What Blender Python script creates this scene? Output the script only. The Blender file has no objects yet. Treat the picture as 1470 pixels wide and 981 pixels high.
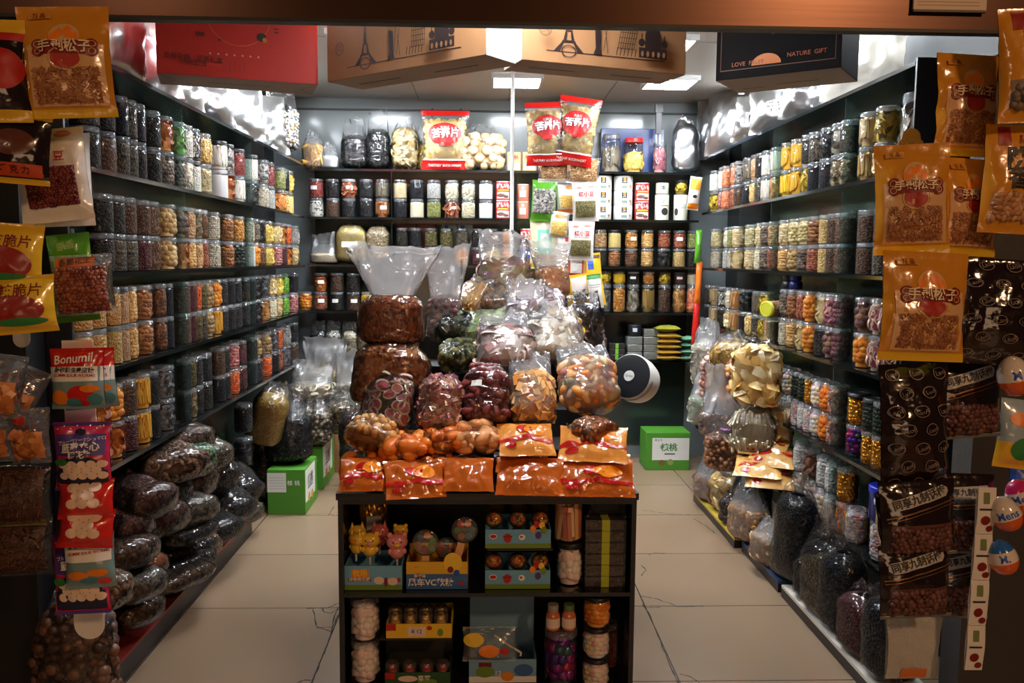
# Dried-goods stall at night: procedural scene, Blender 4.5
import bpy, math, random
import numpy as np
from mathutils import Vector, Matrix, Euler, noise
from mathutils.geometry import tessellate_polygon
random.seed(7)
PI = math.pi
SC = bpy.context.scene
COL = SC.collection

# ------------------------------------------------------------------ camera
FPX, YAW, PITCH, ROLL, CAMH = 1212.44, 0.0322, 0.0987, 0.0082, 1.3782
_f0 = Vector((math.sin(YAW), math.cos(YAW), 0)); _r0 = Vector((math.cos(YAW), -math.sin(YAW), 0)); _u0 = Vector((0, 0, 1))
_fw = _f0 * math.cos(PITCH) - _u0 * math.sin(PITCH)
_up = _u0 * math.cos(PITCH) + _f0 * math.sin(PITCH)
CR = _r0 * math.cos(ROLL) + _up * math.sin(ROLL)
CU = _up * math.cos(ROLL) - _r0 * math.sin(ROLL)
EYE = Vector((0, 0, CAMH))
cam_d = bpy.data.cameras.new('camera'); cam = bpy.data.objects.new('camera', cam_d); COL.objects.link(cam)
cam_d.sensor_width = 36; cam_d.lens = 36 * FPX / 1470; cam_d.clip_start = 0.05
M = Matrix((CR, CU, -_fw)).transposed().to_4x4(); M.translation = EYE
cam.matrix_world = M
SC.camera = cam

def ray(px, py):
    return CR * ((px - 735) / FPX) + CU * ((490.5 - py) / FPX) + _fw
def PY(px, py, Y):      # point of the sight line at depth Y
    d = ray(px, py); return EYE + d * (Y / d.y)
def PXp(px, py, X):     # ... on a plane of constant X
    d = ray(px, py); return EYE + d * (X / d.x)
def PZ(px, py, Z):
    d = ray(px, py); return EYE + d * ((Z - CAMH) / d.z)
def proj(p):
    d = Vector(p) - EYE; w = d.dot(_fw)
    return 735 + FPX * d.dot(CR) / w, 490.5 - FPX * d.dot(CU) / w

# ------------------------------------------------------------------ materials
MATS = {}
def _nt(name):
    m = bpy.data.materials.new(name); m.use_nodes = True
    nt = m.node_tree; nt.nodes.clear()
    return m, nt, nt.nodes, nt.links
def _rgb(c):
    return (c[0], c[1], c[2], 1)
def S(c):               # sRGB 0-255 -> linear
    f = lambda v: (v / 255 / 12.92) if v / 255 <= .04045 else ((v / 255 + .055) / 1.055) ** 2.4
    return tuple(f(v) for v in c)
def pm(name, col, rough=.5, metal=0, coat=0, bump=0, bscale=40, var=0, spec=.5, stretch=None, trans=0):
    if name in MATS: return MATS[name]
    m, nt, N, L = _nt(name)
    o = N.new('ShaderNodeOutputMaterial'); b = N.new('ShaderNodeBsdfPrincipled')
    L.new(b.outputs[0], o.inputs[0])
    b.inputs['Base Color'].default_value = _rgb(col); b.inputs['Roughness'].default_value = rough
    b.inputs['Metallic'].default_value = metal; b.inputs['Coat Weight'].default_value = coat
    b.inputs['Coat Roughness'].default_value = .12
    b.inputs['Specular IOR Level'].default_value = spec
    if bump or var:
        tc = N.new('ShaderNodeTexCoord'); mp = N.new('ShaderNodeMapping'); nz = N.new('ShaderNodeTexNoise')
        L.new(tc.outputs['Object'], mp.inputs[0]); L.new(mp.outputs[0], nz.inputs['Vector'])
        if stretch: mp.inputs['Scale'].default_value = stretch
        nz.inputs['Scale'].default_value = bscale; nz.inputs['Detail'].default_value = 3
        if bump:
            bp = N.new('ShaderNodeBump'); bp.inputs['Strength'].default_value = bump; bp.inputs['Distance'].default_value = .01
            L.new(nz.outputs[0], bp.inputs['Height']); L.new(bp.outputs[0], b.inputs['Normal'])
            if coat: L.new(bp.outputs[0], b.inputs['Coat Normal'])
        if var:
            mx = N.new('ShaderNodeMix'); mx.data_type = 'RGBA'
            mx.inputs[6].default_value = _rgb([c * (1 - var) for c in col]); mx.inputs[7].default_value = _rgb([min(1, c * (1 + var)) for c in col])
            L.new(nz.outputs[0], mx.inputs[0]); L.new(mx.outputs[2], b.inputs['Base Color'])
    MATS[name] = m; return m
def _ramp(N, cols):
    r = N.new('ShaderNodeValToRGB'); e = r.color_ramp.elements
    n = len(cols)
    e[0].position = 0; e[0].color = _rgb(cols[0]); e[1].position = 1; e[1].color = _rgb(cols[-1])
    for i in range(1, n - 1):
        x = e.new(i / (n - 1)); x.color = _rgb(cols[i])
    return r
def grain(name, cols, size, rough=.6, stretch=(1, 1, 1), bump=1.0, coat=0):
    """fine grains: every voronoi cell one grain with its own colour and a rounded bump"""
    key = 'grain ' + name
    if key in MATS: return MATS[key]
    m, nt, N, L = _nt(key)
    o = N.new('ShaderNodeOutputMaterial'); b = N.new('ShaderNodeBsdfPrincipled'); L.new(b.outputs[0], o.inputs[0])
    tc = N.new('ShaderNodeTexCoord'); mp = N.new('ShaderNodeMapping'); mp.inputs['Scale'].default_value = stretch
    v = N.new('ShaderNodeTexVoronoi'); v.inputs['Scale'].default_value = 1 / size
    L.new(tc.outputs['Object'], mp.inputs[0]); L.new(mp.outputs[0], v.inputs['Vector'])
    sp = N.new('ShaderNodeSeparateColor'); L.new(v.outputs['Color'], sp.inputs[0])
    r = _ramp(N, cols); L.new(sp.outputs[0], r.inputs[0]); L.new(r.outputs[0], b.inputs['Base Color'])
    bp = N.new('ShaderNodeBump'); bp.invert = True; bp.inputs['Strength'].default_value = bump; bp.inputs['Distance'].default_value = size * .8
    L.new(v.outputs['Distance'], bp.inputs['Height']); L.new(bp.outputs[0], b.inputs['Normal'])
    b.inputs['Roughness'].default_value = max(rough, .6); b.inputs['Coat Weight'].default_value = coat * .25; b.inputs['Specular IOR Level'].default_value = .18
    MATS[key] = m; return m
def pieces_mat(name, cols, rough=.5, coat=0, metal=0, bump=.3, sss=0):
    """each loose piece its own colour"""
    key = 'pieces ' + name
    if key in MATS: return MATS[key]
    m, nt, N, L = _nt(key)
    o = N.new('ShaderNodeOutputMaterial'); b = N.new('ShaderNodeBsdfPrincipled'); L.new(b.outputs[0], o.inputs[0])
    g = N.new('ShaderNodeNewGeometry'); r = _ramp(N, cols)
    L.new(g.outputs['Random Per Island'], r.inputs[0]); L.new(r.outputs[0], b.inputs['Base Color'])
    if bump:
        tc = N.new('ShaderNodeTexCoord'); nz = N.new('ShaderNodeTexNoise'); nz.inputs['Scale'].default_value = 220
        bp = N.new('ShaderNodeBump'); bp.inputs['Strength'].default_value = bump; bp.inputs['Distance'].default_value = .002
        L.new(tc.outputs['Object'], nz.inputs['Vector']); L.new(nz.outputs[0], bp.inputs['Height']); L.new(bp.outputs[0], b.inputs['Normal'])
    b.inputs['Roughness'].default_value = rough; b.inputs['Coat Weight'].default_value = coat * .5; b.inputs['Metallic'].default_value = metal
    b.inputs['Specular IOR Level'].default_value = .3
    MATS[key] = m; return m
def film(name, haze=.06, tint=(.95, .97, 1), rough=.12, bump=.6, bscale=14, gloss=1.0, clear=(1, 1, 1), stretch=(1, 1, 2.2)):
    """thin clear plastic: see-through, glossy, slightly milky"""
    if name in MATS: return MATS[name]
    m, nt, N, L = _nt(name)
    o = N.new('ShaderNodeOutputMaterial')
    tr = N.new('ShaderNodeBsdfTransparent'); tr.inputs[0].default_value = _rgb(clear)
    gl = N.new('ShaderNodeBsdfGlossy'); gl.inputs['Roughness'].default_value = rough
    d1 = N.new('ShaderNodeBsdfDiffuse'); d1.inputs[0].default_value = _rgb(tint)
    d2 = N.new('ShaderNodeBsdfTranslucent'); d2.inputs[0].default_value = _rgb(tint)
    df = N.new('ShaderNodeMixShader'); df.inputs[0].default_value = .55; L.new(d1.outputs[0], df.inputs[1]); L.new(d2.outputs[0], df.inputs[2])
    lw = N.new('ShaderNodeFresnel'); lw.inputs[0].default_value = 1.45
    if bump:
        tc = N.new('ShaderNodeTexCoord'); mp = N.new('ShaderNodeMapping'); mp.inputs['Scale'].default_value = stretch
        nz = N.new('ShaderNodeTexNoise'); nz.inputs['Scale'].default_value = bscale; nz.inputs['Detail'].default_value = 3.5; nz.inputs['Distortion'].default_value = 1.2
        bp = N.new('ShaderNodeBump'); bp.inputs['Strength'].default_value = bump; bp.inputs['Distance'].default_value = .02
        L.new(tc.outputs['Object'], mp.inputs[0]); L.new(mp.outputs[0], nz.inputs['Vector']); L.new(nz.outputs[0], bp.inputs['Height'])
        L.new(bp.outputs[0], gl.inputs['Normal']); L.new(bp.outputs[0], lw.inputs['Normal'])
    mu = N.new('ShaderNodeMath'); mu.operation = 'MULTIPLY_ADD'; mu.inputs[1].default_value = gloss; mu.inputs[2].default_value = .02; mu.use_clamp = True
    L.new(lw.outputs[0], mu.inputs[0])
    m1 = N.new('ShaderNodeMixShader'); m1.inputs[0].default_value = haze
    L.new(tr.outputs[0], m1.inputs[1]); L.new(df.outputs[0], m1.inputs[2])
    m2 = N.new('ShaderNodeMixShader'); L.new(mu.outputs[0], m2.inputs[0]); L.new(m1.outputs[0], m2.inputs[1]); L.new(gl.outputs[0], m2.inputs[2])
    L.new(m2.outputs[0], o.inputs[0])
    MATS[name] = m; return m
def emit(name, col, strength):
    if name in MATS: return MATS[name]
    m, nt, N, L = _nt(name)
    o = N.new('ShaderNodeOutputMaterial'); e = N.new('ShaderNodeEmission'); e.inputs[0].default_value = _rgb(col); e.inputs[1].default_value = strength
    L.new(e.outputs[0], o.inputs[0]); MATS[name] = m; return m

# ------------------------------------------------------------------ mesh building
def rotm(ax, a): return Matrix.Rotation(a, 4, ax)
class MB:
    def __init__(s): s.v, s.f, s.m, s.sm = [], [], [], []
    def add(s, vs, fs, mi=0, M=None, smooth=True):
        o = len(s.v)
        s.v += [tuple(M @ Vector(p)) for p in vs] if M is not None else [tuple(p) for p in vs]
        s.f += [tuple(i + o for i in f) for f in fs]; s.m += [mi] * len(fs); s.sm += [smooth] * len(fs)
        return s
    def box(s, c, d, mi=0, M=None):
        x, y, z = d[0] / 2, d[1] / 2, d[2] / 2
        vs = [Vector((c[0] + i * x, c[1] + j * y, c[2] + k * z)) for i in (-1, 1) for j in (-1, 1) for k in (-1, 1)]
        return s.add(vs, [(0, 1, 3, 2), (4, 6, 7, 5), (0, 4, 5, 1), (2, 3, 7, 6), (0, 2, 6, 4), (1, 5, 7, 3)], mi, M, False)
    def bbox(s, lo, hi, mi=0, M=None):
        return s.box([(a + b) / 2 for a, b in zip(lo, hi)], [b - a for a, b in zip(lo, hi)], mi, M)
    def lathe(s, prof, n=24, mi=0, M=None, cap0=True, cap1=True, sx=1, sy=1):
        vs, fs = [], []
        for r, z in prof:
            for i in range(n):
                a = 2 * PI * i / n; vs.append((r * sx * math.cos(a), r * sy * math.sin(a), z))
        for j in range(len(prof) - 1):
            for i in range(n):
                k = (i + 1) % n; fs.append((j * n + i, j * n + k, (j + 1) * n + k, (j + 1) * n + i))
        if cap0: fs.append(tuple(range(n))[::-1])
        if cap1: fs.append(tuple((len(prof) - 1) * n + i for i in range(n)))
        return s.add(vs, fs, mi, M)
    def tube(s, pts, r, n=8, mi=0, M=None):
        pts = [Vector(p) for p in pts]; vs, fs = [], []
        for i, p in enumerate(pts):
            t = (pts[min(i + 1, len(pts) - 1)] - pts[max(i - 1, 0)]).normalized()
            a = t.orthogonal().normalized() if i == 0 else (a - t * a.dot(t)).normalized()
            b = t.cross(a); rr = r[i] if isinstance(r, (list, tuple)) else r
            for k in range(n):
                q = 2 * PI * k / n; vs.append(p + (a * math.cos(q) + b * math.sin(q)) * rr)
        for i in range(len(pts) - 1):
            for k in range(n):
                l = (k + 1) % n; fs.append((i * n + k, i * n + l, (i + 1) * n + l, (i + 1) * n + k))
        fs.append(tuple(range(n))[::-1]); fs.append(tuple((len(pts) - 1) * n + k for k in range(n)))
        return s.add(vs, fs, mi, M)
    def fn(s, f, nu, nv, mi=0, M=None, wrap=False):
        vs = [f(i / nu, j / nv) for j in range(nv + 1) for i in range(nu if wrap else nu + 1)]
        w = nu if wrap else nu + 1; fs = []
        for j in range(nv):
            for i in range(nu):
                k = (i + 1) % w if wrap else i + 1
                fs.append((j * w + i, j * w + k, (j + 1) * w + k, (j + 1) * w + i))
        return s.add(vs, fs, mi, M)
    def ball(s, M, mi=0, lo=False):
        vs, fs = ICO0 if lo else ICO1
        return s.add(vs, fs, mi, M)
    def disk(s, r, t, n=12, mi=0, mi2=None, M=None, rim=.25, sx=1):
        """a thin slice with a rim of its own colour (mi) around its flesh (mi2)"""
        mi2 = mi if mi2 is None else mi2; vs = []; fs = []; ms = []
        for (k, z) in ((1, -t / 2), (1, t / 2), (1 - rim, t / 2), (1 - rim, -t / 2)):
            vs += [(r * k * sx * math.cos(2 * PI * i / n), r * k * math.sin(2 * PI * i / n), z) for i in range(n)]
        def ring(a, b, m):
            for i in range(n):
                j = (i + 1) % n; fs.append((a * n + i, a * n + j, b * n + j, b * n + i)); ms.append(m)
        ring(0, 1, mi); ring(1, 2, mi); ring(3, 0, mi)
        fs.append(tuple(2 * n + i for i in range(n))); ms.append(mi2); fs.append(tuple(3 * n + i for i in range(n))[::-1]); ms.append(mi2)
        o = len(s.v); s.v += [tuple(M @ Vector(p)) if M is not None else p for p in vs]
        s.f += [tuple(i + o for i in f) for f in fs]; s.m += ms; s.sm += [False] * len(fs)
        return s
    def mesh(s, name, mats, sharp=50):
        me = bpy.data.meshes.new(name); me.from_pydata(s.v, [], s.f)
        for x in (mats if isinstance(mats, (list, tuple)) else [mats]): me.materials.append(x)
        me.polygons.foreach_set('material_index', s.m); me.polygons.foreach_set('use_smooth', s.sm)
        me.update()
        if sharp: me.set_sharp_from_angle(angle=math.radians(sharp))
        return me
    def build(s, name, mats, parent=None, sharp=50):
        return obj(name, s.mesh(name, mats, sharp), parent)
def _ico(sub):
    t = (1 + 5 ** .5) / 2
    v = [Vector(p).normalized() for p in ((-1, t, 0), (1, t, 0), (-1, -t, 0), (1, -t, 0), (0, -1, t), (0, 1, t), (0, -1, -t), (0, 1, -t), (t, 0, -1), (t, 0, 1), (-t, 0, -1), (-t, 0, 1))]
    f = [(0, 11, 5), (0, 5, 1), (0, 1, 7), (0, 7, 10), (0, 10, 11), (1, 5, 9), (5, 11, 4), (11, 10, 2), (10, 7, 6), (7, 1, 8), (3, 9, 4), (3, 4, 2), (3, 2, 6), (3, 6, 8), (3, 8, 9), (4, 9, 5), (2, 4, 11), (6, 2, 10), (8, 6, 7), (9, 8, 1)]
    for _ in range(sub):
        g, c = [], {}
        def mid(a, b):
            k = (min(a, b), max(a, b))
            if k not in c: v.append(((v[a] + v[b]) / 2).normalized()); c[k] = len(v) - 1
            return c[k]
        for a, b, d in f:
            x, y, z = mid(a, b), mid(b, d), mid(d, a); g += [(a, x, z), (b, y, x), (d, z, y), (x, y, z)]
        f = g
    return v, f
ICO0, ICO1, ICO2 = _ico(0), _ico(1), _ico(2)

def obj(name, me, parent=None, loc=None):
    o = bpy.data.objects.new(name, me); COL.objects.link(o)
    if parent is not None: o.parent = parent
    if loc is not None: o.location = loc
    return o
LABELS = {}
def tag(o, label, cat, group=None, kind=None):
    o['label'] = label; o['category'] = cat
    if group: o['group'] = group
    if kind: o['kind'] = kind
    LABELS.setdefault(label, []).append((o.name, group)); return o
def thing(name, label, cat, loc=(0, 0, 0), rot=(0, 0, 0), group=None, M=None):
    o = bpy.data.objects.new(name, None); COL.objects.link(o); o.empty_display_size = .05
    if M is not None: o.matrix_world = M
    else: o.location = loc; o.rotation_euler = rot
    return tag(o, label, cat, group)
def structure(o): o['kind'] = 'structure'; return o

# ------------------------------------------------------------------ lettering
_TX = {}
def text_geo(body, size, bold=.012):
    k = (body, bold)
    if k not in _TX:
        c = bpy.data.curves.new('t', 'FONT'); c.body = body; c.size = 1; c.align_x = 'CENTER'; c.align_y = 'CENTER'
        c.resolution_u = 2; c.offset = bold; c.fill_mode = 'FRONT'
        o = bpy.data.objects.new('t', c); COL.objects.link(o)
        me = bpy.data.meshes.new_from_object(o.evaluated_get(bpy.context.evaluated_depsgraph_get()))
        _TX[k] = ([(v.co.x, v.co.y) for v in me.vertices], [tuple(p.vertices) for p in me.polygons])
        bpy.data.objects.remove(o); bpy.data.curves.remove(c); bpy.data.meshes.remove(me)
    v, f = _TX[k]
    return [(x * size, y * size) for x, y in v], f
def deco_geo(it):
    """one printed item -> flat points and faces. Items: rect, ell, ring, poly, text"""
    k = it[0]; a = math.radians(it[-1]) if False else 0
    if k == 'rect':
        x0, z0, x1, z1 = it[1:5]; n, mm = 10, 8
        v = [(x0 + (x1 - x0) * i / n, z0 + (z1 - z0) * j / mm) for j in range(mm + 1) for i in range(n + 1)]
        return v, [(j * (n + 1) + i, j * (n + 1) + i + 1, (j + 1) * (n + 1) + i + 1, (j + 1) * (n + 1) + i) for j in range(mm) for i in range(n)]
    if k in ('ell', 'ring'):
        cx, cz, rx, rz = it[1:5]; n = 28; rr = (it[6],) if k == 'ring' else (.66, .33); v = []
        for q in (1.0,) + tuple(rr): v += [(cx + rx * q * math.cos(2 * PI * i / n), cz + rz * q * math.sin(2 * PI * i / n)) for i in range(n)]
        f = [(l * n + i, l * n + (i + 1) % n, (l + 1) * n + (i + 1) % n, (l + 1) * n + i) for l in range(len(rr)) for i in range(n)]
        if k == 'ell':
            v.append((cx, cz)); f += [(2 * n + i, 2 * n + (i + 1) % n, 3 * n) for i in range(n)]
        return v, f
    if k == 'poly':
        v = it[1]; return v, [tuple(range(len(v)))]
    if k == 'text':
        _, body, cx, cz, size, mi, rot = it[:7]; bold = it[7] if len(it) > 7 else .012
        v, f = text_geo(body, size, bold); c, s = math.cos(math.radians(rot)), math.sin(math.radians(rot))
        return [(cx + x * c - z * s, cz + x * s + z * c) for x, z in v], f
def _split(v, f, L):
    """cut faces into triangles with edges shorter than L so that print follows a curved surface"""
    v = list(v); out = []; mid = {}
    def m(a, b):
        k = (a, b) if a < b else (b, a)
        if k not in mid: v.append(((v[a][0] + v[b][0]) / 2, (v[a][1] + v[b][1]) / 2)); mid[k] = len(v) - 1
        return mid[k]
    st = []
    for q in f:
        if len(q) == 3: st.append(q)
        else:
            for t in tessellate_polygon([[Vector((v[i][0], v[i][1], 0)) for i in q]]): st.append(tuple(q[i] for i in t))
    while st:
        a, b, c = st.pop(); e = [((v[p][0] - v[q][0]) ** 2 + (v[p][1] - v[q][1]) ** 2, p, q, r) for p, q, r in ((a, b, c), (b, c, a), (c, a, b))]
        d, p, q, r = max(e)
        if d > L * L: x = m(p, q); st += [(p, x, r), (x, q, r)]
        else: out.append((a, b, c))
    return v, out
def print_on(items, surf, eps=.0012, L=.013, n0=0):
    """printed items laid on the surface surf(x, z) -> (point, outward normal); returns an MB (material index is it[5])"""
    mb = MB()
    for n, it in enumerate(items):
        v, f = deco_geo(it); mi = it[5] if it[0] != 'poly' else it[2]
        if L and it[0] != 'rect': v, f = _split(v, f, L)
        out = []
        for x, z in v:
            p, nn = surf(x, z); out.append(p + nn * (eps + .00022 * (n + n0)))
        mb.add(out, f, mi)
    return mb
def flat(w=0, y=0): return lambda x, z: (Vector((x, y, z)), Vector((0, -1, 0)))

# ------------------------------------------------------------------ pieces of food
def scatter(mb, pts, typ, s, rnd, mi=0, mi2=0):
    """put one piece of food at every (point, normal)"""
    for p, n in pts:
        q = n.to_track_quat('Z', 'Y').to_matrix().to_4x4(); sp = rotm('Z', rnd.uniform(0, 2 * PI))
        T = Matrix.Translation(p) @ q @ sp
        k = s * rnd.uniform(.82, 1.15)
        if typ == 'n': mb.ball(T @ rotm('X', rnd.uniform(-.5, .5)) @ Matrix.Diagonal((k * .68, k * .44, k * .4, 1)), mi)
        elif typ == 'b': mb.ball(T @ Matrix.Diagonal((k * .5, k * .5, k * .48, 1)), mi)
        elif typ == 's': mb.box((0, 0, 0), (k * 1.5, k * .28, k * .28), mi, T @ rotm('Y', rnd.uniform(-.35, .35)))
        elif typ == 'v': mb.box((0, 0, 0), (k * .3, k * 2.6, k * .3), mi, Matrix.Translation(p) @ n.to_track_quat('Z', 'Y').to_matrix().to_4x4() @ rotm('Z', rnd.uniform(-.15, .15)))
        elif typ == 'c': mb.box((0, 0, 0), (k * .8, k * .8, k * .7), mi, T @ rotm('X', rnd.uniform(-.6, .6)))
        elif typ == 'f':
            a = rnd.uniform(-.6, .6)
            mb.fn(lambda u, v: Vector(((u - .5) * k * 1.3, (v - .5) * k * (1 - .5 * abs(u - .5)), math.sin(u * 3 + a) * k * .22 + math.cos(v * 3) * k * .15)), 3, 2, mi, T @ rotm('X', rnd.uniform(-.5, .5)))
        elif typ == 'd': mb.disk(k * .62, k * .16, 10, mi, mi2, T @ rotm('X', rnd.uniform(-.45, .45)) @ rotm('Y', rnd.uniform(-.3, .3)), .24, rnd.uniform(.75, 1))
        elif typ == 'r':
            R = k * .5; mb.tube([(R * math.cos(t), R * math.sin(t), 0) for t in [2 * PI * i / 9 for i in range(10)]], k * .14, 5, mi, T @ rotm('X', rnd.uniform(-.4, .4)))
        elif typ == 'm':                                   # marshmallow
            mb.lathe([(k * .3, -k * .32), (k * .4, -k * .22), (k * .4, k * .22), (k * .3, k * .32)], 9, mi, T @ rotm('X', rnd.uniform(0, 1.6)))
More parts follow.
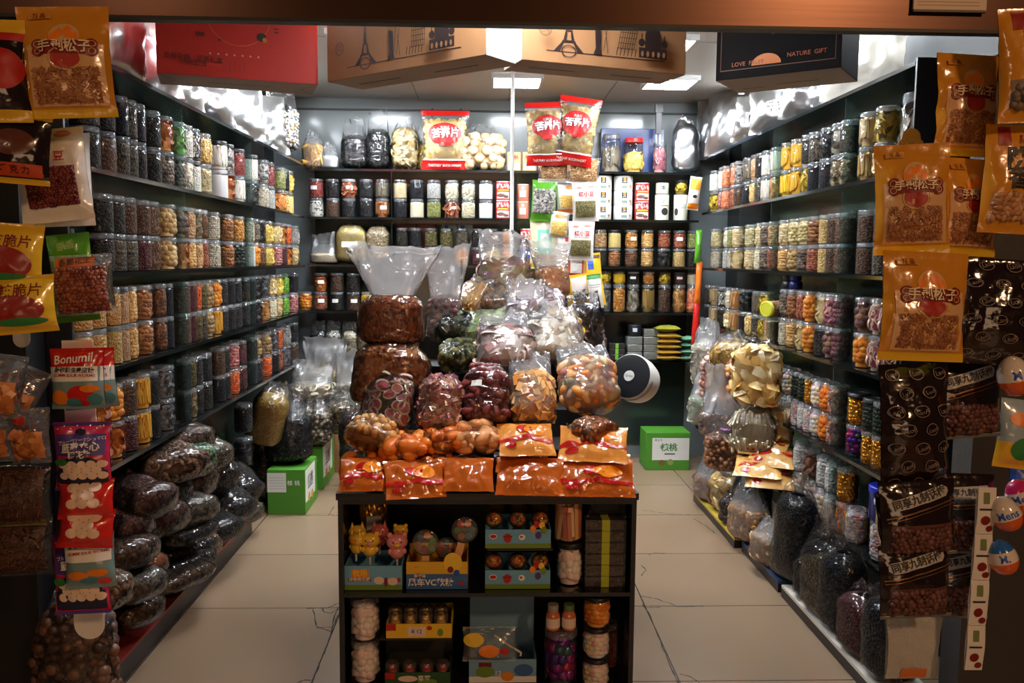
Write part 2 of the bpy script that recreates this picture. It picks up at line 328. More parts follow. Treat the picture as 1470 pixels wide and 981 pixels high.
# content kinds: words, jar name, type, size, colours, (rough, coat)
def C_(*c): return [S(x) for x in c]
KIND = {
 'tea': ('dark dried tea leaves', 'tea_jar', 'g', .007, C_((22, 22, 22), (40, 38, 34), (66, 60, 50))),
 'brntea': ('grey-brown dried leaves', 'tea_jar', 'g', .008, C_((48, 44, 38), (82, 74, 62), (110, 100, 84))),
 'olive': ('olive-green dried herbs', 'herb_jar', 'g', .008, C_((58, 54, 30), (92, 86, 48), (122, 112, 66))),
 'herb': ('tan and brown dried herbs', 'herb_jar', 'f', .016, C_((74, 62, 44), (140, 122, 90), (172, 152, 112))),
 'blk': ('small black beans', 'bean_jar', 'b', .0105, C_((12, 12, 15), (26, 26, 30), (38, 37, 40))),
 'blkg': ('fine black seeds', 'seed_jar', 'g', .005, C_((12, 12, 15), (26, 27, 32), (44, 44, 50))),
 'blkf': ('black dried fungus', 'fungus_jar', 'f', .022, C_((14, 14, 16), (34, 33, 34), (58, 56, 56))),
 'greyf': ('grey dried petals', 'herb_jar', 'f', .016, C_((52, 52, 54), (92, 92, 94), (130, 130, 132))),
 'walnut': ('whole walnuts', 'nut_jar', 'b', .030, C_((178, 140, 84), (204, 168, 110), (222, 190, 132))),
 'pwal': ('pale round nuts', 'nut_jar', 'b', .025, C_((204, 180, 122), (222, 202, 146), (196, 190, 120))),
 'kernel': ('grey-brown walnut kernels', 'nut_jar', 'b', .021, C_((84, 72, 62), (118, 100, 86), (150, 130, 112))),
 'almond': ('brown almonds', 'nut_jar', 'n', .022, C_((122, 74, 40), (158, 100, 54), (188, 130, 76))),
 'dalm': ('dark brown almonds', 'nut_jar', 'n', .021, C_((78, 48, 30), (108, 68, 42), (134, 88, 54))),
 'amber': ('amber-coloured nuts', 'nut_jar', 'n', .02, C_((168, 100, 36), (202, 138, 60), (222, 166, 88))),
 'peanut': ('golden peanuts', 'nut_jar', 'n', .0175, C_((200, 148, 80), (222, 176, 106), (234, 196, 130))),
 'pean2': ('tan peanuts', 'nut_jar', 'n', .0185, C_((176, 128, 82), (206, 160, 110), (220, 182, 134))),
 'beige': ('beige cashew nuts', 'nut_jar', 'n', .021, C_((206, 178, 128), (224, 200, 152), (236, 216, 172))),
 'pist': ('pale pistachios', 'nut_jar', 'n', .0165, C_((190, 172, 122), (214, 200, 156), (168, 160, 106))),
 'seed': ('pale melon seeds', 'seed_jar', 'n', .014, C_((186, 176, 150), (216, 208, 184), (150, 140, 116))),
 'sun': ('striped sunflower seeds', 'seed_jar', 'n', .014, C_((46, 44, 44), (142, 138, 132), (196, 192, 184))),
 'tan': ('tan roasted seeds', 'seed_jar', 'g', .008, C_((186, 132, 72), (212, 160, 96), (226, 182, 122))),
 'tang': ('tan-pink grains', 'grain_jar', 'g', .006, C_((176, 132, 98), (200, 156, 118), (212, 178, 142))),
 'oat': ('yellow-tan grains', 'grain_jar', 'g', .0065, C_((186, 150, 86), (214, 180, 112), (232, 204, 146))),
 'brn': ('dark brown seeds', 'seed_jar', 'g', .0065, C_((58, 42, 34), (86, 62, 48), (110, 84, 66))),
 'brns': ('brown stick-shaped seeds', 'seed_jar', 's', .013, C_((70, 52, 40), (110, 82, 62), (150, 118, 92))),
 'maroon': ('dark maroon berries', 'berry_jar', 'b', .011, C_((52, 20, 24), (78, 32, 36), (98, 48, 50))),
 'redbean': ('small red beans', 'bean_jar', 'b', .0105, C_((110, 36, 34), (142, 54, 48), (170, 90, 84))),
 'redbr': ('reddish brown peanuts', 'nut_jar', 'n', .0165, C_((128, 60, 40), (160, 84, 58), (186, 116, 84))),
 'date': ('wrinkled dark red dates', 'date_jar', 'n', .03, C_((86, 28, 26), (122, 48, 42), (150, 74, 64))),
 'pinkd': ('pinkish red dried berries', 'berry_jar', 'n', .02, C_((150, 76, 74), (184, 112, 108), (202, 142, 136))),
 'goji': ('orange-red dried berries', 'berry_jar', 'n', .015, C_((176, 66, 26), (214, 96, 42), (226, 130, 66))),
 'apri': ('orange dried apricots', 'dried_fruit_jar', 'b', .028, C_((212, 116, 22), (236, 146, 36), (244, 172, 66)), ),
 'mango': ('yellow dried mango strips', 'dried_fruit_jar', 'v', .02, C_((214, 144, 34), (232, 170, 54), (242, 194, 84))),
 'ymango': ('bright yellow preserved fruit', 'dried_fruit_jar', 'v', .026, C_((238, 186, 26), (246, 204, 48), (248, 216, 90))),
 'salm': ('salmon-coloured dried shreds', 'dried_fruit_jar', 'n', .019, C_((226, 120, 76), (240, 146, 100), (246, 172, 132))),
 'obrn': ('orange-brown dried fruit', 'dried_fruit_jar', 'f', .026, C_((168, 84, 26), (204, 116, 44), (220, 146, 74))),
 'fig': ('halved purple figs', 'dried_fruit_jar', 'd', .036, C_((206, 176, 152), (150, 62, 86))),
 'dfig': ('dark whole dried figs', 'dried_fruit_jar', 'b', .034, C_((70, 40, 44), (104, 62, 58), (150, 108, 76))),
 'purp': ('pink and purple fruit cubes', 'dried_fruit_jar', 'c', .024, C_((108, 52, 72), (172, 104, 116), (216, 168, 148))),
 'rednut': ('maroon dried plums', 'dried_fruit_jar', 'b', .026, C_((92, 36, 48), (122, 54, 64), (150, 80, 84))),
 'lotus': ('cream lotus seeds', 'seed_jar', 'b', .014, C_((214, 200, 160), (232, 222, 190), (240, 234, 212))),
 'lily': ('cream-white dried flakes', 'herb_jar', 'f', .018, C_((222, 210, 172), (238, 230, 204), (246, 240, 222))),
 'wbean': ('white beans with black spots', 'bean_jar', 'b', .014, C_((232, 228, 214), (240, 238, 228), (50, 46, 44))),
 'bwmix': ('black and white slices', 'herb_jar', 'd', .02, C_((40, 40, 40), (226, 222, 210))),
 'rice': ('beige rice grains', 'grain_jar', 'g', .0045, C_((214, 188, 140), (226, 204, 160), (236, 218, 182))),
 'millet': ('yellow millet', 'grain_jar', 'g', .0035, C_((224, 196, 108), (236, 210, 130), (242, 222, 156))),
 'mung': ('green mung beans', 'bean_jar', 'b', .0095, C_((122, 130, 62), (152, 158, 88), (178, 178, 120))),
 'pea': ('bright green peas', 'bean_jar', 'b', .02, C_((72, 136, 30), (104, 166, 46), (140, 186, 80))),
 'gcand': ('bright green candied strips', 'dried_fruit_jar', 'f', .022, C_((62, 140, 40), (92, 172, 62), (140, 196, 104))),
 'gryg': ('grey-white sesame grains', 'grain_jar', 'g', .0055, C_((150, 150, 146), (190, 190, 184), (214, 214, 208))),
 'cream': ('cream-coloured powder', 'powder_jar', 'p', .003, C_((232, 220, 186), (236, 226, 196))),
 'white': ('white powder', 'powder_jar', 'p', .003, C_((238, 238, 236), (244, 244, 242))),
 'whtg': ('white barley grains', 'grain_jar', 'g', .006, C_((216, 210, 192), (236, 232, 220), (246, 244, 236))),
 'noodw': ('white dried noodles', 'noodle_jar', 'v', .02, C_((220, 214, 196), (234, 230, 216), (242, 240, 230))),
 'nood': ('yellow dried noodles', 'noodle_jar', 'r', .024, C_((216, 176, 96), (232, 198, 124), (242, 216, 152))),
 'pasta': ('bright yellow pasta tubes', 'noodle_jar', 'v', .026, C_((226, 164, 34), (240, 186, 52), (246, 204, 92))),
 'ychip': ('yellow banana chips', 'chip_jar', 'd', .024, C_((226, 184, 74), (244, 214, 120))),
 'pchip': ('pale fruit slices', 'chip_jar', 'd', .028, C_((224, 190, 130), (240, 220, 170))),
 'pflake': ('pale yellow fruit chips', 'chip_jar', 'f', .03, C_((212, 176, 108), (230, 202, 142), (240, 220, 172))),
 'lemon': ('dried orange slices', 'chip_jar', 'd', .034, C_((222, 150, 70), (206, 110, 40))),
 'yblk': ('yellow and black dried flowers', 'herb_jar', 'f', .026, C_((226, 186, 40), (236, 204, 72), (34, 32, 28))),
 'mush': ('tan dried mushrooms', 'mushroom_jar', 'b', .026, C_((120, 96, 62), (166, 138, 92), (196, 168, 120))),
 'gmush': ('grey-white sliced mushrooms', 'mushroom_jar', 'f', .03, C_((92, 86, 76), (150, 142, 126), (190, 184, 168))),
 'sticks': ('beige root sticks', 'herb_jar', 'v', .026, C_((170, 142, 96), (206, 178, 128), (222, 198, 152))),
 'osticks': ('tan-orange root sticks', 'herb_jar', 'v', .026, C_((184, 126, 72), (214, 158, 98), (226, 178, 122))),
 'gsticks': ('grey-brown twigs', 'herb_jar', 'v', .02, C_((84, 78, 66), (118, 108, 92), (142, 132, 112))),
 'cinn': ('cinnamon-brown bark', 'bark_jar', 'v', .026, C_((146, 86, 46), (176, 112, 64), (196, 134, 84))),
 'cinn2': ('reddish brown bark pieces', 'bark_jar', 's', .036, C_((138, 74, 50), (172, 100, 70), (190, 126, 94))),
 'greyn': ('grey dried rings', 'herb_jar', 'r', .022, C_((120, 116, 110), (166, 162, 156), (200, 196, 190))),
 'gold': ('gold foil sweets', 'sweet_jar', 'n', .021, C_((202, 132, 22), (228, 164, 44), (240, 190, 80))),
 'orng': ('bright orange jellies', 'sweet_jar', 'b', .03, C_((232, 112, 10), (244, 136, 24), (248, 160, 58))),
 'pastel': ('pastel marshmallows', 'sweet_jar', 'b', .028, C_((244, 214, 206), (240, 226, 160), (206, 222, 232), (244, 170, 170))),
 'smallp': ('small pastel sweets', 'sweet_jar', 'n', .015, C_((238, 196, 110), (232, 158, 168), (208, 206, 222), (244, 226, 196))),
 'wht': ('white sugared sweets', 'sweet_jar', 'n', .018, C_((206, 202, 196), (228, 226, 222), (240, 240, 238))),
 'wm': ('white marshmallows', 'sweet_jar', 'm', .03, C_((240, 226, 214), (246, 236, 228), (244, 214, 206))),
 'cube': ('brown and pink sugar cubes', 'sweet_jar', 'c', .02, C_((96, 56, 66), (190, 134, 112), (222, 176, 144))),
 'choc': ('round chocolate biscuits', 'sweet_jar', 'd', .04, C_((92, 52, 38), (140, 86, 66))),
 'foil': ('purple and red foil sweets', 'sweet_jar', 'b', .03, C_((92, 40, 150), (176, 32, 60), (66, 34, 120), (40, 120, 70))),
 'dgreen': ('very dark green sweets', 'sweet_jar', 'b', .022, C_((16, 26, 18), (30, 44, 28), (42, 58, 40))),
 'gbrn': ('mixed brown grains', 'grain_jar', 'g', .0085, C_((128, 88, 56), (176, 134, 92), (206, 172, 128))),
 'wedge': ('golden tan flakes', 'herb_jar', 'f', .02, C_((168, 112, 52), (196, 142, 76), (212, 168, 106))),
 'dflow': ('yellow-brown dried flowers', 'herb_jar', 'v', .026, C_((134, 104, 50), (176, 144, 80), (198, 170, 112))),
}
def kind_mats(k):
    w, nm, typ, s, cols = KIND[k]
    if typ in 'gp': return [grain(k, cols, s, .55 if typ == 'g' else .9, bump=1 if typ == 'g' else .25)]
    if typ == 'd': return [pm('rim ' + k, cols[0], .5, var=.25, bscale=300), pm('flesh ' + k, cols[1], .45, var=.3, bscale=260, bump=.3)]
    if k == 'gold': return [pieces_mat(k, cols, .25, metal=.85)]
    if k == 'foil': return [pieces_mat(k, cols, .22, metal=.6)]
    return [pieces_mat(k, cols, .45, coat=.25 if typ in 'nb' else 0)]
# ------------------------------------------------------------------ shared materials
CLEAR = film('clear jar plastic', .006, rough=.06, bump=0, gloss=.55)
LIDM = film('clear lid plastic', .22, (.8, .84, .88), .12, 0, gloss=.9)
LIDW = film('milky lid plastic', .75, (.85, .87, .88), .2, 0)
BAGF = film('clear bag film', .012, rough=.075, bump=.65, bscale=11, gloss=1.0)
BAGM = film('milky bag film', .17, (.96, .96, .98), .1, .5, 9, gloss=1.0)
MILK = film('white loose film', .27, (.97, .97, .99), .09, .8, 8, gloss=1.2)
BAGK = film('dark bag film', .004, rough=.08, bump=.4, bscale=9, gloss=.5)
BAGD = film('dusky bag film', .03, (.5, .5, .55), .1, .5, 9, clear=(.8, .8, .82))
TOPF = film('loose film', .07, (.95, .95, .97), .1, .5, 9, gloss=.8)
ZIPM = film('zip strip plastic', .45, (.95, .95, .97), .2, 0)
BLACK = pm('black plastic', (.012, .012, .014), .35)
PAPER = pm('white paper', S((236, 234, 228)), .7)
WHITEP = pm('white plastic', S((228, 226, 220)), .4)
STEEL = pm('steel wire', (.45, .45, .46), .3, 1)
INK = pm('black ink', (.014, .013, .013), .6)
REDINK = pm('red ink', S((178, 26, 22)), .5)
DKRED = pm('dark red ink', S((120, 22, 20)), .45)
WHINK = pm('white ink', S((238, 234, 226)), .5)
GREYINK = pm('grey ink', S((120, 118, 114)), .6)
GREENINK = pm('green ink', S((48, 128, 60)), .5)
ORINK = pm('orange ink', S((238, 130, 26)), .4)
YELINK = pm('yellow ink', S((240, 200, 60)), .45)
BLUEINK = pm('blue ink', S((40, 84, 176)), .45)
GOLDINK = pm('gold ink', S((186, 136, 56)), .35, .6)
TEALINK = pm('pale green ink', S((130, 206, 176)), .5)
ORD = ['', 'first', 'second', 'third', 'fourth', 'fifth', 'sixth', 'seventh', 'eighth', 'ninth', 'tenth', 'eleventh', 'twelfth', 'thirteenth', 'fourteenth', 'fifteenth', 'sixteenth', 'seventeenth', 'eighteenth', 'nineteenth', 'twentieth', 'twenty-first', 'twenty-second', 'twenty-third', 'twenty-fourth', 'twenty-fifth', 'twenty-sixth', 'twenty-seventh', 'twenty-eighth', 'twenty-ninth', 'thirtieth', 'thirty-first', 'thirty-second', 'thirty-third', 'thirty-fourth', 'thirty-fifth']

# ------------------------------------------------------------------ jars (unit: radius .04, height .122)
JR, JH = .04, .122
def _jar_shell():
    mb = MB(); R = JR
    mb.lathe([(R * .90, .0), (R * .985, .003), (R, .010), (R, .094), (R * .97, .100), (R * .90, .1045), (R * .88, .108)], 28, cap1=False)
    return mb.mesh('jar_shell', CLEAR)
def _jar_lid(m, n='jar_lid'):
    mb = MB(); R = JR * .955
    mb.lathe([(R, .1055), (R, .1195), (R * .94, .1218), (R * .80, .1218), (R * .78, .1205)], 28, 0, cap0=False)
    for z in (.109, .1125, .116): mb.lathe([(R * 1.0, z - .0008), (R * 1.02, z), (R * 1.0, z + .0008)], 28, 0, cap0=False, cap1=False)
    return mb.mesh(n, m)
SHELL, LID, LIDB, LIDK = _jar_shell(), _jar_lid(LIDM), _jar_lid(LIDW), _jar_lid(BLACK)
def _note():
    mb = MB(); R = JR * 1.012
    mb.fn(lambda u, v: Vector((R * math.sin((u - .5) * .95), -R * math.cos((u - .5) * .95), .052 + v * .024)), 6, 1)
    return mb.mesh('price_note', PAPER)
NOTE = _note()
_CONT = {}
def contents(k, fill=1.0, asp=1.0):
    key = (k, fill, asp)
    if key in _CONT: return _CONT[key]
    w, nm, typ, s, cols = KIND[k]; rnd = random.Random(k); mb = MB(); R, H = JR * .955, .1 * fill
    if typ in 'gp':
        lump = .0007 if typ == 'g' else 0
        def f(u, v):
            a = 2 * PI * u; r = R + lump * noise.noise(Vector((math.cos(a) * 40, math.sin(a) * 40, v * 60)))
            return Vector((r * math.cos(a), r * math.sin(a), .003 + v * (H - .004) + (.002 * math.sin(3 * a) if v > .99 else 0)))
        mb.fn(f, 28, 12, wrap=True); n0 = len(mb.v) - 28
        mb.v.append((0, 0, H + .003)); mb.f += [(n0 + i, n0 + (i + 1) % 28, len(mb.v) - 1) for i in range(28)]; mb.m += [0] * 28; mb.sm += [True] * 28
    else:
        rc = R - s * .38
        mb.lathe([(rc, .003), (rc, H - s * .2)], 16)
        pts = []; hz = s * {'v': 2.3, 's': .42, 'd': .62, 'f': .6, 'r': .6}.get(typ, .72); wz = s * {'v': .33, 's': 1.0}.get(typ, .82)
        nz = max(1, int((H - s * .3) / hz)); na = max(5, int(2 * PI * R / wz))
        for j in range(nz):
            for i in range(na):
                a = 2 * PI * (i + .5 * (j % 2) + rnd.uniform(-.2, .2)) / na; b0 = {'v': 1.36, 'f': .62, 'r': .6, 'd': .66}.get(typ, .5) * s; z = .003 + b0 + (j + .5 + rnd.uniform(-.15, .15)) * max(.001, H - s * .3 - 1.5 * b0) / nz
                n = Vector((math.cos(a), math.sin(a), 0)); r = R - s * (.45 if typ in 'nbcmf' else .15)
                pts.append((Vector((n.x * r, n.y * r, z)), n))
        for i in range(int(8 * (R / s) ** 2 * .25) + 3):
            a, q = rnd.uniform(0, 2 * PI), (R - s * .5) * rnd.random() ** .5
            pts.append((Vector((q * math.cos(a), q * math.sin(a), H - s * .1)), Vector((0, 0, 1))))
        scatter(mb, pts, typ, s, rnd, 0, 1 if typ == 'd' else 0)
    me = mb.mesh('contents ' + k, kind_mats(k)); _CONT[key] = me; return me
def jar(k, p, R=JR, H=JH, label='', group=None, note=None, lid=None, fill=1.0, name=None, words=None):
    """one lidded jar: body, contents, lid and, where the photo shows one, a white price note"""
    t = thing(name or KIND[k][1], label, 'jar', p, (0, 0, random.uniform(-.3, .3)), group)
    t.scale = (R / JR, R / JR, H / JH)
    obj('body', SHELL, t); c = obj('contents', contents(k, fill), t); c['kind'] = 'stuff'
    obj('lid', lid or LID, t)
    if note is not None:
        n = obj('price_note', NOTE, t); n.rotation_euler.z = note - t.rotation_euler.z; n['label'] = 'small white paper note'
    return t

# ------------------------------------------------------------------ flat pouches (hanging packs)
def pouch_surf(w, h, t, seal=.06, sag=.35, seed=0, wob=.0025, pinch=.05):
    """front of a puffed pouch: (x, z) nominal -> point, normal. x in [-w/2, w/2], z in [0, h]"""
    sx = random.Random(seed).uniform(0, 50)
    def pos(x, z, side=-1):
        v = min(1, max(0, z / h)); u = max(-1, min(1, 2 * x / w))
        vv = min(1, max(0, (v - seal) / (1 - 2 * seal)))
        V = math.sin(PI * vv) ** .62 * (1 + sag * (.5 - vv)) if 0 < vv < 1 else 0
        U = (1 - abs(u) ** 2.6) ** .7 if abs(u) < 1 else 0
        d = t / 2 * U * V
        nn = noise.noise(Vector((x * 26 + sx, z * 22, seed))) + .6 * noise.noise(Vector((x * 55 + sx, z * 40, seed + 9)))
        return Vector((x * (1 - pinch * V), side * (d + .0012) + nn * wob * (.4 + V), z))
    def surf(x, z):
        e = .002; p = pos(x, z); a = pos(x + e, z) - p; b = pos(x, z + e) - p
        return p, a.cross(b).normalized()
    return pos, surf
def pouch_mesh(pos, w, h, mats, zones=None, n=18, m=26, tooth=.0):
    """both sides of the pouch. zones: [(z from, material)] from the bottom up, as shares of the height"""
    mb = MB()
    for side in (-1, 1):
        vs = [pos((i / n - .5) * w, j / m * h, side) for j in range(m + 1) for i in range(n + 1)]
        o = len(mb.v); mb.v += [tuple(p) for p in vs]
        for j in range(m):
            mi = 0
            for z0, q in zones or ():
                if (j + .5) / m >= z0: mi = q
            for i in range(n):
                q = (o + j * (n + 1) + i, o + j * (n + 1) + i + 1, o + (j + 1) * (n + 1) + i + 1, o + (j + 1) * (n + 1) + i)
                mb.f.append(q if side < 0 else q[::-1]); mb.m.append(mi); mb.sm.append(True)
    return mb.mesh('pouch', mats, 0)
def window(surf, w, h, box, k, seed=0, lift=.0):
    """contents that show through a clear window of a pack: pieces of food set in the surface"""
    x0, z0, x1, z1 = box; wd, nm, typ, s, cols = KIND[k]; rnd = random.Random(seed); mb = MB()
    nx, nz = 12, 12
    vs = []
    for j in range(nz + 1):
        for i in range(nx + 1):
            p, n = surf(x0 + (x1 - x0) * i / nx, z0 + (z1 - z0) * j / nz); vs.append(p + n * .0012)
    mb.add(vs, [(j * (nx + 1) + i, j * (nx + 1) + i + 1, (j + 1) * (nx + 1) + i + 1, (j + 1) * (nx + 1) + i) for j in range(nz) for i in range(nx)])
    if typ not in 'gp':
        pts = []; dx = s * {'s': .9, 'v': .4}.get(typ, .72); dz = s * {'s': .4, 'v': 2.2}.get(typ, .6)
        for j in range(max(1, int((z1 - z0) / dz))):
            for i in range(max(1, int((x1 - x0) / dx))):
                x = x0 + dx * (i + .5 + .5 * (j % 2) + rnd.uniform(-.25, .25)); z = z0 + dz * (j + .5 + rnd.uniform(-.25, .25))
                if x0 + s * .3 < x < x1 - s * .3 and z0 + s * .2 < z < z1 - s * .2:
                    p, n = surf(x, z); pts.append((p + n * (s * .1 + lift), n))
        scatter(mb, pts, typ, s, rnd, 0, 1 if typ == 'd' else 0)
    return mb
def at(b, Y):
    """pixel box at depth Y -> bottom centre, width, height"""
    x0, y0, x1, y1 = b
    p = PY((x0 + x1) / 2, y1, Y); return p, (PY(x1, y1, Y) - PY(x0, y1, Y)).length, (PY(x0, y0, Y) - PY(x0, y1, Y)).length
def face_cam(p, yaw=0):
    return math.atan2(-p.x, p.y) * .0 + yaw
def pack(name, label, b, Y, mats, zones=None, art=(), artm=(), win=None, t=.05, rot=(0, 0, 0), group=None, seed=None, seal=.06, wob=.0025, sag=.35, hook=True, cat='snack bag', film_over=True, pinch=.05):
    """a sealed printed pack hanging by its top. b: pixel box; art: printed items in units of the pack (x -.5...5, z 0..1)"""
    p, w, h = at(b, Y); seed = seed if seed is not None else len(LABELS)
    T = Matrix.Translation(p + Vector((0, 0, h))) @ Euler([math.radians(a) for a in rot]).to_matrix().to_4x4() @ Matrix.Translation((0, 0, -h))
    root = thing(name, label, cat, group=group, M=T)
    pos, surf = pouch_surf(w, h, t, seal, sag, seed, wob, pinch)
    o = obj('pouch', pouch_mesh(pos, w, h, mats, zones), root)
    items = []
    for it in art:
        it = list(it)
        if it[0] in ('rect',): it[1] *= w; it[3] *= w; it[2] *= h; it[4] *= h
        elif it[0] in ('ell', 'ring'): it[1] *= w; it[3] *= w; it[2] *= h; it[4] *= h
        elif it[0] == 'poly': it[1] = [(x * w, z * h) for x, z in it[1]]
        elif it[0] == 'text': it[2] *= w; it[3] *= h; it[4] *= w
        items.append(it)
    prn = [i for i in items if i[0] != 'text']; txt = [i for i in items if i[0] == 'text']
    if prn: print_on(prn, surf).build('printed_design', list(artm), root, 0)
    if txt: print_on(txt, surf, .0018, .013, len(prn)).build('lettering', list(artm), root, 0)
    for wi in ([win] if win and not isinstance(win, list) else win or []):
        (x0, z0, x1, z1), k = wi
        c = window(surf, w, h, (x0 * w, z0 * h, x1 * w, z1 * h), k, seed).build('contents', kind_mats(k), root); c['kind'] = 'stuff'
    return root

# ------------------------------------------------------------------ filled clear bags
def sack_geo(w, d, h, fill, top, seed, gather=.5, lump=.035, square=2.6):
    """ring function of a filled bag. Local axes: x width, y depth, z up; filled to fill*h, loose film above"""
    def sup(a, e):
        c, s = math.cos(a), math.sin(a)
        return (abs(c) ** (2 / e)) * (1 if c >= 0 else -1), (abs(s) ** (2 / e)) * (1 if s >= 0 else -1)
    hf = h * fill
    def body(u, v, grow=0.0):
        """v 0..1 over the filled part, closed below and above"""
        a = 2 * PI * u; cx, sy = sup(a, square)
        z = v * hf; b = .22
        r = (1 - (1 - min(1, v / b)) ** 2.4) ** .5 if v < b else 1
        tpr = .30
        if v > 1 - tpr: r *= max(0.0, 1 - ((v - (1 - tpr)) / tpr) ** 2.6) ** .5 if not top else max(.0, 1 - .45 * ((v - (1 - tpr)) / tpr) ** 2)
        nz = lump * 1.3 * (noise.noise(Vector((cx * 2.2 + seed, sy * 2.2, z / w * 3.2))) + .5 * noise.noise(Vector((cx * 5 + seed, sy * 5, z / w * 7 + 3))))
        k = r * (1 + nz) 
        return Vector((cx * w / 2 * k + (grow if cx > 0 else -grow) * abs(cx) * (r > .1), sy * d / 2 * k + (grow if sy > 0 else -grow) * abs(sy) * (r > .1), z + grow * (2 * v - 1)))
    def neck(u, v):
        """loose film above the contents: flattens and spreads or gathers"""
        a = 2 * PI * u; cx, sy = sup(a, square)
        p0 = body(u, .97 if top else .86, .002)
        f = v
        wx = (1 - f) + f * gather
        wy = (1 - f) ** 1.5 + f * .05
        q = Vector((cx * 3.2, v * 1.3 + seed, seed + 5)); rid = 1 - 2 * abs(noise.noise(q)); rid2 = 1 - 2 * abs(noise.noise(q * 2.3 + Vector((4, 1, 0))))
        ruf = w * f ** .8 * (.13 * (rid - .5) + .07 * (rid2 - .5)); dif = .02 * w * f * noise.noise(Vector((cx * 5, sy * 3, v * 4 + seed)))
        return Vector((p0.x * wx + .25 * ruf, p0.y * wy + ruf + dif, p0.z + (h - p0.z) * f + .09 * h * f * noise.noise(Vector((cx * 2.2, seed, 1))) + .05 * h * f * cx * math.sin(seed)))
    return body, neck
def sack(name, label, M, w, d, h, k=None, fill=.8, filmm=None, cat='bag', group=None, top=False, gather=.5, cmat=None, pieces=None, seed=None, lump=.05, neck=True, extra=None, zipper=False, note=None, square=2.6, fine=True, tie=None, typ=None, tops=None, gap=1.0):
    """clear bag of loose food: film bag, contents, and the loose top. k: content kind (its pieces are set on the surface)"""
    seed = seed if seed is not None else len(LABELS) * 1.37
    root = thing(name, label, cat, M=M, group=group); body, nk = sack_geo(w, d, h, fill, top, seed, gather, lump, square)
    nu, nv = 26, 16
    cb = MB(); typ = typ or (KIND[k][2] if k else 'g'); s = (pieces or KIND[k][3]) if k else .01; rnd = random.Random(seed)
    shrink = s * .34 if typ not in 'gp' else .0
    mats_ = cmat or kind_mats(k); mats_ = mats_ if isinstance(mats_, list) else [mats_]; cb.fn(lambda u, v: body(u, .985 * v, -.0025 - shrink), nu, nv, 2 if len(mats_) > 2 else 0, wrap=True)
    n0 = 0
    if top:
        cb.v.append(tuple(body(0, .985, -.002) * 0 + Vector((0, 0, h * fill * 1.01)))); q = len(cb.v) - 1; o = nv * nu
        cb.f += [(o + i, o + (i + 1) % nu, q) for i in range(nu)]; cb.m += [0] * nu; cb.sm += [True] * nu
    if typ not in 'gp' and fine:
        per = 2 * (w + d) * .8; pts = []; dz = s * {'s': .5, 'v': 1.9, 'd': .62}.get(typ, .66); dx = s * {'s': .95, 'v': .4}.get(typ, .78) * gap; dz *= gap
        nz, na = max(2, int(h * fill / dz)), max(4, int(per / dx))
        lim = 1500; step = max(1, (nz * na) / lim)
        for j in range(nz):
            for i in range(na):
                if step > 1 and rnd.random() > 1 / step: continue
                u = (i + .5 * (j % 2) + rnd.uniform(-.25, .25)) / na % 1.0; v = min(.985, max(.02, (j + .5 + rnd.uniform(-.2, .2)) / nz))
                p = body(u, v, -.002); e = .01
                a = body(u + e, v, -.002) - p; b = body(u, min(1, v + e), -.002) - body(u, v - e, -.002)
                n = a.cross(b)
                if n.length < 1e-9: continue
                n.normalize(); pts.append((p - n * s * .28, n))
        if top:
            for i in range(int(w * d / (s * s) * .9)):
                u, q = rnd.random(), rnd.random() ** .5
                p = body(u, .97, -.002); pts.append((Vector((p.x * q, p.y * q, h * fill * .99)), Vector((0, 0, 1))))
        scatter(cb, pts, typ, s, rnd, 0, 1 if typ == 'd' else 0)
    c = cb.build('contents', mats_, root); c['kind'] = 'stuff'
    fb = MB()
    fb.fn(lambda u, v: body(u, .97 * v if top else v * .985, .0022), nu, nv, wrap=True)
    fb.build('film', filmm or BAGF, root, 0)
    if neck:
        nb = MB(); nb.fn(lambda u, v: nk(u, v), 44, 12, wrap=True); nb.build('loose_top', tops or (TOPF if filmm in (None, BAGF) else MILK if filmm is BAGM else filmm), root, 0)
        if zipper:
            zb = MB(); z0 = .86; zb.fn(lambda u, v: nk(u, z0 + .035 * v), 44, 1, wrap=True)
            for i, q in enumerate(zb.v): zb.v[i] = (q[0] * 1.01, q[1] * 1.08, q[2])
            zb.build('zip_strip', ZIPM, root, 0)
    if tie:
        tm = MB(); r = w * .12; zt = h * fill * 1.05
        tm.tube([(r * math.cos(a), r * .6 * math.sin(a), zt) for a in [2 * PI * i / 12 for i in range(13)]], .005, 6)
        tm.build('tie', tie, root)
    if note:
        u0, v0, sw, sh = note; nm = MB()
        nm.fn(lambda a, b: body(u0 + (a - .5) * sw, v0 + (b - .5) * sh, .0045), 6, 4); nm.build('price_note', PAPER, root, 0)
    return root
def lie(p, az, el, roll=0):
    """matrix at point p: bag axis (local z) towards azimuth az (from +y, clockwise) and elevation el, in degrees; local -y stays towards the viewer or up"""
    az, el = math.radians(az), math.radians(el)
    z = Vector((math.sin(az) * math.cos(el), math.cos(az) * math.cos(el), math.sin(el)))
    upv = Vector((0, 0, 1)); y = -(upv - z * upv.dot(z))
    if y.length < .05: y = Vector((math.sin(az), math.cos(az), 0))
    y.normalize(); x = y.cross(z).normalized()
    M = Matrix((x, y, z)).transposed().to_4x4() @ rotm('Z', math.radians(roll)); M.translation = p
    return M
def stand(p, yaw=0, tx=0, ty=0):
    return Matrix.Translation(p) @ rotm('Z', math.radians(yaw)) @ rotm('X', math.radians(tx)) @ rotm('Y', math.radians(ty))
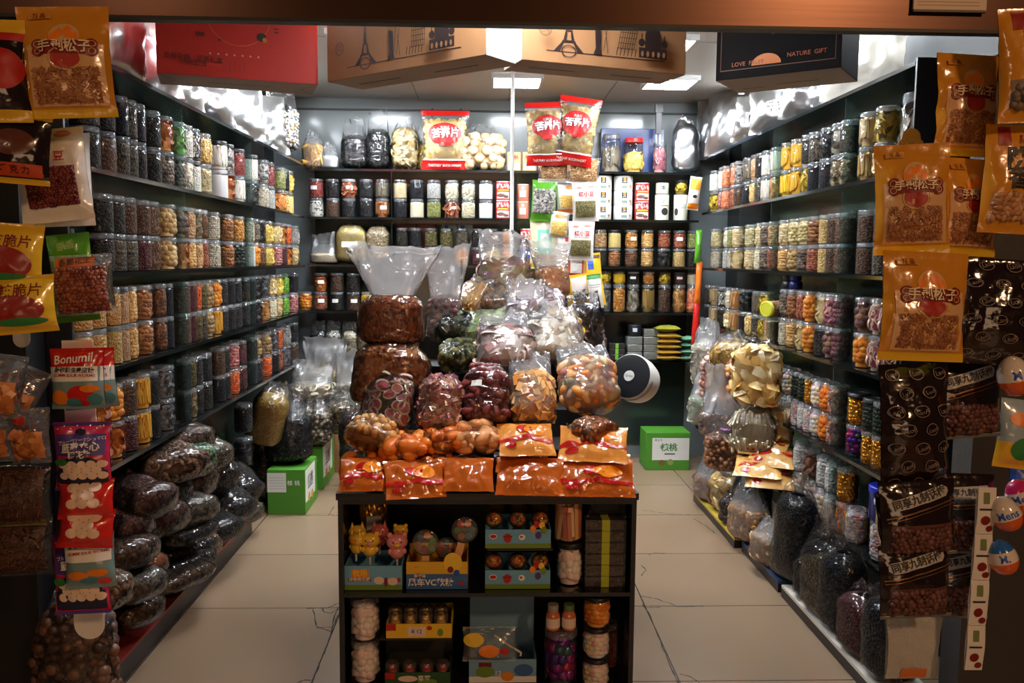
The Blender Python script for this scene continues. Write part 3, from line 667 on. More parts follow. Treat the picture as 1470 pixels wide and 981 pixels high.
def carton(name, label, M, size, mats, art=(), artm=(), cat='box', group=None, flap=True, faces=None):
    """cardboard carton standing at M (bottom centre). art: {face: items} with faces 'front','left','right','bottom','top' in metres from the face's lower left corner"""
    w, d, h = size; root = thing(name, label, cat, M=M, group=group)
    mb = MB(); mb.bbox((-w / 2, -d / 2, 0), (w / 2, d / 2, h)); 
    o = mb.build('carton_body', mats, root)
    bv = o.modifiers.new('edge', 'BEVEL'); bv.width = .0025; bv.segments = 2
    if faces:
        for i, q in enumerate(faces): o.data.polygons[i].material_index = q
    S_ = {'front': lambda x, z: (Vector((x - w / 2, -d / 2, z)), Vector((0, -1, 0))), 'back': lambda x, z: (Vector((w / 2 - x, d / 2, z)), Vector((0, 1, 0))),
          'right': lambda x, z: (Vector((w / 2, x - d / 2, z)), Vector((1, 0, 0))), 'left': lambda x, z: (Vector((-w / 2, d / 2 - x, z)), Vector((-1, 0, 0))),
          'top': lambda x, z: (Vector((x - w / 2, z - d / 2, h)), Vector((0, 0, 1))), 'bottom': lambda x, z: (Vector((x - w / 2, d / 2 - z, 0)), Vector((0, 0, -1)))}
    for fc, items in dict(art).items():
        pr = [i for i in items if i[0] != 'text']; tx = [i for i in items if i[0] == 'text']
        if pr: print_on(pr, S_[fc], .0008, None).build('printed_panel', list(artm), root, 0)
        if tx: print_on(tx, S_[fc], .0014, None, len(pr)).build('lettering', list(artm), root, 0)
    return root
# ------------------------------------------------------------------ the room
XA, XB, YB, CZ = 1.160, 1.4045, 5.5246, 2.43
XL, XR, YW = -1.42, 1.66, 5.80
def floor_mat():
    m, nt, N, L = _nt('cream floor tiles')
    o = N.new('ShaderNodeOutputMaterial'); b = N.new('ShaderNodeBsdfPrincipled'); L.new(b.outputs[0], o.inputs[0])
    tc = N.new('ShaderNodeTexCoord'); mp = N.new('ShaderNodeMapping'); L.new(tc.outputs['Object'], mp.inputs[0])
    mp.inputs['Location'].default_value = (.5567, -4.4287 + 4.8, 0)
    br = N.new('ShaderNodeTexBrick'); br.offset = 0; br.inputs['Scale'].default_value = 1
    br.inputs['Brick Width'].default_value = .6; br.inputs['Row Height'].default_value = .6; br.inputs['Mortar Size'].default_value = .0022; br.inputs['Mortar Smooth'].default_value = .1
    br.inputs[1].default_value = _rgb(S((146, 122, 98))); br.inputs[2].default_value = _rgb(S((141, 117, 94))); br.inputs[3].default_value = _rgb(S((44, 38, 34)))
    L.new(mp.outputs[0], br.inputs['Vector'])
    L.new(br.outputs[0], b.inputs['Base Color']); b.inputs['Roughness'].default_value = .27
    bp = N.new('ShaderNodeBump'); bp.inputs['Strength'].default_value = .5; bp.inputs['Distance'].default_value = .002; bp.invert = True; L.new(br.outputs[1], bp.inputs['Height']); L.new(bp.outputs[0], b.inputs['Normal'])
    return m
fb = MB(); fb.bbox((-3.2, -3.5, -.08), (3.4, 6.0, 0)); structure(fb.build('floor', floor_mat()))
# cracks worn into the tiles: thin dark grooves filled with dirt
crack_m = pm('dirt in cracks', (.012, .01, .009), .9)
CRK = [[(487, 866), (478, 870), (470, 873), (440, 874)], [(449, 874), (452, 888), (454, 900), (468, 905), (478, 908)], [(488, 878), (478, 901), (470, 925), (459, 952), (448, 981)], [(486, 872), (479, 888), (477, 901), (455, 902)], [(448, 977), (436, 977), (426, 981)],
       [(462, 873), (466, 880), (476, 880), (487, 875)], [(386, 742), (412, 741), (470, 738), (486, 741)], [(471, 741), (475, 734), (480, 727)],
       [(920, 856), (940, 859), (962, 867), (972, 871), (1010, 871)], [(920, 858), (934, 888), (948, 922), (962, 955), (975, 984)], [(921, 812), (927, 818), (921, 827)], [(930, 797), (940, 794), (958, 795)], [(923, 733), (940, 735), (960, 738), (990, 740)], [(995, 745), (1012, 754), (1026, 766)], [(976, 968), (992, 972), (1004, 981)], [(921, 868), (926, 873), (948, 872)]]
cb = MB(); rr = random.Random(3)
for ln in CRK:
    pts = []
    for i in range(len(ln) - 1):
        for k in range(4):
            a = ln[i][0] + (ln[i + 1][0] - ln[i][0]) * k / 4; b = ln[i][1] + (ln[i + 1][1] - ln[i][1]) * k / 4
            pts.append(PZ(a + rr.uniform(-1, 1), b + rr.uniform(-.5, .5), .0004))
    pts.append(PZ(*ln[-1], .0004))
    for i in range(len(pts) - 1):
        a, b = pts[i], pts[i + 1]; d = (b - a).normalized(); n = Vector((-d.y, d.x, 0)); w = rr.uniform(.0012, .0032)
        cb.add([a + n * w, a - n * w, b - n * w, b + n * w], [(0, 1, 2, 3)], 0, None, False)
o = cb.build('trim_1', crack_m); structure(o); o['label'] = 'dark cracks in the floor tiles'
wallm = pm('grey laminate wall', S((120, 128, 130)), .28, coat=.5)
ceilm = pm('pale ceiling panel', S((206, 200, 190)), .35, coat=.2)
seam = pm('dark seam', (.03, .032, .034), .5)
wb = MB(); wb.bbox((XL - .08, YW, 0), (XR + .08, YW + .08, CZ)); structure(wb.build('wall_back', wallm))
wb = MB(); wb.bbox((XL - .08, 2.40, 0), (XL, YW, CZ)); structure(wb.build('wall_left', pm('dark side wall', S((30, 33, 34)), .55)))
wb = MB(); wb.bbox((XR, 2.75, 0), (XR + .08, YW, CZ)); structure(wb.build('wall_right', pm('dark side wall', S((30, 33, 34)), .55)))
wb = MB(); wb.bbox((XL - .3, 2.1, CZ), (XR + .3, YW + .08, CZ + .08)); structure(wb.build('ceiling', ceilm))
sb = MB()
for x in (-.45, .15, .78): sb.bbox((x - .004, 2.2, CZ - .003), (x + .004, YW, CZ - .0005))
for y in (4.2,): sb.bbox((XL, y - .004, CZ - .003), (XR, y + .004, CZ - .0005))
structure(sb.build('trim_2', pm('pale seam', S((150, 146, 140)), .5)))
sb = MB()
for x, z0 in ((-.36, 1.94), (-.17, 1.94), (.66, 1.94)): sb.bbox((x - .006, YW - .012, z0), (x + .006, YW - .0005, CZ - .06))
sb.bbox((XL, YW - .012, CZ - .08), (XR, YW - .0005, CZ - .068)); structure(sb.build('trim_3', seam))
# the fascia beam over the entrance and the piers beside it
beamm = pm('brushed copper-brown fascia', S((86, 60, 48)), .3, .8, bump=.03, bscale=4, stretch=(.3, 1, 6), var=.06)
wb = MB(); wb.bbox((-3.2, 2.14, 1.955), (3.4, 2.165, 2.62)); structure(wb.build('wall_front', beamm))
wb = MB(); wb.bbox((-3.2, 2.135, 1.946), (3.4, 2.168, 1.9545)); structure(wb.build('trim_4', pm('dark beam lip', (.016, .014, .013), .5)))
pier = pm('dark grey pier', S((58, 54, 52)), .55, bump=.15, bscale=30)
wb = MB(); wb.bbox((-2.4, 2.30, 0), (-1.235, 2.40, 1.945)); structure(wb.build('wall_left_pier', pm('black pier', S((24, 23, 24)), .45)))
wb = MB(); wb.bbox((1.40, 2.34, 0), (2.9, 2.44, 1.945)); structure(wb.build('wall_right_pier', pier))

# ------------------------------------------------------------------ ceiling lights
panel_e = emit('lit diffuser', (.88, .94, 1.0), 58)
frame_m = pm('white metal frame', S((225, 225, 222)), .4)
def light_panel(x, y, label, s=.27):
    t = thing('ceiling_light', label, 'light', (x, y, CZ - .022), group='square panel lights in the ceiling')
    b = MB(); h = s / 2
    for a, c in (((-h - .015, -h - .015), (h + .015, -h)), ((-h - .015, h), (h + .015, h + .015)), ((-h - .015, -h), (-h, h)), ((h, -h), (h + .015, h))):
        b.bbox((a[0], a[1], -.006), (c[0], c[1], .021))
    b.build('frame', frame_m, t); d = MB(); d.bbox((-h, -h, .002), (h, h, .018)); d.build('diffuser', panel_e, t)
for x, y, l in ((.18, 5.1, 'square white light panel beside the white pole, in front of the back wall'), (1.08, 5.08, 'square white light panel half hidden by the right brown carton'), (-.72, 5.08, 'square white light panel peeping out under the left brown carton'),
                (.06, 2.50, 'square white light panel over the middle of the aisle, behind the fascia'), (.85, 4.2, 'square white light panel above the rear of the right-hand hanging bags'), (-.60, 4.2, 'square white light panel above the rear of the left-hand floor bags'), (1.0, 3.32, 'square white light panel over the right-hand jar shelves'), (-.7, 3.32, 'square white light panel over the left-hand jar shelves')):  # the pair above the rear bags is added, unseen, to brighten the jars
    light_panel(x, y, l)
tube_e = emit('lit tube', (.88, .94, 1.0), 60)
def tube_light(x, y0, y1, z, sx, label):
    t = thing('tube_light', label, 'light', (x, (y0 + y1) / 2, z)); L_ = y1 - y0
    b = MB(); b.bbox((-.02, -L_ / 2, .012), (.02, L_ / 2, .04)); b.build('housing', frame_m, t)
    b = MB(); b.tube([(sx * .0, -L_ / 2 + .03, 0), (0, L_ / 2 - .03, 0)], .012, 10); b.build('tube', tube_e, t)
    for s in (-1, 1):
        b = MB(); b.box((0, s * (L_ / 2 - .015), 0), (.03, .03, .03)); b.build('end_cap', frame_m, t)
tube_light(-1.30, 2.9, 5.2, CZ - .041, 1, 'slim tube lamp above the silver bags on the left-hand top shelf')
tube_light(1.54, 2.9, 5.2, CZ - .041, -1, 'slim tube lamp above the silver bags on the right-hand top shelf')

# ------------------------------------------------------------------ shelving
shelf_m = pm('dark smoked glass shelf', S((18, 22, 22)), .12, coat=.6)
rear_m = pm('dark mirror panel', S((46, 56, 54)), .18, coat=.5)
gl_up = film('upright glass', .03, (.6, .8, .75), .05, 0, clear=(.8, .9, .87))
def shelving(name, label, axis, zs, lo, hi, back, ups, depth, extra=()):
    t = thing(name, label, 'shelving')
    for z in zs:
        b = MB()
        if axis == 'x': b.bbox((min(back, back + depth), lo, z - .014), (max(back, back + depth), hi, z))
        else: b.bbox((lo, back - depth, z - .014), (hi, back, z))
        b.build('shelf', shelf_m, t)
    b = MB()
    if axis == 'x': b.bbox((min(back, back - .008 * (1 if depth > 0 else -1)), lo, .09), (max(back, back - .008 * (1 if depth > 0 else -1)), hi, max(zs)))
    else: b.bbox((lo, back, .09), (hi, back + .008, max(zs)))
    b.build('back_panel', rear_m, t)
    for u in ups:
        z_ = sorted(zs)
        b = MB()
        for z0, z1 in zip(z_[:-1], z_[1:]):
            zz0, zz1 = z0 + .0005, z1 - .0145
            if axis == 'x': b.bbox((min(back, back + depth * .97), u - .003, zz0), (max(back, back + depth * .97), u + .003, zz1))
            else: b.bbox((u - .003, back - depth * .97, zz0), (u + .003, back, zz1))
        b.build('upright', gl_up, t)
    return t
SL = [1.965, 1.6354, 1.3229, 1.0277, .7194]; SR = [2.031, 1.6786, 1.3245, .9687, .6158, .28]; SB = [1.939, 1.6323, 1.3265, 1.0249, .7126]
DL = .235
t = shelving('shelving_unit', 'tall dark glass shelving full of jars along the left wall', 'x', SL, 2.415, 5.50, XL + .012, (3.35, 4.32), XL * -1 - XA - .012)
b = MB(); b.bbox((XL + .012, 2.403, .0), (-XA + .0, 2.413, 1.97)); b.build('end_panel', pm('black end panel', (.02, .02, .022), .3), t)
t = shelving('shelving_unit', 'tall dark glass shelving full of jars along the right wall', 'x', SR, 2.80, 5.50, XR - .012, (3.35, 4.18), -(XR - XB - .012))
b = MB(); b.bbox((XB, 2.786, 0), (XR - .012, 2.796, 2.04)); b.build('end_panel', pm('black end panel', (.02, .02, .022), .3), t)
t = shelving('shelving_unit', 'dark glass shelving across the back wall', 'y', SB, -XA + .012, XB - .012, YW - .012, (PY(562.5, 400, YB).x, PY(741, 400, YB).x), YW - .012 - YB)
# low plinths the floor bags lie on
def plinth(label, lo, hi, mt, ms, h):
    t = thing('display_plinth', label, 'plinth'); b = MB(); b.bbox(lo, (hi[0], hi[1], h - .012)); b.build('base', ms, t)
    b = MB(); b.bbox((lo[0], lo[1], h - .0118), (hi[0], hi[1], h)); b.build('top_board', mt, t)
plinth('low red-topped black plinth along the foot of the left shelving', (XL + .02, 2.42, 0), (-XA, 4.15, .085), pm('worn red board', S((120, 34, 26)), .45, var=.3, bscale=9), BLACK, .085)
plinth('low white board under the floor bags of the right shelving', (1.224, 2.46, 0), (1.392, 3.32, .05), pm('white board', S((222, 214, 200)), .5), BLACK, .05)
plinth('low blue board under the middle floor bags of the right shelving', (1.224, 3.36, 0), (1.392, 3.86, .05), pm('blue board', S((50, 78, 120)), .5), BLACK, .05)
plinth('low yellow board under the rear floor bags of the right shelving', (1.20, 3.90, 0), (1.392, 4.7, .05), pm('yellow board', S((196, 168, 60)), .5), BLACK, .05)
# white pole
t = thing('white_pole', 'slim white pole from ceiling to floor behind the bag heap', 'pole', (.146, 4.75, 0))
b = MB(); b.lathe([(.0105, .012), (.0105, CZ - .014)], 14); b.build('tube', pm('white enamel', S((232, 232, 230)), .35), t)
for z, n in ((0, 'foot_flange'), (CZ - .013, 'ceiling_flange')):
    b = MB(); b.lathe([(.03, z), (.03, z + .012)], 18); b.build(n, WHITEP, t)
# ------------------------------------------------------------------ lights outside, world
w = bpy.data.worlds.new('world'); SC.world = w; w.use_nodes = True
w.node_tree.nodes['Background'].inputs[0].default_value = (1.0, .72, .5, 1); w.node_tree.nodes['Background'].inputs[1].default_value = .012
def street_or_fill_lamp(label, loc, tgt, size, e, col):
    d = bpy.data.lights.new('street_or_fill_light', 'AREA'); d.shape = 'RECTANGLE'; d.size = size[0]; d.size_y = size[1]; d.energy = e; d.color = col
    o = bpy.data.objects.new('street_or_fill_light', d); COL.objects.link(o); o.location = loc
    o.rotation_euler = (Vector(tgt) - Vector(loc)).to_track_quat('-Z', 'Y').to_euler()
street_or_fill_lamp('', (.3, -3.2, .95), (.2, 2.3, 1.8), (3.2, .9), 13, (1.0, .60, .34))  # added warm fill low behind the camera, brightens the carton fronts
street_or_fill_lamp('', (2.5, -2.2, 3.6), (.8, 2.3, 1.0), (.35, .35), 40, (1.0, .56, .28))
street_or_fill_lamp('', (-2.3, -1.6, 3.2), (-.8, 2.3, 1.0), (.3, .3), 5, (1.0, .62, .36))
SC.view_settings.view_transform = 'Standard'; SC.view_settings.look = 'None'; SC.view_settings.gamma = 1; SC.view_settings.exposure = .74; SC.view_settings.use_curve_mapping = False
cy = SC.cycles
cy.max_bounces = 10; cy.diffuse_bounces = 3; cy.glossy_bounces = 3; cy.transmission_bounces = 4; cy.transparent_max_bounces = 24; cy.use_denoising = True
cy.caustics_reflective = False; cy.caustics_refractive = False; cy.sample_clamp_indirect = 4
# ------------------------------------------------------------------ jars along the side walls
def solve_edge(px, X, z, R, side):
    """depth at which the aisle-side outline of a jar at lateral X meets the sight line px"""
    lo, hi = 2.0, 6.2
    for _ in range(40):
        y = (lo + hi) / 2; q = proj((X, y, z))[0] + (R * FPX / y * 1.02 if side < 0 else -R * FPX / y * 1.02)
        if (q < px) == (side < 0): lo = y
        else: hi = y
    return (lo + hi) / 2
SHN = {'L': 'left wall', 'R': 'right wall'}
def side_row(side, shelf, z, entries, h=.122, rmax=.044, rows=('upper', 'lower'), first=None, ylim=5.42):
    """entries from the front to the back: (pixel edge, upper kind, lower kind, note for upper, note for lower)"""
    sgn = -1 if side == 'L' else 1
    ys = [solve_edge(e[0], sgn * (XA if side == 'L' else XB) + sgn * .055, z + .1, .04, sgn) for e in entries]
    n = len(ys); prev = -9
    for i, e in enumerate(entries):
        g0 = ys[i] - (ys[i - 1] if i else ys[i] - .1); g1 = (ys[i + 1] if i + 1 < n else ys[i] + .1) - ys[i]
        R = max(.029, min(rmax, min(g0, g1) / 2 - .002)); y = max(ys[i], prev + R + .003)
        for u in ((3.35, 4.32) if side == 'L' else (3.35, 4.18)):
            if abs(y - u) < R + .005: y = u + R + .0055
        if y > ylim: break
        prev = y + R
        X = sgn * ((XA if side == 'L' else XB) + .012 + R)
        aim = math.atan2(X, y)      # turn notes towards the aisle
        for row, kind, note in ((1, e[1], len(e) > 3 and e[3]), (0, e[2], len(e) > 4 and e[4])):
            if not kind: continue
            lid = None
            if isinstance(kind, tuple): kind, lid = kind
            lab = f'clear jar of {KIND[kind][0]}, {ORD[i + 1]} from front, {rows[0] if row else rows[1]} row, {shelf}, {SHN[side]}'
            if len(lab.replace('-', '').split()) > 16: lab = f'{KIND[kind][0]} in jar, {ORD[i + 1]} from front, {rows[0] if row else rows[1]} row, {shelf}, {SHN[side]}'
            if len(lab.split()) > 16: lab = lab.replace(' in jar,', ' jar,').replace(' wall', '').replace(' and ', '-')
            jar(kind, Vector((X, y, z + .0006 + (h + .0008) * row)), R, h - .0004, lab, f'jars on the {shelf}, {SHN[side]}', (-sgn * -.75 if note else None) if note else None, lid)
B_, W_ = LIDK, LIDB
side_row('L', 'highest shelf', SL[1], [
 (141, 'brntea', 'tea'), (164, 'tea', 'brn'), (184, 'blkg', 'brntea', 0, 1), (196, 'brntea', 'brntea'), (208.5, 'blkg', 'tea'), (230, 'tea', 'tea'), (248, 'obrn', 'kernel', 1), (262, 'gcand', 'kernel'), (273, 'whtg', 'lily'), (285, 'bwmix', ('whtg', B_)),
 (303, 'nood', 'pist'), (326, ('noodw', B_), ('white', W_)), (336, ('sun', B_), 'obrn'), (351, ('redbean', B_), 'noodw'), (370, ('whtg', B_), 'blkf'), (386, 'sun', 'seed'), (394, 'redbean', 'gryg'), (410, 'mung', 'lemon'), (415, 'blkg', 'nood'), (421, 'ychip', 'millet'), (434, 'herb', 'seed')], h=.128)
side_row('L', 'second shelf', SL[2], [
 (162, 'tea', 'tea'), (179, 'tea', 'brntea'), (195.6, 'brn', 'brntea'), (215.6, 'brn', 'maroon'), (228.5, 'brns', 'brns'), (252.8, 'walnut', 'walnut'), (268.5, 'dfig', 'obrn'), (281, 'pean2', 'peanut'), (290.7, 'herb', 'pean2'), (298.5, 'dalm', 'redbr', 1, 1), (315.7, 'seed', 'seed', 0, 1), (335.7, 'almond', 'almond'), (351, 'amber', 'dgreen'), (358.5, 'seed', 'whtg', 1), (373, 'kernel', 'apri', 1), (381, 'blkf', 'dalm', 0, 1), (392, 'ychip', 'ychip'), (405, 'pchip', 'pinkd', 1), (412, 'obrn', 'maroon'), (419, 'goji', 'obrn'), (429, 'greyn', 'pflake')])
side_row('L', 'third shelf', SL[3], [
 (131, 'tan', 'tan'), (151, 'tan', 'tan'), (173, 'tan', 'oat'), (183.5, ('tang', B_), 'tang'), (197, 'peanut', 'peanut'), (219, 'almond', 'almond', 1, 1), (239, 'dalm', 'dalm'), (248.5, 'blkg', 'blkg'), (263.5, 'brn', 'brn'), (278.5, 'maroon', 'maroon'), (285.6, 'goji', 'olive'), (293, 'olive', 'brntea'), (307, 'mush', 'mush', 0, 1), (318.5, 'apri', 'mango'), (327, 'blk', 'blk'), (338, 'blkg', 'blkg'), (347, 'blk', 'blk'), (358.5, 'tea', 'blk'), (364, 'blkg', 'blkg'), (375.6, 'blkf', ('blkf', None)), (387, 'greyf', 'wedge'), (397, 'pchip', 'lotus'), (406, 'ychip', 'pflake'), (415, 'pea', 'pea'), (428, 'blkg', 'pinkd')])
side_row('L', 'lowest shelf', SL[4], [
 (158, 'obrn', 'obrn'), (177, 'apri', 'obrn'), (195.7, 'brn', 'maroon'), (215.7, 'mango', 'mango'), (228.5, 'tea', 'blkg'), (250, 'greyf', 'greyf', 1), (269, 'blkg', 'blk'), (276, 'olive', 'herb'), (288.5, 'blk', 'tea'), (304, 'blkg', 'tea'), (323, 'brn', 'blkg'), (330, 'tea', 'blkg', 0, 1), (343.5, 'pinkd', 'goji'), (354, 'maroon', 'maroon', 1), (365.6, 'tea', 'blkg'), (374, 'mush', 'blk'), (390, 'mush', 'goji'), (400, 'greyf', 'blkg'), (406, 'goji', 'redbr'), (417, 'greyn', 'greyf'), (428, 'blk', 'brn')])
# right wall, front to back
side_row('R', 'highest shelf', SR[1], [
 (1256, 'yblk', 'pchip'), (1233.5, 'sticks', 'dflow'), (1213.5, 'tea', 'herb'), (1200.6, 'gmush', 'herb'), (1177, 'blkf', 'blkg'), (1161, 'brntea', 'blkg'), (1151, 'tea', 'yblk'), (1135, 'pasta', 'pasta'), (1121, 'pasta', 'ymango'), (1108.5, 'noodw', 'wedge'), (1093, 'whtg', 'noodw'), (1084, 'tea', 'brntea'), (1077, 'pean2', 'nood'), (1066, 'gsticks', 'blkg'), (1054, 'sun', 'brn'), (1048, 'salm', 'redbr'), (1036, 'salm', 'salm'), (1031, 'white', 'pinkd'), (1018.5, 'whtg', 'yblk'), (1008.6, 'nood', 'osticks')], h=.128)
side_row('R', 'second shelf', SR[2], [
 (1270, 'tea', 'brn'), (1254, 'brn', 'brntea'), (1230.6, 'brn', 'brn'), (1214, 'brns', 'brns'), (1194, 'brn', 'brn'), (1182, 'oat', 'oat'), (1159, 'almond', 'redbr'), (1145, 'pwal', 'kernel'), (1131, 'pwal', 'walnut', 1), (1117, 'beige', 'peanut'), (1105.6, 'pean2', 'redbr', 1), (1091, 'kernel', 'kernel'), (1083, 'beige', 'lotus', 0, 1), (1068.5, 'pist', 'beige', 0, 1), (1050, 'beige', 'pflake', 1), (1044, 'mung', 'seed'), (1038, 'lily', 'gryg', 0, 1), (1020, 'pist', 'seed'), (1007, 'brn', 'pean2')])
side_row('R', 'third shelf', SR[3], [
 (1262, 'fig', 'fig'), (1247, 'fig', 'fig'), (1225.6, 'dfig', 'apri'), (1203.5, 'rednut', 'rednut'), (1190.7, 'purp', 'dfig'), (1173, 'pflake', 'tea'), (1152, 'apri', 'apri'), (1142, 'redbr', 'pflake'), (1128.4, 'almond', 'peanut'), (1118, 'kernel', 'seed')], h=.135)
side_row('R', 'third shelf', SR[3], [
 (1101, None, 'tang'), (1088, 'yblk', 'yblk'), (1079, 'gsticks', 'brntea'), (1070, None, 'nood'), (1061, 'blkf', 'blkg'), (1047, 'osticks', 'osticks'), (1040, 'lily', 'pchip'), (1030, 'bwmix', 'tea'), (1018, 'sticks', 'sticks'), (1011.4, 'tea', 'blkg'), (1004, 'yblk', 'ychip')], h=.122, rows=('rear-upper', 'rear-lower'))
side_row('R', 'fourth shelf', SR[4], [
 (1252, 'dgreen', 'gold'), (1237, ('dgreen', B_), 'gold', 1), (1215.6, ('gold', B_), 'foil'), (1197.7, 'cube', 'cube'), (1183, 'orng', 'orng', 1), (1166.7, 'pastel', 'pastel'), (1155, 'gold', 'smallp'), (1146, 'dgreen', 'wht', 1), (1136, 'dgreen', 'smallp'), (1122.6, 'pastel', 'wht'), (1112, 'pastel', 'wht'), (1104, 'maroon', 'gold')], h=.125)
side_row('R', 'fifth shelf', SR[5], [
 (1214, None, 'smallp'), (1200, 'gold', 'orng'), (1187, 'wht', 'wht', 1), (1171, 'wht', 'pastel', 1, 1), (1154, 'choc', 'wm'), (1137, 'wht', 'wm')], h=.135)
# ------------------------------------------------------------------ jars along the back wall
def back_row(shelf, z, entries, row, h=.122, R=.046, dy=.07, dz=0, where='', base=0):
    for i, e in enumerate(entries):
        if not e: continue
        px, kind = e[0], e[1]; lid = None; rr_ = e[3] if len(e) > 3 else R
        if isinstance(kind, tuple): kind, lid = kind
        p = PY(px, 400, YB + dy); zz = z + .0008 + dz
        side = 'right' if px > 740 else 'left'
        lab = f'clear jar of {KIND[kind][0]}, {row} row, {ORD[i + 1 + base]} from left, {shelf}'
        if where: lab = f'{KIND[kind][0]} jar, {row} row, {ORD[i + 1]} right of packs, {shelf.split()[0]} back shelf'
        if len(lab.split()) > 16: lab = lab.replace('clear jar of ', '').replace(', back wall', ' jar, back wall')
        jar(kind, Vector((p.x, YB + dy, zz)), rr_, h - .0008, lab, f'jars on the {shelf}', ((.25 if e[2] == 1 else -.2) if len(e) > 2 and e[2] else None), lid)
bs = 'second shelf, back wall'
back_row(bs, SB[1], [(456, 'wbean'), (479, 'brn'), (502, 'blk'), (527, 'blk'), (550, 'cinn', 1), (575, 'blkg'), (599, 'cream'), (623, 'mung'), (648.5, 'cinn2', 1), (672, 'lotus'), (697, 'white')], 'lower')
back_row(bs, SB[1], [(456, 'redbean', -1), (479, 'blk'), (502, ('cinn2', W_), 1), (527, 'blk'), (550, 'gsticks'), (575, 'rice'), (599, 'blkg'), (623, 'gryg'), (648.5, 'lily'), (672, 'lily'), (697, 'white')], 'upper', dz=.123)
bs = 'third shelf, back wall'
back_row(bs, SB[2], [(578, 'tea'), (597, 'blkg'), (619, 'brn'), (641, 'tea'), (663, 'apri'), (686, 'maroon', 1), (708, 'ymango'), (728.5, 'apri')], 'lower', R=.043, h=.12)
back_row(bs, SB[2], [(578, 'tea'), (597, 'blkg'), (619, 'olive'), (641, 'olive'), (663, 'brntea'), (686, 'tea'), (708, 'dalm', 1), (728.5, 'apri')], 'upper', dz=.121, R=.043, h=.12)
back_row(bs, SB[2], [(861, 'tea'), (881, 'almond'), (905, 'dalm'), (928, 'peanut'), (952, 'blkf'), (974, 'oat'), (994, 'tea')], 'lower', R=.043, h=.12, where=', right of the hanging packs')
back_row(bs, SB[2], [(861, 'gbrn'), (881, ('millet', B_)), (905, 'amber', 1), (928, 'peanut'), (952, 'redbr'), (974, 'redbr', -1), (994, 'mung')], 'upper', dz=.121, R=.043, h=.12, where=', right of the hanging packs')
bs = 'fourth shelf, back wall'
back_row(bs, SB[3], [(438, 'apri'), (460, 'redbr', 1), (484, 'tea', -1), (507, 'brn', 1), (528, 'ymango')], 'lower', R=.045)
back_row(bs, SB[3], [None, (460, 'obrn', 1), (484, 'brn'), (507, 'tea')], 'upper', dz=.123, R=.045)
back_row(bs, SB[3], [(868.5, 'greyf'), (889, 'amber'), (909, 'gmush'), (931, 'dflow'), (954, 'brn'), (975.6, 'wedge'), (995, 'salm')], 'tall lower', R=.043, h=.185, where=', right of the hanging packs')
back_row(bs, SB[3], [(868.5, 'yblk'), (889, 'ymango'), (909, ('tea', W_), -1), (931, ('amber', W_)), (954, 'yblk'), (975.6, 'maroon', -1), (995, 'cream')], 'short upper', dz=.186, R=.04, h=.082, where=', right of the hanging packs')
# ------------------------------------------------------------------ glass counter in the middle
CX0, CX1, CY0, CY1, CTOP = -.432, .456, 2.45, 3.62, .683
steelb = pm('black cabinet frame', (.014, .014, .016), .35)
cglass = film('cabinet glass', .025, (.7, .8, .8), .04, 0, clear=(.9, .94, .93))
t = thing('display_counter', 'black-framed glass display counter under the heap of bagged dried fruit', 'counter')
b = MB(); f_ = .014
for x in (CX0, CX1 - f_):
    for y in (CY0, CY1 - f_): b.bbox((x, y, 0), (x + f_, y + f_, CTOP - .02))
for z in (.03, CTOP - .034):
    for y in (CY0, CY1 - f_): b.bbox((CX0 + f_, y, z), (CX1 - f_, y + f_, z + f_))
    for x in (CX0, CX1 - f_): b.bbox((x, CY0 + f_, z), (x + f_, CY1 - f_, z + f_))
b.build('frame', steelb, t)
b = MB(); b.bbox((CX0 - .005, CY0 - .005, CTOP - .02), (CX1 + .005, CY1 + .005, CTOP)); b.build('top', pm('dark counter top', (.02, .02, .022), .25), t)
for z in (.375,):
    b = MB(); b.bbox((CX0 + f_, CY0 + .001, z - .012), (CX1 - f_, CY1 - f_, z)); b.build('shelf', shelf_m, t)
b = MB(); b.bbox((CX0 + f_, CY0 + .001, .044), (CX1 - f_, CY1 - f_, .056)); b.build('base_board', BLACK, t)
for x in (CX0 + .004, CX1 - .010):
    b = MB(); b.bbox((x, CY0 + f_, .05), (x + .005, CY1 - f_, CTOP - .04)); b.build('side_glass', cglass, t)
b = MB(); b.bbox((CX0 + f_, 3.02, .058), (CX1 - f_, 3.03, CTOP - .04)); b.build('inner_panel', pm('dark inner panel', (.02, .021, .024), .5), t)
# stepped riser that carries the heap
t = thing('display_riser', 'stepped black riser hidden beneath the heap of bags on the counter', 'riser')
card = pm('dark card', (.03, .028, .026), .8)
for i, (y0, y1, z1) in enumerate(((2.66, 2.86, .765), (2.86, 3.08, .86), (3.08, 3.30, .98), (3.30, 3.60, 1.07))):
    b = MB(); b.bbox((CX0 + .05, y0 + .001, CTOP + .001), (CX1 - .06, y1, z1)); b.build('step', card, t)

OGR = 'bags of dried fruit heaped on the counter'
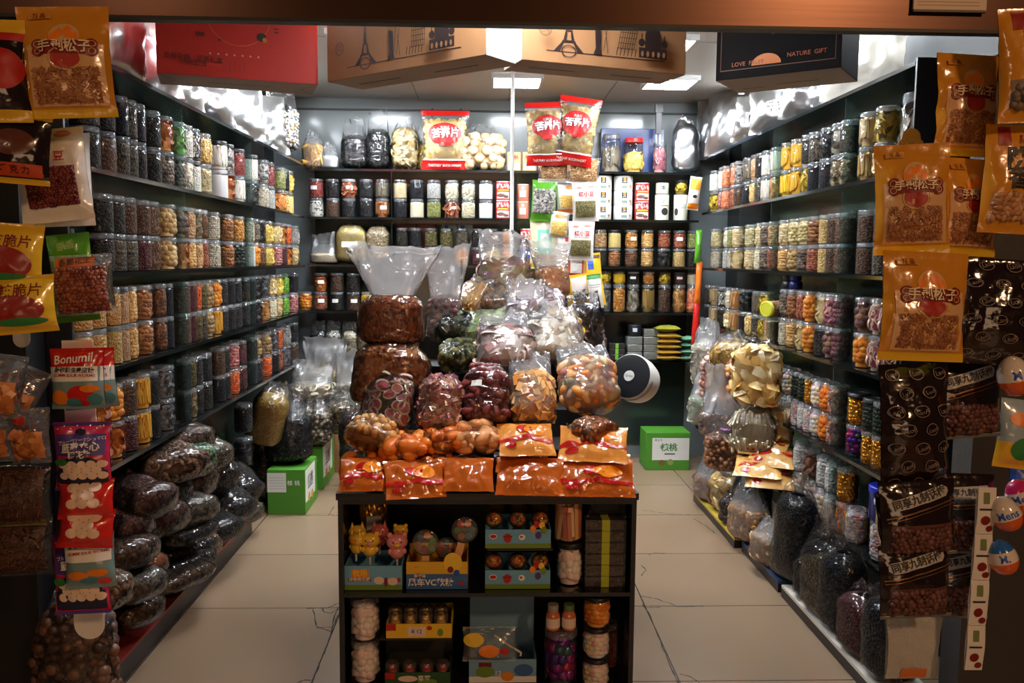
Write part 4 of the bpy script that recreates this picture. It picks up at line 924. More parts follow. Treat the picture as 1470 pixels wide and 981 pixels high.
# two big zip bags of reddish brown seeds at the left end of the heap
rust = grain('rust', C_((92, 44, 20), (132, 68, 32), (170, 100, 54)), .009, .4, (1, 1, .55), coat=.3)
rust2 = grain('rust2', C_((104, 56, 26), (150, 88, 44), (184, 122, 70)), .016, .4, coat=.3)
p = PY(562, 498, 2.76)
sack('zip_bag', 'big clear zip bag of dark red-brown seeds standing at the left of the heap', stand(p, 4, -6, 1), .212, .13, .33, None, .52, BAGF, 'bag', OGR, True, 2.25, rust, seed=3, lump=.05, zipper=True, tops=MILK)
p = PY(556, 590, 2.70)
sack('zip_bag', 'clear bag of rusty brown curled nuts beneath the big red-brown seed bag', stand(p, 6, -14, 7), .245, .15, .235, None, .93, BAGF, 'bag', OGR, True, .9, rust2, seed=8, lump=.06)
def hb(label, px, py, Y, w, d, h, k, az=0, el=35, roll=0, fill=.86, film_=None, top=False, pieces=None, cm=None, gather=.9, seed=None, note=None, neck=True, lump=.09, fine=True, name='fruit_bag', square=None, typ=None, tops=None):
    """heap bag: px, py is the middle of the end that faces the viewer"""
    return sack(name, label, lie(PY(px, py, Y), az, el, roll), w, d, h, k, fill, film_ or BAGF, 'bag', OGR, top, gather, cm, pieces, seed, lump, neck, note=note, fine=fine, square=square or random.uniform(2.1, 3.2), typ=typ, tops=tops)
pk = lambda n, *c: [pieces_mat(n, C_(*c), .38, coat=.35)]
# row of upright bags
figm = [pm('fig rim', S((222, 206, 186)), .5), pm('fig flesh', S((176, 84, 100)), .4, var=.35, bscale=120), pm('fig skin', S((70, 66, 52)), .5, var=.3)]
sack('fruit_bag', 'clear bag of halved purple figs leaning on the brown nut bag', lie(PY(548, 622, 2.58), 14, 56, 0), .165, .09, .21, 'fig', .92, BAGF, 'bag', OGR, True, 1.0, figm, .036, 11, .03, gap=1.28)
hb('clear bag of purple and cream fruit cubes beside the halved figs', 628, 622, 2.58, .14, .10, .20, 'purp', 6, 58, top=True, fill=.92, pieces=.021, cm=pk('pcube', (126, 56, 84), (206, 132, 130), (226, 186, 148), (150, 80, 110)), seed=12)
hb('clear bag of maroon dates with a white paper strip', 697, 612, 2.60, .15, .11, .21, 'date', 3, 60, top=True, fill=.93, pieces=.034, cm=pk('mdate', (96, 34, 34), (134, 56, 56), (160, 84, 84)), seed=13, note=(.70, .62, .07, .10))
hb('clear bag of pale orange fruit slices below the white noodle bag', 766, 608, 2.62, .145, .12, .26, 'apri', -2, 50, fill=.72, tops=MILK, typ='c', pieces=.034, cm=pk('osl', (226, 148, 62), (240, 176, 96), (246, 202, 140)), seed=14, gather=1.0, film_=BAGM)
hb('large clear bag of mixed dried fruit with orange melon slices, beside the round fan', 853, 588, 2.62, .19, .13, .27, 'apri', -8, 44, fill=.75, tops=MILK, typ='n', pieces=.04, cm=pk('mixf2', (226, 126, 40), (238, 164, 80), (236, 196, 150), (206, 196, 140), (196, 120, 120)), seed=15, gather=1.0, film_=BAGM)
hb('small clear bag of brown sugared nuts at the right end of the heap', 872, 628, 2.52, .14, .08, .12, 'almond', -38, 12, fill=.9, pieces=.022, cm=pk('bnuth', (140, 74, 34), (172, 100, 52), (196, 130, 80)), seed=16)
# front row of clear bags of orange fruit
org = pk('orgf', (206, 96, 22), (226, 122, 34), (238, 150, 60))
hb('clear bag of round tan fruit balls at the left front corner of the heap', 521, 634, 2.50, .155, .085, .12, 'walnut', 20, 20, fill=.92, pieces=.034, cm=pk('tball', (176, 116, 54), (204, 146, 80), (216, 166, 104)), seed=21)
hb('clear bag of orange fruit under the tan fruit balls', 510, 676, 2.475, .11, .06, .12, 'apri', 10, 6, fill=.92, pieces=.05, cm=org, typ='n', seed=22)
hb('clear bag of glossy orange fruit, second in the front row of the heap', 574, 653, 2.47, .13, .07, .13, 'apri', 6, 12, fill=.92, pieces=.056, cm=org, typ='n', seed=23)
hb('clear bag of orange fruit in the front row, under the purple fruit cubes', 634, 640, 2.50, .125, .065, .13, 'apri', 2, 14, fill=.92, pieces=.05, cm=org, typ='n', seed=24)
hb('clear bag of orange fruit resting on the flat orange packs, below the purple cubes', 622, 675, 2.46, .12, .055, .12, 'apri', -6, 6, fill=.92, pieces=.056, cm=org, typ='n', seed=25)
hb('clear bag of pale peach fruit in the front row, under the maroon dates', 686, 642, 2.50, .125, .075, .13, 'apri', -4, 18, fill=.92, typ='n', pieces=.05, cm=pk('peach', (214, 130, 66), (234, 168, 110), (240, 190, 140)), seed=26)
hb('clear bag of dull orange fruit under the pale peach fruit bag', 672, 680, 2.465, .125, .05, .13, 'apri', 0, 4, fill=.92, typ='n', pieces=.05, cm=pk('dorg', (170, 88, 30), (196, 112, 46)), seed=27)
# flat printed packs of orange fruit stacked along the front edge
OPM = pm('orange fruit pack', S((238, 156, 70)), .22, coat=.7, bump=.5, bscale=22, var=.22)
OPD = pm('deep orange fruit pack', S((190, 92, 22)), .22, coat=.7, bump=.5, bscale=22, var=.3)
swart = (('poly', [(-.5, .42), (-.2, .36), (.05, .44), (.28, .34), (.5, .40), (.5, .30), (.25, .24), (.0, .34), (-.25, .26), (-.5, .32)], 0), ('ell', -.02, .62, .16, .12, 0), ('ell', .16, .60, .20, .17, 1), ('ell', -.3, .2, .1, .06, 0))
def opack(label, px, py, Y, w, l, t, mat, rx, rz, art=True, seed=0):
    p = PY(px, py, Y)
    T = Matrix.Translation(p) @ rotm('Z', math.radians(rz)) @ rotm('X', math.radians(rx))
    root = thing('fruit_pack', label, 'bag', M=T, group='flat orange fruit packs along the front of the counter')
    pos, surf = pouch_surf(w, l, t, .05, .2, seed, .009, .04)
    obj('pouch', pouch_mesh(pos, w, l, [mat], None, 20, 18), root)
    if art:
        its = [('poly', [(x * w, z * l) for x, z in a[1]], a[2]) if a[0] == 'poly' else ('ell', a[1] * w, a[2] * l, a[3] * w, a[4] * l, a[5]) for a in swart]
        print_on(its, surf, .0026).build('printed_design', [pm('pack red', S((196, 30, 26)), .25, coat=.5), pm('pack orange', S((248, 146, 30)), .25, coat=.5)], root, 0)
    return root
opack('flat orange pack with red wave, below the pale orange slices', 758, 655, 2.455, .17, .15, .055, OPM, -62, 3, True, 31)
opack('flat orange pack with red wave at the right, below the brown nuts', 850, 664, 2.455, .21, .16, .055, OPM, -60, -9, True, 32)
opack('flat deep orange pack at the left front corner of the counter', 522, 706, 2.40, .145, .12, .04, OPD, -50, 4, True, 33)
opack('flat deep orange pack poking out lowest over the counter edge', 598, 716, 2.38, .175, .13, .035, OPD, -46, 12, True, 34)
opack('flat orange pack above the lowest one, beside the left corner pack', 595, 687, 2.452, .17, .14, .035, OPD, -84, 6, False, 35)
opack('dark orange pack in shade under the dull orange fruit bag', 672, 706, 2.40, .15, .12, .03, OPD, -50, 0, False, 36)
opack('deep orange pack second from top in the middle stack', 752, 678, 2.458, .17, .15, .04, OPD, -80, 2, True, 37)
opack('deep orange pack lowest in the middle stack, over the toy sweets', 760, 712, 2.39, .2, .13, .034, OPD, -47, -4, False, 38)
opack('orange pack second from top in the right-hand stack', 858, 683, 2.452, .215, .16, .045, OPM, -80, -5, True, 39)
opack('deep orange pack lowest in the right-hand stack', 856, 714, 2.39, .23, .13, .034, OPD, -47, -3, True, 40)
# upper rows
hb('clear bag of dark green fruit balls behind the purple cubes', 660, 525, 2.84, .15, .09, .16, 'pea', 4, 22, fill=.9, pieces=.03, cm=pk('dgrn', (56, 66, 34), (92, 98, 50), (120, 112, 60)), seed=51)
hb('milky bag of pinkish white dried fruit behind the maroon dates', 728, 532, 2.80, .20, .11, .24, 'pflake', 0, 50, fill=.74, tops=MILK, film_=BAGM, pieces=.04, cm=pk('pkw', (228, 200, 190), (240, 226, 214), (204, 120, 120)), seed=52, gather=1)
hb('milky bag of white noodle-like fruit strips behind the orange slices', 800, 520, 2.84, .19, .11, .25, 'lily', -4, 50, fill=.72, tops=MILK, film_=BAGM, pieces=.03, cm=pk('whn', (236, 222, 190), (244, 236, 216), (248, 240, 228)), seed=53, gather=1)
hb('clear bag of light green fruit slices in the middle of the heap', 697, 498, 2.98, .19, .11, .2, 'lemon', 4, 30, fill=.95, pieces=.042, cm=[pm('gsl rim', S((120, 150, 60)), .4), pm('gsl', S((168, 186, 108)), .4, var=.2, bscale=90)], seed=54, gather=1, film_=BAGM)
hb('clear bag of black and green fruit beside the big brown seed bag', 648, 485, 3.0, .12, .09, .15, 'blkf', 10, 34, fill=.9, pieces=.03, cm=pk('bgr', (28, 34, 28), (60, 70, 52), (120, 128, 110)), seed=55)
hb('milky bag of pale lilac dried flowers in the middle of the heap', 756, 490, 2.97, .15, .1, .25, 'lily', 0, 62, fill=.68, tops=MILK, film_=BAGM, pieces=.03, cm=pk('lil', (206, 188, 214), (232, 220, 226), (240, 232, 220)), seed=56, gather=1)
hb('clear bag of yellow fruit slices at the right of the heap', 808, 498, 2.98, .16, .1, .2, 'ychip', -4, 36, fill=.95, pieces=.036, cm=[pm('ysl rim', S((226, 170, 40)), .4), pm('ysl', S((238, 192, 84)), .4, var=.2, bscale=90)], seed=57, gather=1, film_=BAGM)
hb('large dusky bag of black and grey fungus at the right rear of the heap', 838, 512, 3.12, .15, .12, .24, 'blkf', -4, 74, fill=.85, film_=BAGD, pieces=.04, cm=pk('bgf', (34, 34, 36), (86, 86, 90), (140, 140, 144)), seed=58)
hb('clear bag of yellow fried strips near the top of the heap', 662, 448, 3.16, .13, .09, .26, 'mango', 32, 34, fill=.62, tops=MILK, gather=1.3, pieces=.018, cm=pk('ystr', (216, 150, 50), (236, 182, 84), (242, 204, 124)), seed=59, film_=BAGM)
hb('clear bag of brown mushroom stalks near the top of the heap', 716, 447, 3.16, .18, .09, .18, 'mush', -2, 28, fill=.92, pieces=.03, cm=pk('bstk', (110, 76, 40), (160, 116, 66), (190, 150, 96)), seed=60, film_=BAGM)
hb('milky bag of mixed vegetable crisps on top of the heap', 722, 424, 3.28, .2, .1, .27, 'pflake', 2, 66, fill=.58, film_=BAGM, tops=MILK, pieces=.034, cm=pk('veg', (224, 196, 190), (176, 186, 120), (232, 190, 104), (180, 130, 160)), seed=61, gather=1.1)
hb('clear bag of bright orange dried shreds on top of the heap', 795, 427, 3.26, .13, .09, .23, 'salm', -10, 70, fill=.55, tops=MILK, gather=1.5, pieces=.018, cm=pk('bos', (232, 134, 36), (244, 164, 70), (248, 186, 110)), film_=BAGM, seed=62)
hb('clear bag of pink and white radish slices below the bright orange shreds', 782, 452, 3.13, .17, .09, .17, 'fig', -6, 32, fill=.92, pieces=.03, cm=[pm('rad rim', S((170, 120, 140)), .5), pm('rad', S((238, 226, 222)), .5)], seed=63, film_=BAGM)
hb('milky bag of white fruit strips under the vegetable crisps', 745, 470, 3.10, .17, .09, .17, 'lily', 3, 34, fill=.92, film_=BAGM, pieces=.03, cm=pk('wst', (226, 206, 196), (242, 234, 226), (206, 170, 190)), seed=64, gather=1)
hb('clear bag of brown dried fruit tucked behind the big brown seed bag', 636, 492, 3.06, .12, .08, .36, 'dfig', 8, 76, fill=.5, film_=BAGM, tops=MILK, gather=1.6, pieces=.03, seed=65)
# ------------------------------------------------------------------ round fan heater behind the heap
T = Matrix.Translation(PY(905, 541, 3.5)) @ rotm('Z', math.radians(-36)) @ rotm('X', math.radians(90 - 20))
t = thing('round_heater', 'round black-faced white appliance behind the right end of the bag heap', 'appliance', M=T)
rimw = pm('white appliance shell', S((232, 228, 220)), .35); facek = pm('black appliance face', S((24, 25, 30)), .3)
b = MB(); b.lathe([(.070, -.115), (.092, -.10), (.098, -.06), (.098, .005), (.094, .012)], 44, 0, cap1=False); b.build('shell', rimw, t)
b = MB(); b.lathe([(.094, .006), (.0925, .0135), (.08, .0145), (.03, .0125), (.026, .0125)], 44); b.build('face', facek, t)
b = MB(); b.lathe([(.0235, .0128), (.0225, .0165), (.0, .0168)], 28); b.build('badge', WHITEP, t)
b = MB(); v, f = text_geo('Gree', .017); b.add([(x, y, .0176) for x, y in v], f); b.build('lettering', GREYINK, t)
b = MB()
for i in range(40):
    a = PI * (1.02 + i / 40 * .96); b.box((.0985, 0, -.012), (.002, .0035, .016), 0, rotm('Z', a))
b.build('vent_slot', BLACK, t)
b = MB(); Ti = T.inverted(); c0 = PY(905, 541, 3.5)
b.tube([Ti @ (c0 + Vector((.01, .05, -.05))), Ti @ Vector((.50, 3.575, .76)), Ti @ Vector((.43, 3.575, .70))], .011, 12); b.box((0, 0, 0), (.06, .05, .014), 0, Ti @ Matrix.Translation((.42, 3.575, .692)))
b.build('stand', rimw, t)
# ------------------------------------------------------------------ packs hanging at the entrance
GOLDP = pm('orange-gold glossy pack', S((206, 138, 34)), .25, coat=.8, bump=.45, bscale=16)
PALEP = pm('peach pack film', S((214, 168, 118)), .25, coat=.8, bump=.45, bscale=16)
DARKP = pm('dark brown glossy pack', S((30, 15, 13)), .14, coat=1, bump=.8, bscale=13)
YELP = pm('yellow glossy pack', S((226, 180, 44)), .25, coat=.8, bump=.5, bscale=16)
REDP = pm('red glossy pack', S((206, 34, 28)), .25, coat=.8, bump=.4, bscale=16)
CLRP = film('clear pack film', .10, (.9, .88, .86), .1, .45, 12)
WHP = pm('white glossy pack', S((226, 220, 214)), .3, coat=.6, bump=.4, bscale=16)
GRNP = pm('green glossy pack', S((86, 160, 40)), .25, coat=.8, bump=.4, bscale=16)
SILV = pm('silver foil', (.70, .72, .74), .3, 1, bump=.7, bscale=8)
KIND['pine'] = ('pine nuts', 'nut_pack', 's', .0085, C_((120, 72, 44), (158, 102, 66), (186, 134, 92)))
KIND['rbean'] = ('dark red beans', 'bean_pack', 'b', .010, C_((74, 26, 28), (112, 44, 44), (140, 74, 68)))
KIND['pnut'] = ('reddish brown peanuts', 'nut_pack', 'b', .0125, C_((96, 46, 36), (136, 72, 56), (160, 98, 78)))
KIND['plum'] = ('wrinkled plums', 'plum_pack', 'b', .017, C_((62, 34, 30), (92, 54, 46), (122, 82, 72)))
KIND['crisp'] = ('orange-brown crisps', 'snack_pack', 'f', .02, C_((150, 84, 40), (190, 116, 62), (212, 148, 92)))
KIND['darks'] = ('dark brown seeds', 'seed_pack', 's', .012, C_((40, 24, 18), (72, 44, 32), (96, 62, 46)))
KIND['bnut'] = ('big brown nuts', 'nut_bag', 'b', .036, C_((56, 36, 28), (84, 56, 42), (112, 80, 60)))
KIND['msh'] = ('round white sweets', 'sweet_pack', 'b', .022, C_((226, 190, 160), (238, 208, 184), (244, 220, 200)))
KIND['worm'] = ('coloured jelly worms', 'sweet_pack', 's', .024, C_((226, 96, 40), (60, 130, 150), (236, 150, 40), (190, 40, 40)))
KIND['corn'] = ('yellow corn nuts', 'nut_pack', 'b', .011, C_((236, 190, 90), (246, 214, 130)))
KIND['hazel'] = ('light brown hazelnuts', 'nut_pack', 'n', .017, C_((150, 100, 64), (184, 134, 92), (206, 164, 122)))
HG = 'snack packs hanging at the entrance'
CARTM = [GOLDP, DKRED, pm('cartouche red', S((168, 44, 32)), .4), PALEP, ORINK, pm('dull gold line', S((206, 158, 92)), .4), pm('cream lettering', S((232, 206, 170)), .5), pm('light plate', S((200, 150, 90)), .4)]
def pine_art():
    a = [('rect', -.40, .10, .44, .64, 3), ('ell', .02, .70, .17, .13, 3), ('ell', -.04, .74, .05, .05, 4), ('ell', .06, .75, .05, .055, 4), ('ell', .13, .70, .045, .05, 4), ('ell', -.10, .69, .045, .05, 4),
         ('ell', .02, .505, .16, .085, 2), ('ring', .02, .505, .19, .105, 5, .93),
         ('rect', -.27, .545, .31, .66, 1), ('ell', -.27, .575, .075, .05, 1), ('ell', -.27, .635, .075, .05, 1), ('ell', .31, .575, .075, .05, 1), ('ell', .31, .635, .075, .05, 1),
         ('ring', -.28, .637, .045, .03, 5, .78), ('ring', .32, .637, .045, .03, 5, .78), ('ring', -.28, .57, .04, .028, 5, .78), ('ring', .32, .57, .04, .028, 5, .78), ('rect', -.22, .658, .26, .664, 5),
         ('rect', -.36, .87, -.12, .915, 7), ('rect', -.345, .876, -.135, .909, 0),
         ('text', '手剥松子', .02, .605, .145, 6, 0, .02), ('text', '顶 品', -.24, .892, .06, 1, 0)]
    return a
def pine(label, b, Y, rot=(0, 0, 0), seed=1):
    return pack('hanging_pine_nut_pack', label, b, Y, [GOLDP, YELP], [(0, 1), (.09, 0), (.93, 0)], pine_art(), CARTM, ((-.36, .12, .38, .43), 'pine'), .06, rot, HG, seed, .07, .0045, .55)
pine('big golden pine-nut pack with red cartouche, lowest of those by the right jars', (1258, 362, 1384, 518), 1.98, (-3, 2, 4), 1)
pine('golden pine-nut pack with red cartouche, above the lowest one', (1250, 207, 1350, 366), 2.02, (-3, -2, -12), 2)
pine('golden pine-nut pack beside its twin, partly behind the black-lettered packs', (1336, 228, 1432, 368), 2.06, (-3, 2, 10), 3)
pine('highest golden pine-nut pack on the right, under the fascia', (1334, 78, 1428, 226), 2.10, (-3, 1, 6), 4)
pine('golden brown pine-nut pack at the left end of the fascia', (34, 10, 158, 172), 1.98, (-4, -4, 10), 5)
pack('hanging_snack_pack', 'gold and dark brown pack cut by the left picture edge, highest one', (-66, 28, 38, 178), 1.94, [YELP, DARKP], [(0, 0), (.12, 1), (.86, 0)], [('ell', .2, .5, .28, .2, 0), ('rect', -.5, .78, .5, .86, 0)], [REDINK], None, .06, (-4, -3, 14), HG, 6)
pack('hanging_snack_pack', 'gold-edged chocolate-brown pack with an orange-red band, under the golden packs', (-40, 158, 78, 264), 1.96, [YELP, DARKP], [(0, 0), (.08, 1), (.9, 0)], [('rect', -.48, .1, .44, .27, 0), ('ell', .1, .55, .26, .18, 2), ('text', '香 酥 巧 克 力', -.0, .185, .1, 1, 0)], [pm('orange-red band', S((196, 70, 24)), .35, coat=.5), INK, pm('brown plate', S((96, 52, 34)), .3, coat=.5)], None, .06, (-3, 4, 8), HG, 7)
def redbean(label, b, Y, rot, seed):
    return pack('hanging_bean_pack', label, b, Y, [WHP], None, [('ell', .22, .93, .12, .04, 0), ('rect', -.18, .60, .26, .72, 2), ('text', '红 豆', .06, .68, .16, 1, 0)], [pm('salmon print', S((206, 120, 100)), .5), REDINK, pm('pale print', S((212, 196, 188)), .5)], ((-.36, .16, .36, .58), 'rbean'), .045, rot, HG, seed, .06, .0035)
redbean('white pack of dark red beans hanging in front of its twin', (22, 186, 122, 320), 2.06, (-4, -7, 6), 8)
redbean('white pack of dark red beans half hidden behind its twin', (52, 192, 132, 326), 2.14, (-4, -3, 6), 9)
def yred(label, b, Y, rot, seed):
    return pack('hanging_snack_pack', label, b, Y, [YELP, CLRP], [(0, 0), (.1, 0)], [('ell', .0, .40, .40, .26, 0), ('ell', .12, .2, .3, .07, 2), ('text', '香辣脆片', .05, .72, .17, 1, 0)], [pm('red dish print', S((150, 34, 26)), .3, coat=.5), DKRED, GREENINK], None, .055, rot, HG, seed)
yred('yellow pack with a red dish, upper of two at the left edge', (-46, 320, 66, 418), 2.0, (-3, 3, 8), 10)
yred('yellow pack with a red dish, lower of two at the left edge', (-40, 398, 78, 480), 1.98, (-6, -5, 8), 11)
pack('hanging_snack_pack', 'bright green pack peeping out behind the brown peanut pack', (72, 336, 132, 462), 2.14, [GRNP], None, [('text', '原香', -.05, .86, .22, 0, 8)], [pm('pale green print', S((170, 200, 120)), .5)], None, .03, (-2, -6, 4), HG, 12)
pack('hanging_nut_pack', 'clear pack of reddish brown peanuts with an orange header, before the green pack', (76, 366, 162, 452), 2.08, [CLRP], None, [('rect', -.4, .80, .24, .96, 0), ('text', '香脆花生', -.08, .88, .13, 1, 6)], [pm('orange header', S((196, 104, 52)), .5), INK], ((-.42, .05, .42, .80), 'pnut'), .06, (-3, -4, 6), HG, 13)
def crisp(label, b, Y, rot, seed):
    return pack('hanging_snack_pack', label, b, Y, [CLRP], None, [('ell', -.2, .78, .16, .07, 0), ('text', '小 麻 花', .05, .66, .13, 1, 0)], [REDINK, DKRED], ((-.38, .1, .40, .58), 'crisp'), .06, rot, HG, seed, .06, .005)
crisp('clear pack of orange-brown crisps, topmost of the cluster at the left edge', (-34, 508, 44, 598), 1.96, (-6, 8, 8), 14)
crisp('clear pack of orange-brown crisps, tilted, beside the topmost of its cluster', (26, 528, 80, 612), 2.02, (-4, 24, 6), 15)
crisp('clear pack of orange-brown crisps, lower one at the very edge', (-44, 584, 22, 662), 1.98, (-6, 0, 8), 16)
crisp('clear pack of orange-brown crisps, lowest beside the black pier', (20, 586, 74, 664), 1.97, (-5, -2, 4), 17)
pack('hanging_seed_pack', 'large dark pack of brown seeds at the left edge, upper one', (-60, 666, 74, 756), 1.96, [BAGD], None, [('rect', -.45, .02, .45, .12, 0)], [pm('dull gold print', S((110, 92, 50)), .5)], ((-.45, .12, .45, .9), 'darks'), .08, (-4, 0, 8), HG, 18)
pack('hanging_seed_pack', 'large dark pack of brown seeds at the left edge, lower one', (-60, 742, 76, 826), 1.97, [BAGD], None, (), (), ((-.45, .1, .45, .88), 'darks'), .08, (-4, 0, 8), HG, 19)
# white hanging strips with round ends
def strip(label, b, Y, hole=True):
    p, w, h = at(b, Y); t = thing('hanging_strip', label, 'hanger', p + Vector((0, .012, 0)))
    mb = MB(); n = 12; pts = [(-w / 2, h), (-w / 2, w / 2)] + [(w / 2 * math.cos(PI + PI * i / n), w / 2 + w / 2 * math.sin(PI + PI * i / n)) for i in range(1, n)] + [(w / 2, w / 2), (w / 2, h)]
    k = len(pts); mb.add([(x, 0, z) for x, z in pts] + [(x, .0015, z) for x, z in pts], [tuple(range(k)), tuple(range(k, 2 * k))[::-1]] + [(i, k + i, k + (i + 1) % k, (i + 1) % k) for i in range(k)], 0, None, False)
    mb.build('strip', WHITEP, t, 20)
    hb_ = MB()
    for z in [h * i / 6 for i in range(1, 6)]: hb_.tube([(0, 0, z), (0, -.022, z + .002), (0, -.026, z + .008)], .0016, 6)
    hb_.build('peg', WHITEP, t)
strip('white hanging strip with a rounded end holding the sweet packs', (104, 490, 148, 921), 2.14)
strip('white hanging strip end below the yellow packs at the left', (15, 330, 40, 500), 2.08)
# sweet packs on the strip
SWM = [REDP, WHINK, INK, REDINK, pm('violet print', S((84, 60, 140)), .35), pm('navy print', S((34, 34, 62)), .4), pm('pink print', S((222, 70, 120)), .35), pm('pale sweet print', S((236, 206, 180)), .5), pm('teal print', S((70, 130, 140)), .4), ORINK, GREENINK]
def bonumil(label, b, Y, rot, seed, full=True):
    art = [('rect', -.5, .46, .5, .70, 1), ('ell', -.28, .20, .18, .12, 9), ('ell', .12, .22, .24, .17, 0), ('ell', .36, .16, .12, .09, 8), ('ell', -.02, .12, .14, .07, 8), ('ell', .30, .34, .16, .06, 9),
           ('text', 'Bonumil', -.02, .82, .22, 1, 4, .018), ('text', '酸砂彩虫橡皮糖', .02, .635, .105, 2, -2, .02), ('text', 'GUMMI SOUR WORMS', .02, .555, .075, 3, -2, .02)]
    return pack('hanging_sweet_pack', label, b, Y, [CLRP, pm('red pack film', S((196, 30, 26)), .25, coat=.8, bump=.4, bscale=14), pm('clear blue pack film', S((120, 150, 150)), .3, coat=.7, bump=.4, bscale=14)], [(0, 2), (.05, 2), (.70, 1)], art, SWM, None, .05, rot, HG, seed, .05, .003, .5)
bonumil('red and white jelly-worm pack at the front of the upper strip', (74, 500, 154, 586), 2.06, (-4, -2, -4), 20)
bonumil('red and white jelly-worm pack mostly hidden behind another', (88, 502, 168, 586), 2.115, (-4, -6, -4), 21)
def berry(label, b, Y, rot, seed):
    art = [('rect', -.44, .52, .44, .83, 4), ('ell', .0, .86, .10, .05, 5), ('rect', -.46, .06, .46, .30, 5), ('ell', -.0, .30, .42, .22, 5)]
    art += [('ell', -.30 + .17 * i + (.08 if j % 2 else 0), .23 + .085 * j, .085, .055, 7) for j in range(3) for i in range(5 - (j % 2))]
    art += [('ell', -.33, .43, .12, .05, 10), ('text', 'ブルーベリーマシュマロ', .04, .735, .075, 1, 6, .01), ('text', '蓝莓夹心', .03, .635, .16, 1, 4, .03), ('text', '棉花糖', .02, .54, .13, 1, 4, .03), ('rect', -.5, .955, .5, 1.0, 4), ('rect', -.5, .0, .5, .045, 4)]
    art += [('ell', -.4 + .115 * i, .90 + .03 * (i % 2), .012, .008, 1) for i in range(8)]
    return pack('hanging_sweet_pack', label, b, Y, [pm('magenta pack film', S((206, 44, 92)), .25, coat=.8, bump=.4, bscale=14)], None, art, SWM, None, .045, rot, HG, seed, .05, .003, .4)
berry('pink and violet marshmallow pack, upper one on the white strip', (82, 606, 162, 702), 2.06, (-3, -1, 2), 22)
berry('pink and violet marshmallow pack, lowest on the white strip', (80, 766, 158, 878), 2.09, (-3, -2, 2), 23)
def redsw(label, b, Y, rot, seed):
    art = [('ell', -.2 + .2 * i + (.1 if j % 2 else 0), .38 + .2 * j, .11, .12, 7) for j in range(3) for i in range(3 - j % 2)]
    return pack('hanging_sweet_pack', label, b, Y, [REDP], None, art, SWM, None, .05, rot, HG, seed, .08, .004)
redsw('red sweet pack below the upper marshmallow pack', (88, 688, 166, 742), 2.05, (-14, -2, 3), 24)
redsw('red sweet pack above the lower jelly-worm pack', (90, 730, 168, 784), 2.045, (-14, 2, 3), 25)
pack('hanging_sweet_pack', 'jelly-worm pack with white band before the lowest marshmallow pack', (94, 764, 166, 842), 2.06, [CLRP, pm('clear blue pack film', S((120, 150, 150)), .3)], [(0, 1)], [('rect', -.46, .50, .46, .92, 1), ('ell', -.2, .26, .22, .08, 9), ('ell', .2, .3, .2, .07, 9), ('ell', .02, .16, .2, .06, 8), ('ell', .3, .14, .14, .06, 0), ('text', '酸砂彩虫橡皮糖', .03, .78, .115, 2, 3, .02), ('text', 'GUMMI SOUR WORMS', .03, .66, .08, 3, 3, .02)], SWM, None, .045, (-4, -3, 3), HG, 26)
# big bags of brown nuts at the foot of the left pier
p = PY(112, 985, 2.24); p.z = .003
sack('nut_bag', 'tall clear bag of big brown nuts standing behind the lowest sweet packs', stand(p, 4, 0, 0), .20, .13, .47, 'bnut', .95, BAGF, 'bag', None, False, .5, seed=31, lump=.16)
# right-hand cluster
BLKT = [pm('black print', S((24, 22, 20)), .5), REDINK, pm('dull red tag', S((150, 36, 26)), .4), pm('window brown', S((90, 60, 42)), .5)]
def chen(label, b, Y, txt, k, rot, seed):
    art = [('rect', -.28, .80, -.04, .98, 2), ('text', txt[0], .12, .665, .50, 0, 0, .03), ('text', txt[1], .14, .49, .46, 0, 0, .03), ('text', '陈', .22, .86, .2, 2, 0)]
    return pack('hanging_snack_pack', label, b, Y, [GOLDP], None, art, BLKT, ((-.34, .12, .42, .36), k), .05, rot, HG, seed, .05, .003)
chen('orange pack with large black brush lettering, topmost at the right edge', (1424, 12, 1500, 178), 1.97, '陈礼', 'kernel', (-3, -2, -6), 40)
chen('orange pack with black brush lettering and a nut window, below the topmost', (1408, 180, 1478, 336), 2.0, '陈香', 'hazel', (-3, 3, -6), 41)
PLM = [DARKP, pm('grey label', S((176, 168, 160)), .4), INK, pm('thin gold line', S((156, 110, 76)), .3, .6), pm('stamp grey', S((120, 104, 98)), .5), pm('silver edge', S((150, 146, 142)), .3, .7)]
def plum(label, b, Y, rot, seed, slant=14):
    c, s = math.cos(math.radians(slant)), math.sin(math.radians(slant)); q = lambda x, z: (x * c - z * s * .8, .77 + z * c + x * s * .85)
    art = [('poly', [q(-.36, -.07), q(.36, -.07), q(.41, -.02), q(.41, .03), q(.36, .075), q(-.36, .075), q(-.41, .03), q(-.41, -.02)], 1), ('poly', [q(-.5, -.15), q(.5, -.15), q(.5, -.135), q(-.5, -.135)], 3), ('poly', [q(-.5, -.19), q(.5, -.19), q(.5, -.182), q(-.5, -.182)], 3), ('rect', -.5, .0, .5, .05, 5), ('text', '同享九制话梅', .0, .77, .125, 2, slant * .85, .025)]
    return pack('hanging_plum_pack', label, b, Y, [DARKP], None, art, PLM, ((-.40, .07, .42, .44), 'plum'), .05, rot, HG, seed, .05, .003, .5)
plum('brown plum pack with slanted grey label, highest, beside the logo-printed bag', (1330, 516, 1428, 628), 2.06, (-3, -4, 2), 42, 12)
plum('brown plum pack with slanted grey label, front one of the middle pair', (1254, 690, 1364, 796), 1.97, (-4, -3, 2), 43, 16)
plum('brown plum pack with slanted grey label, rear one of the middle pair', (1336, 680, 1420, 792), 2.05, (-4, 2, 0), 44, 4)
plum('brown plum pack with slanted grey label, front one of the lowest pair', (1254, 782, 1358, 884), 1.96, (-4, -2, 2), 45, 14)
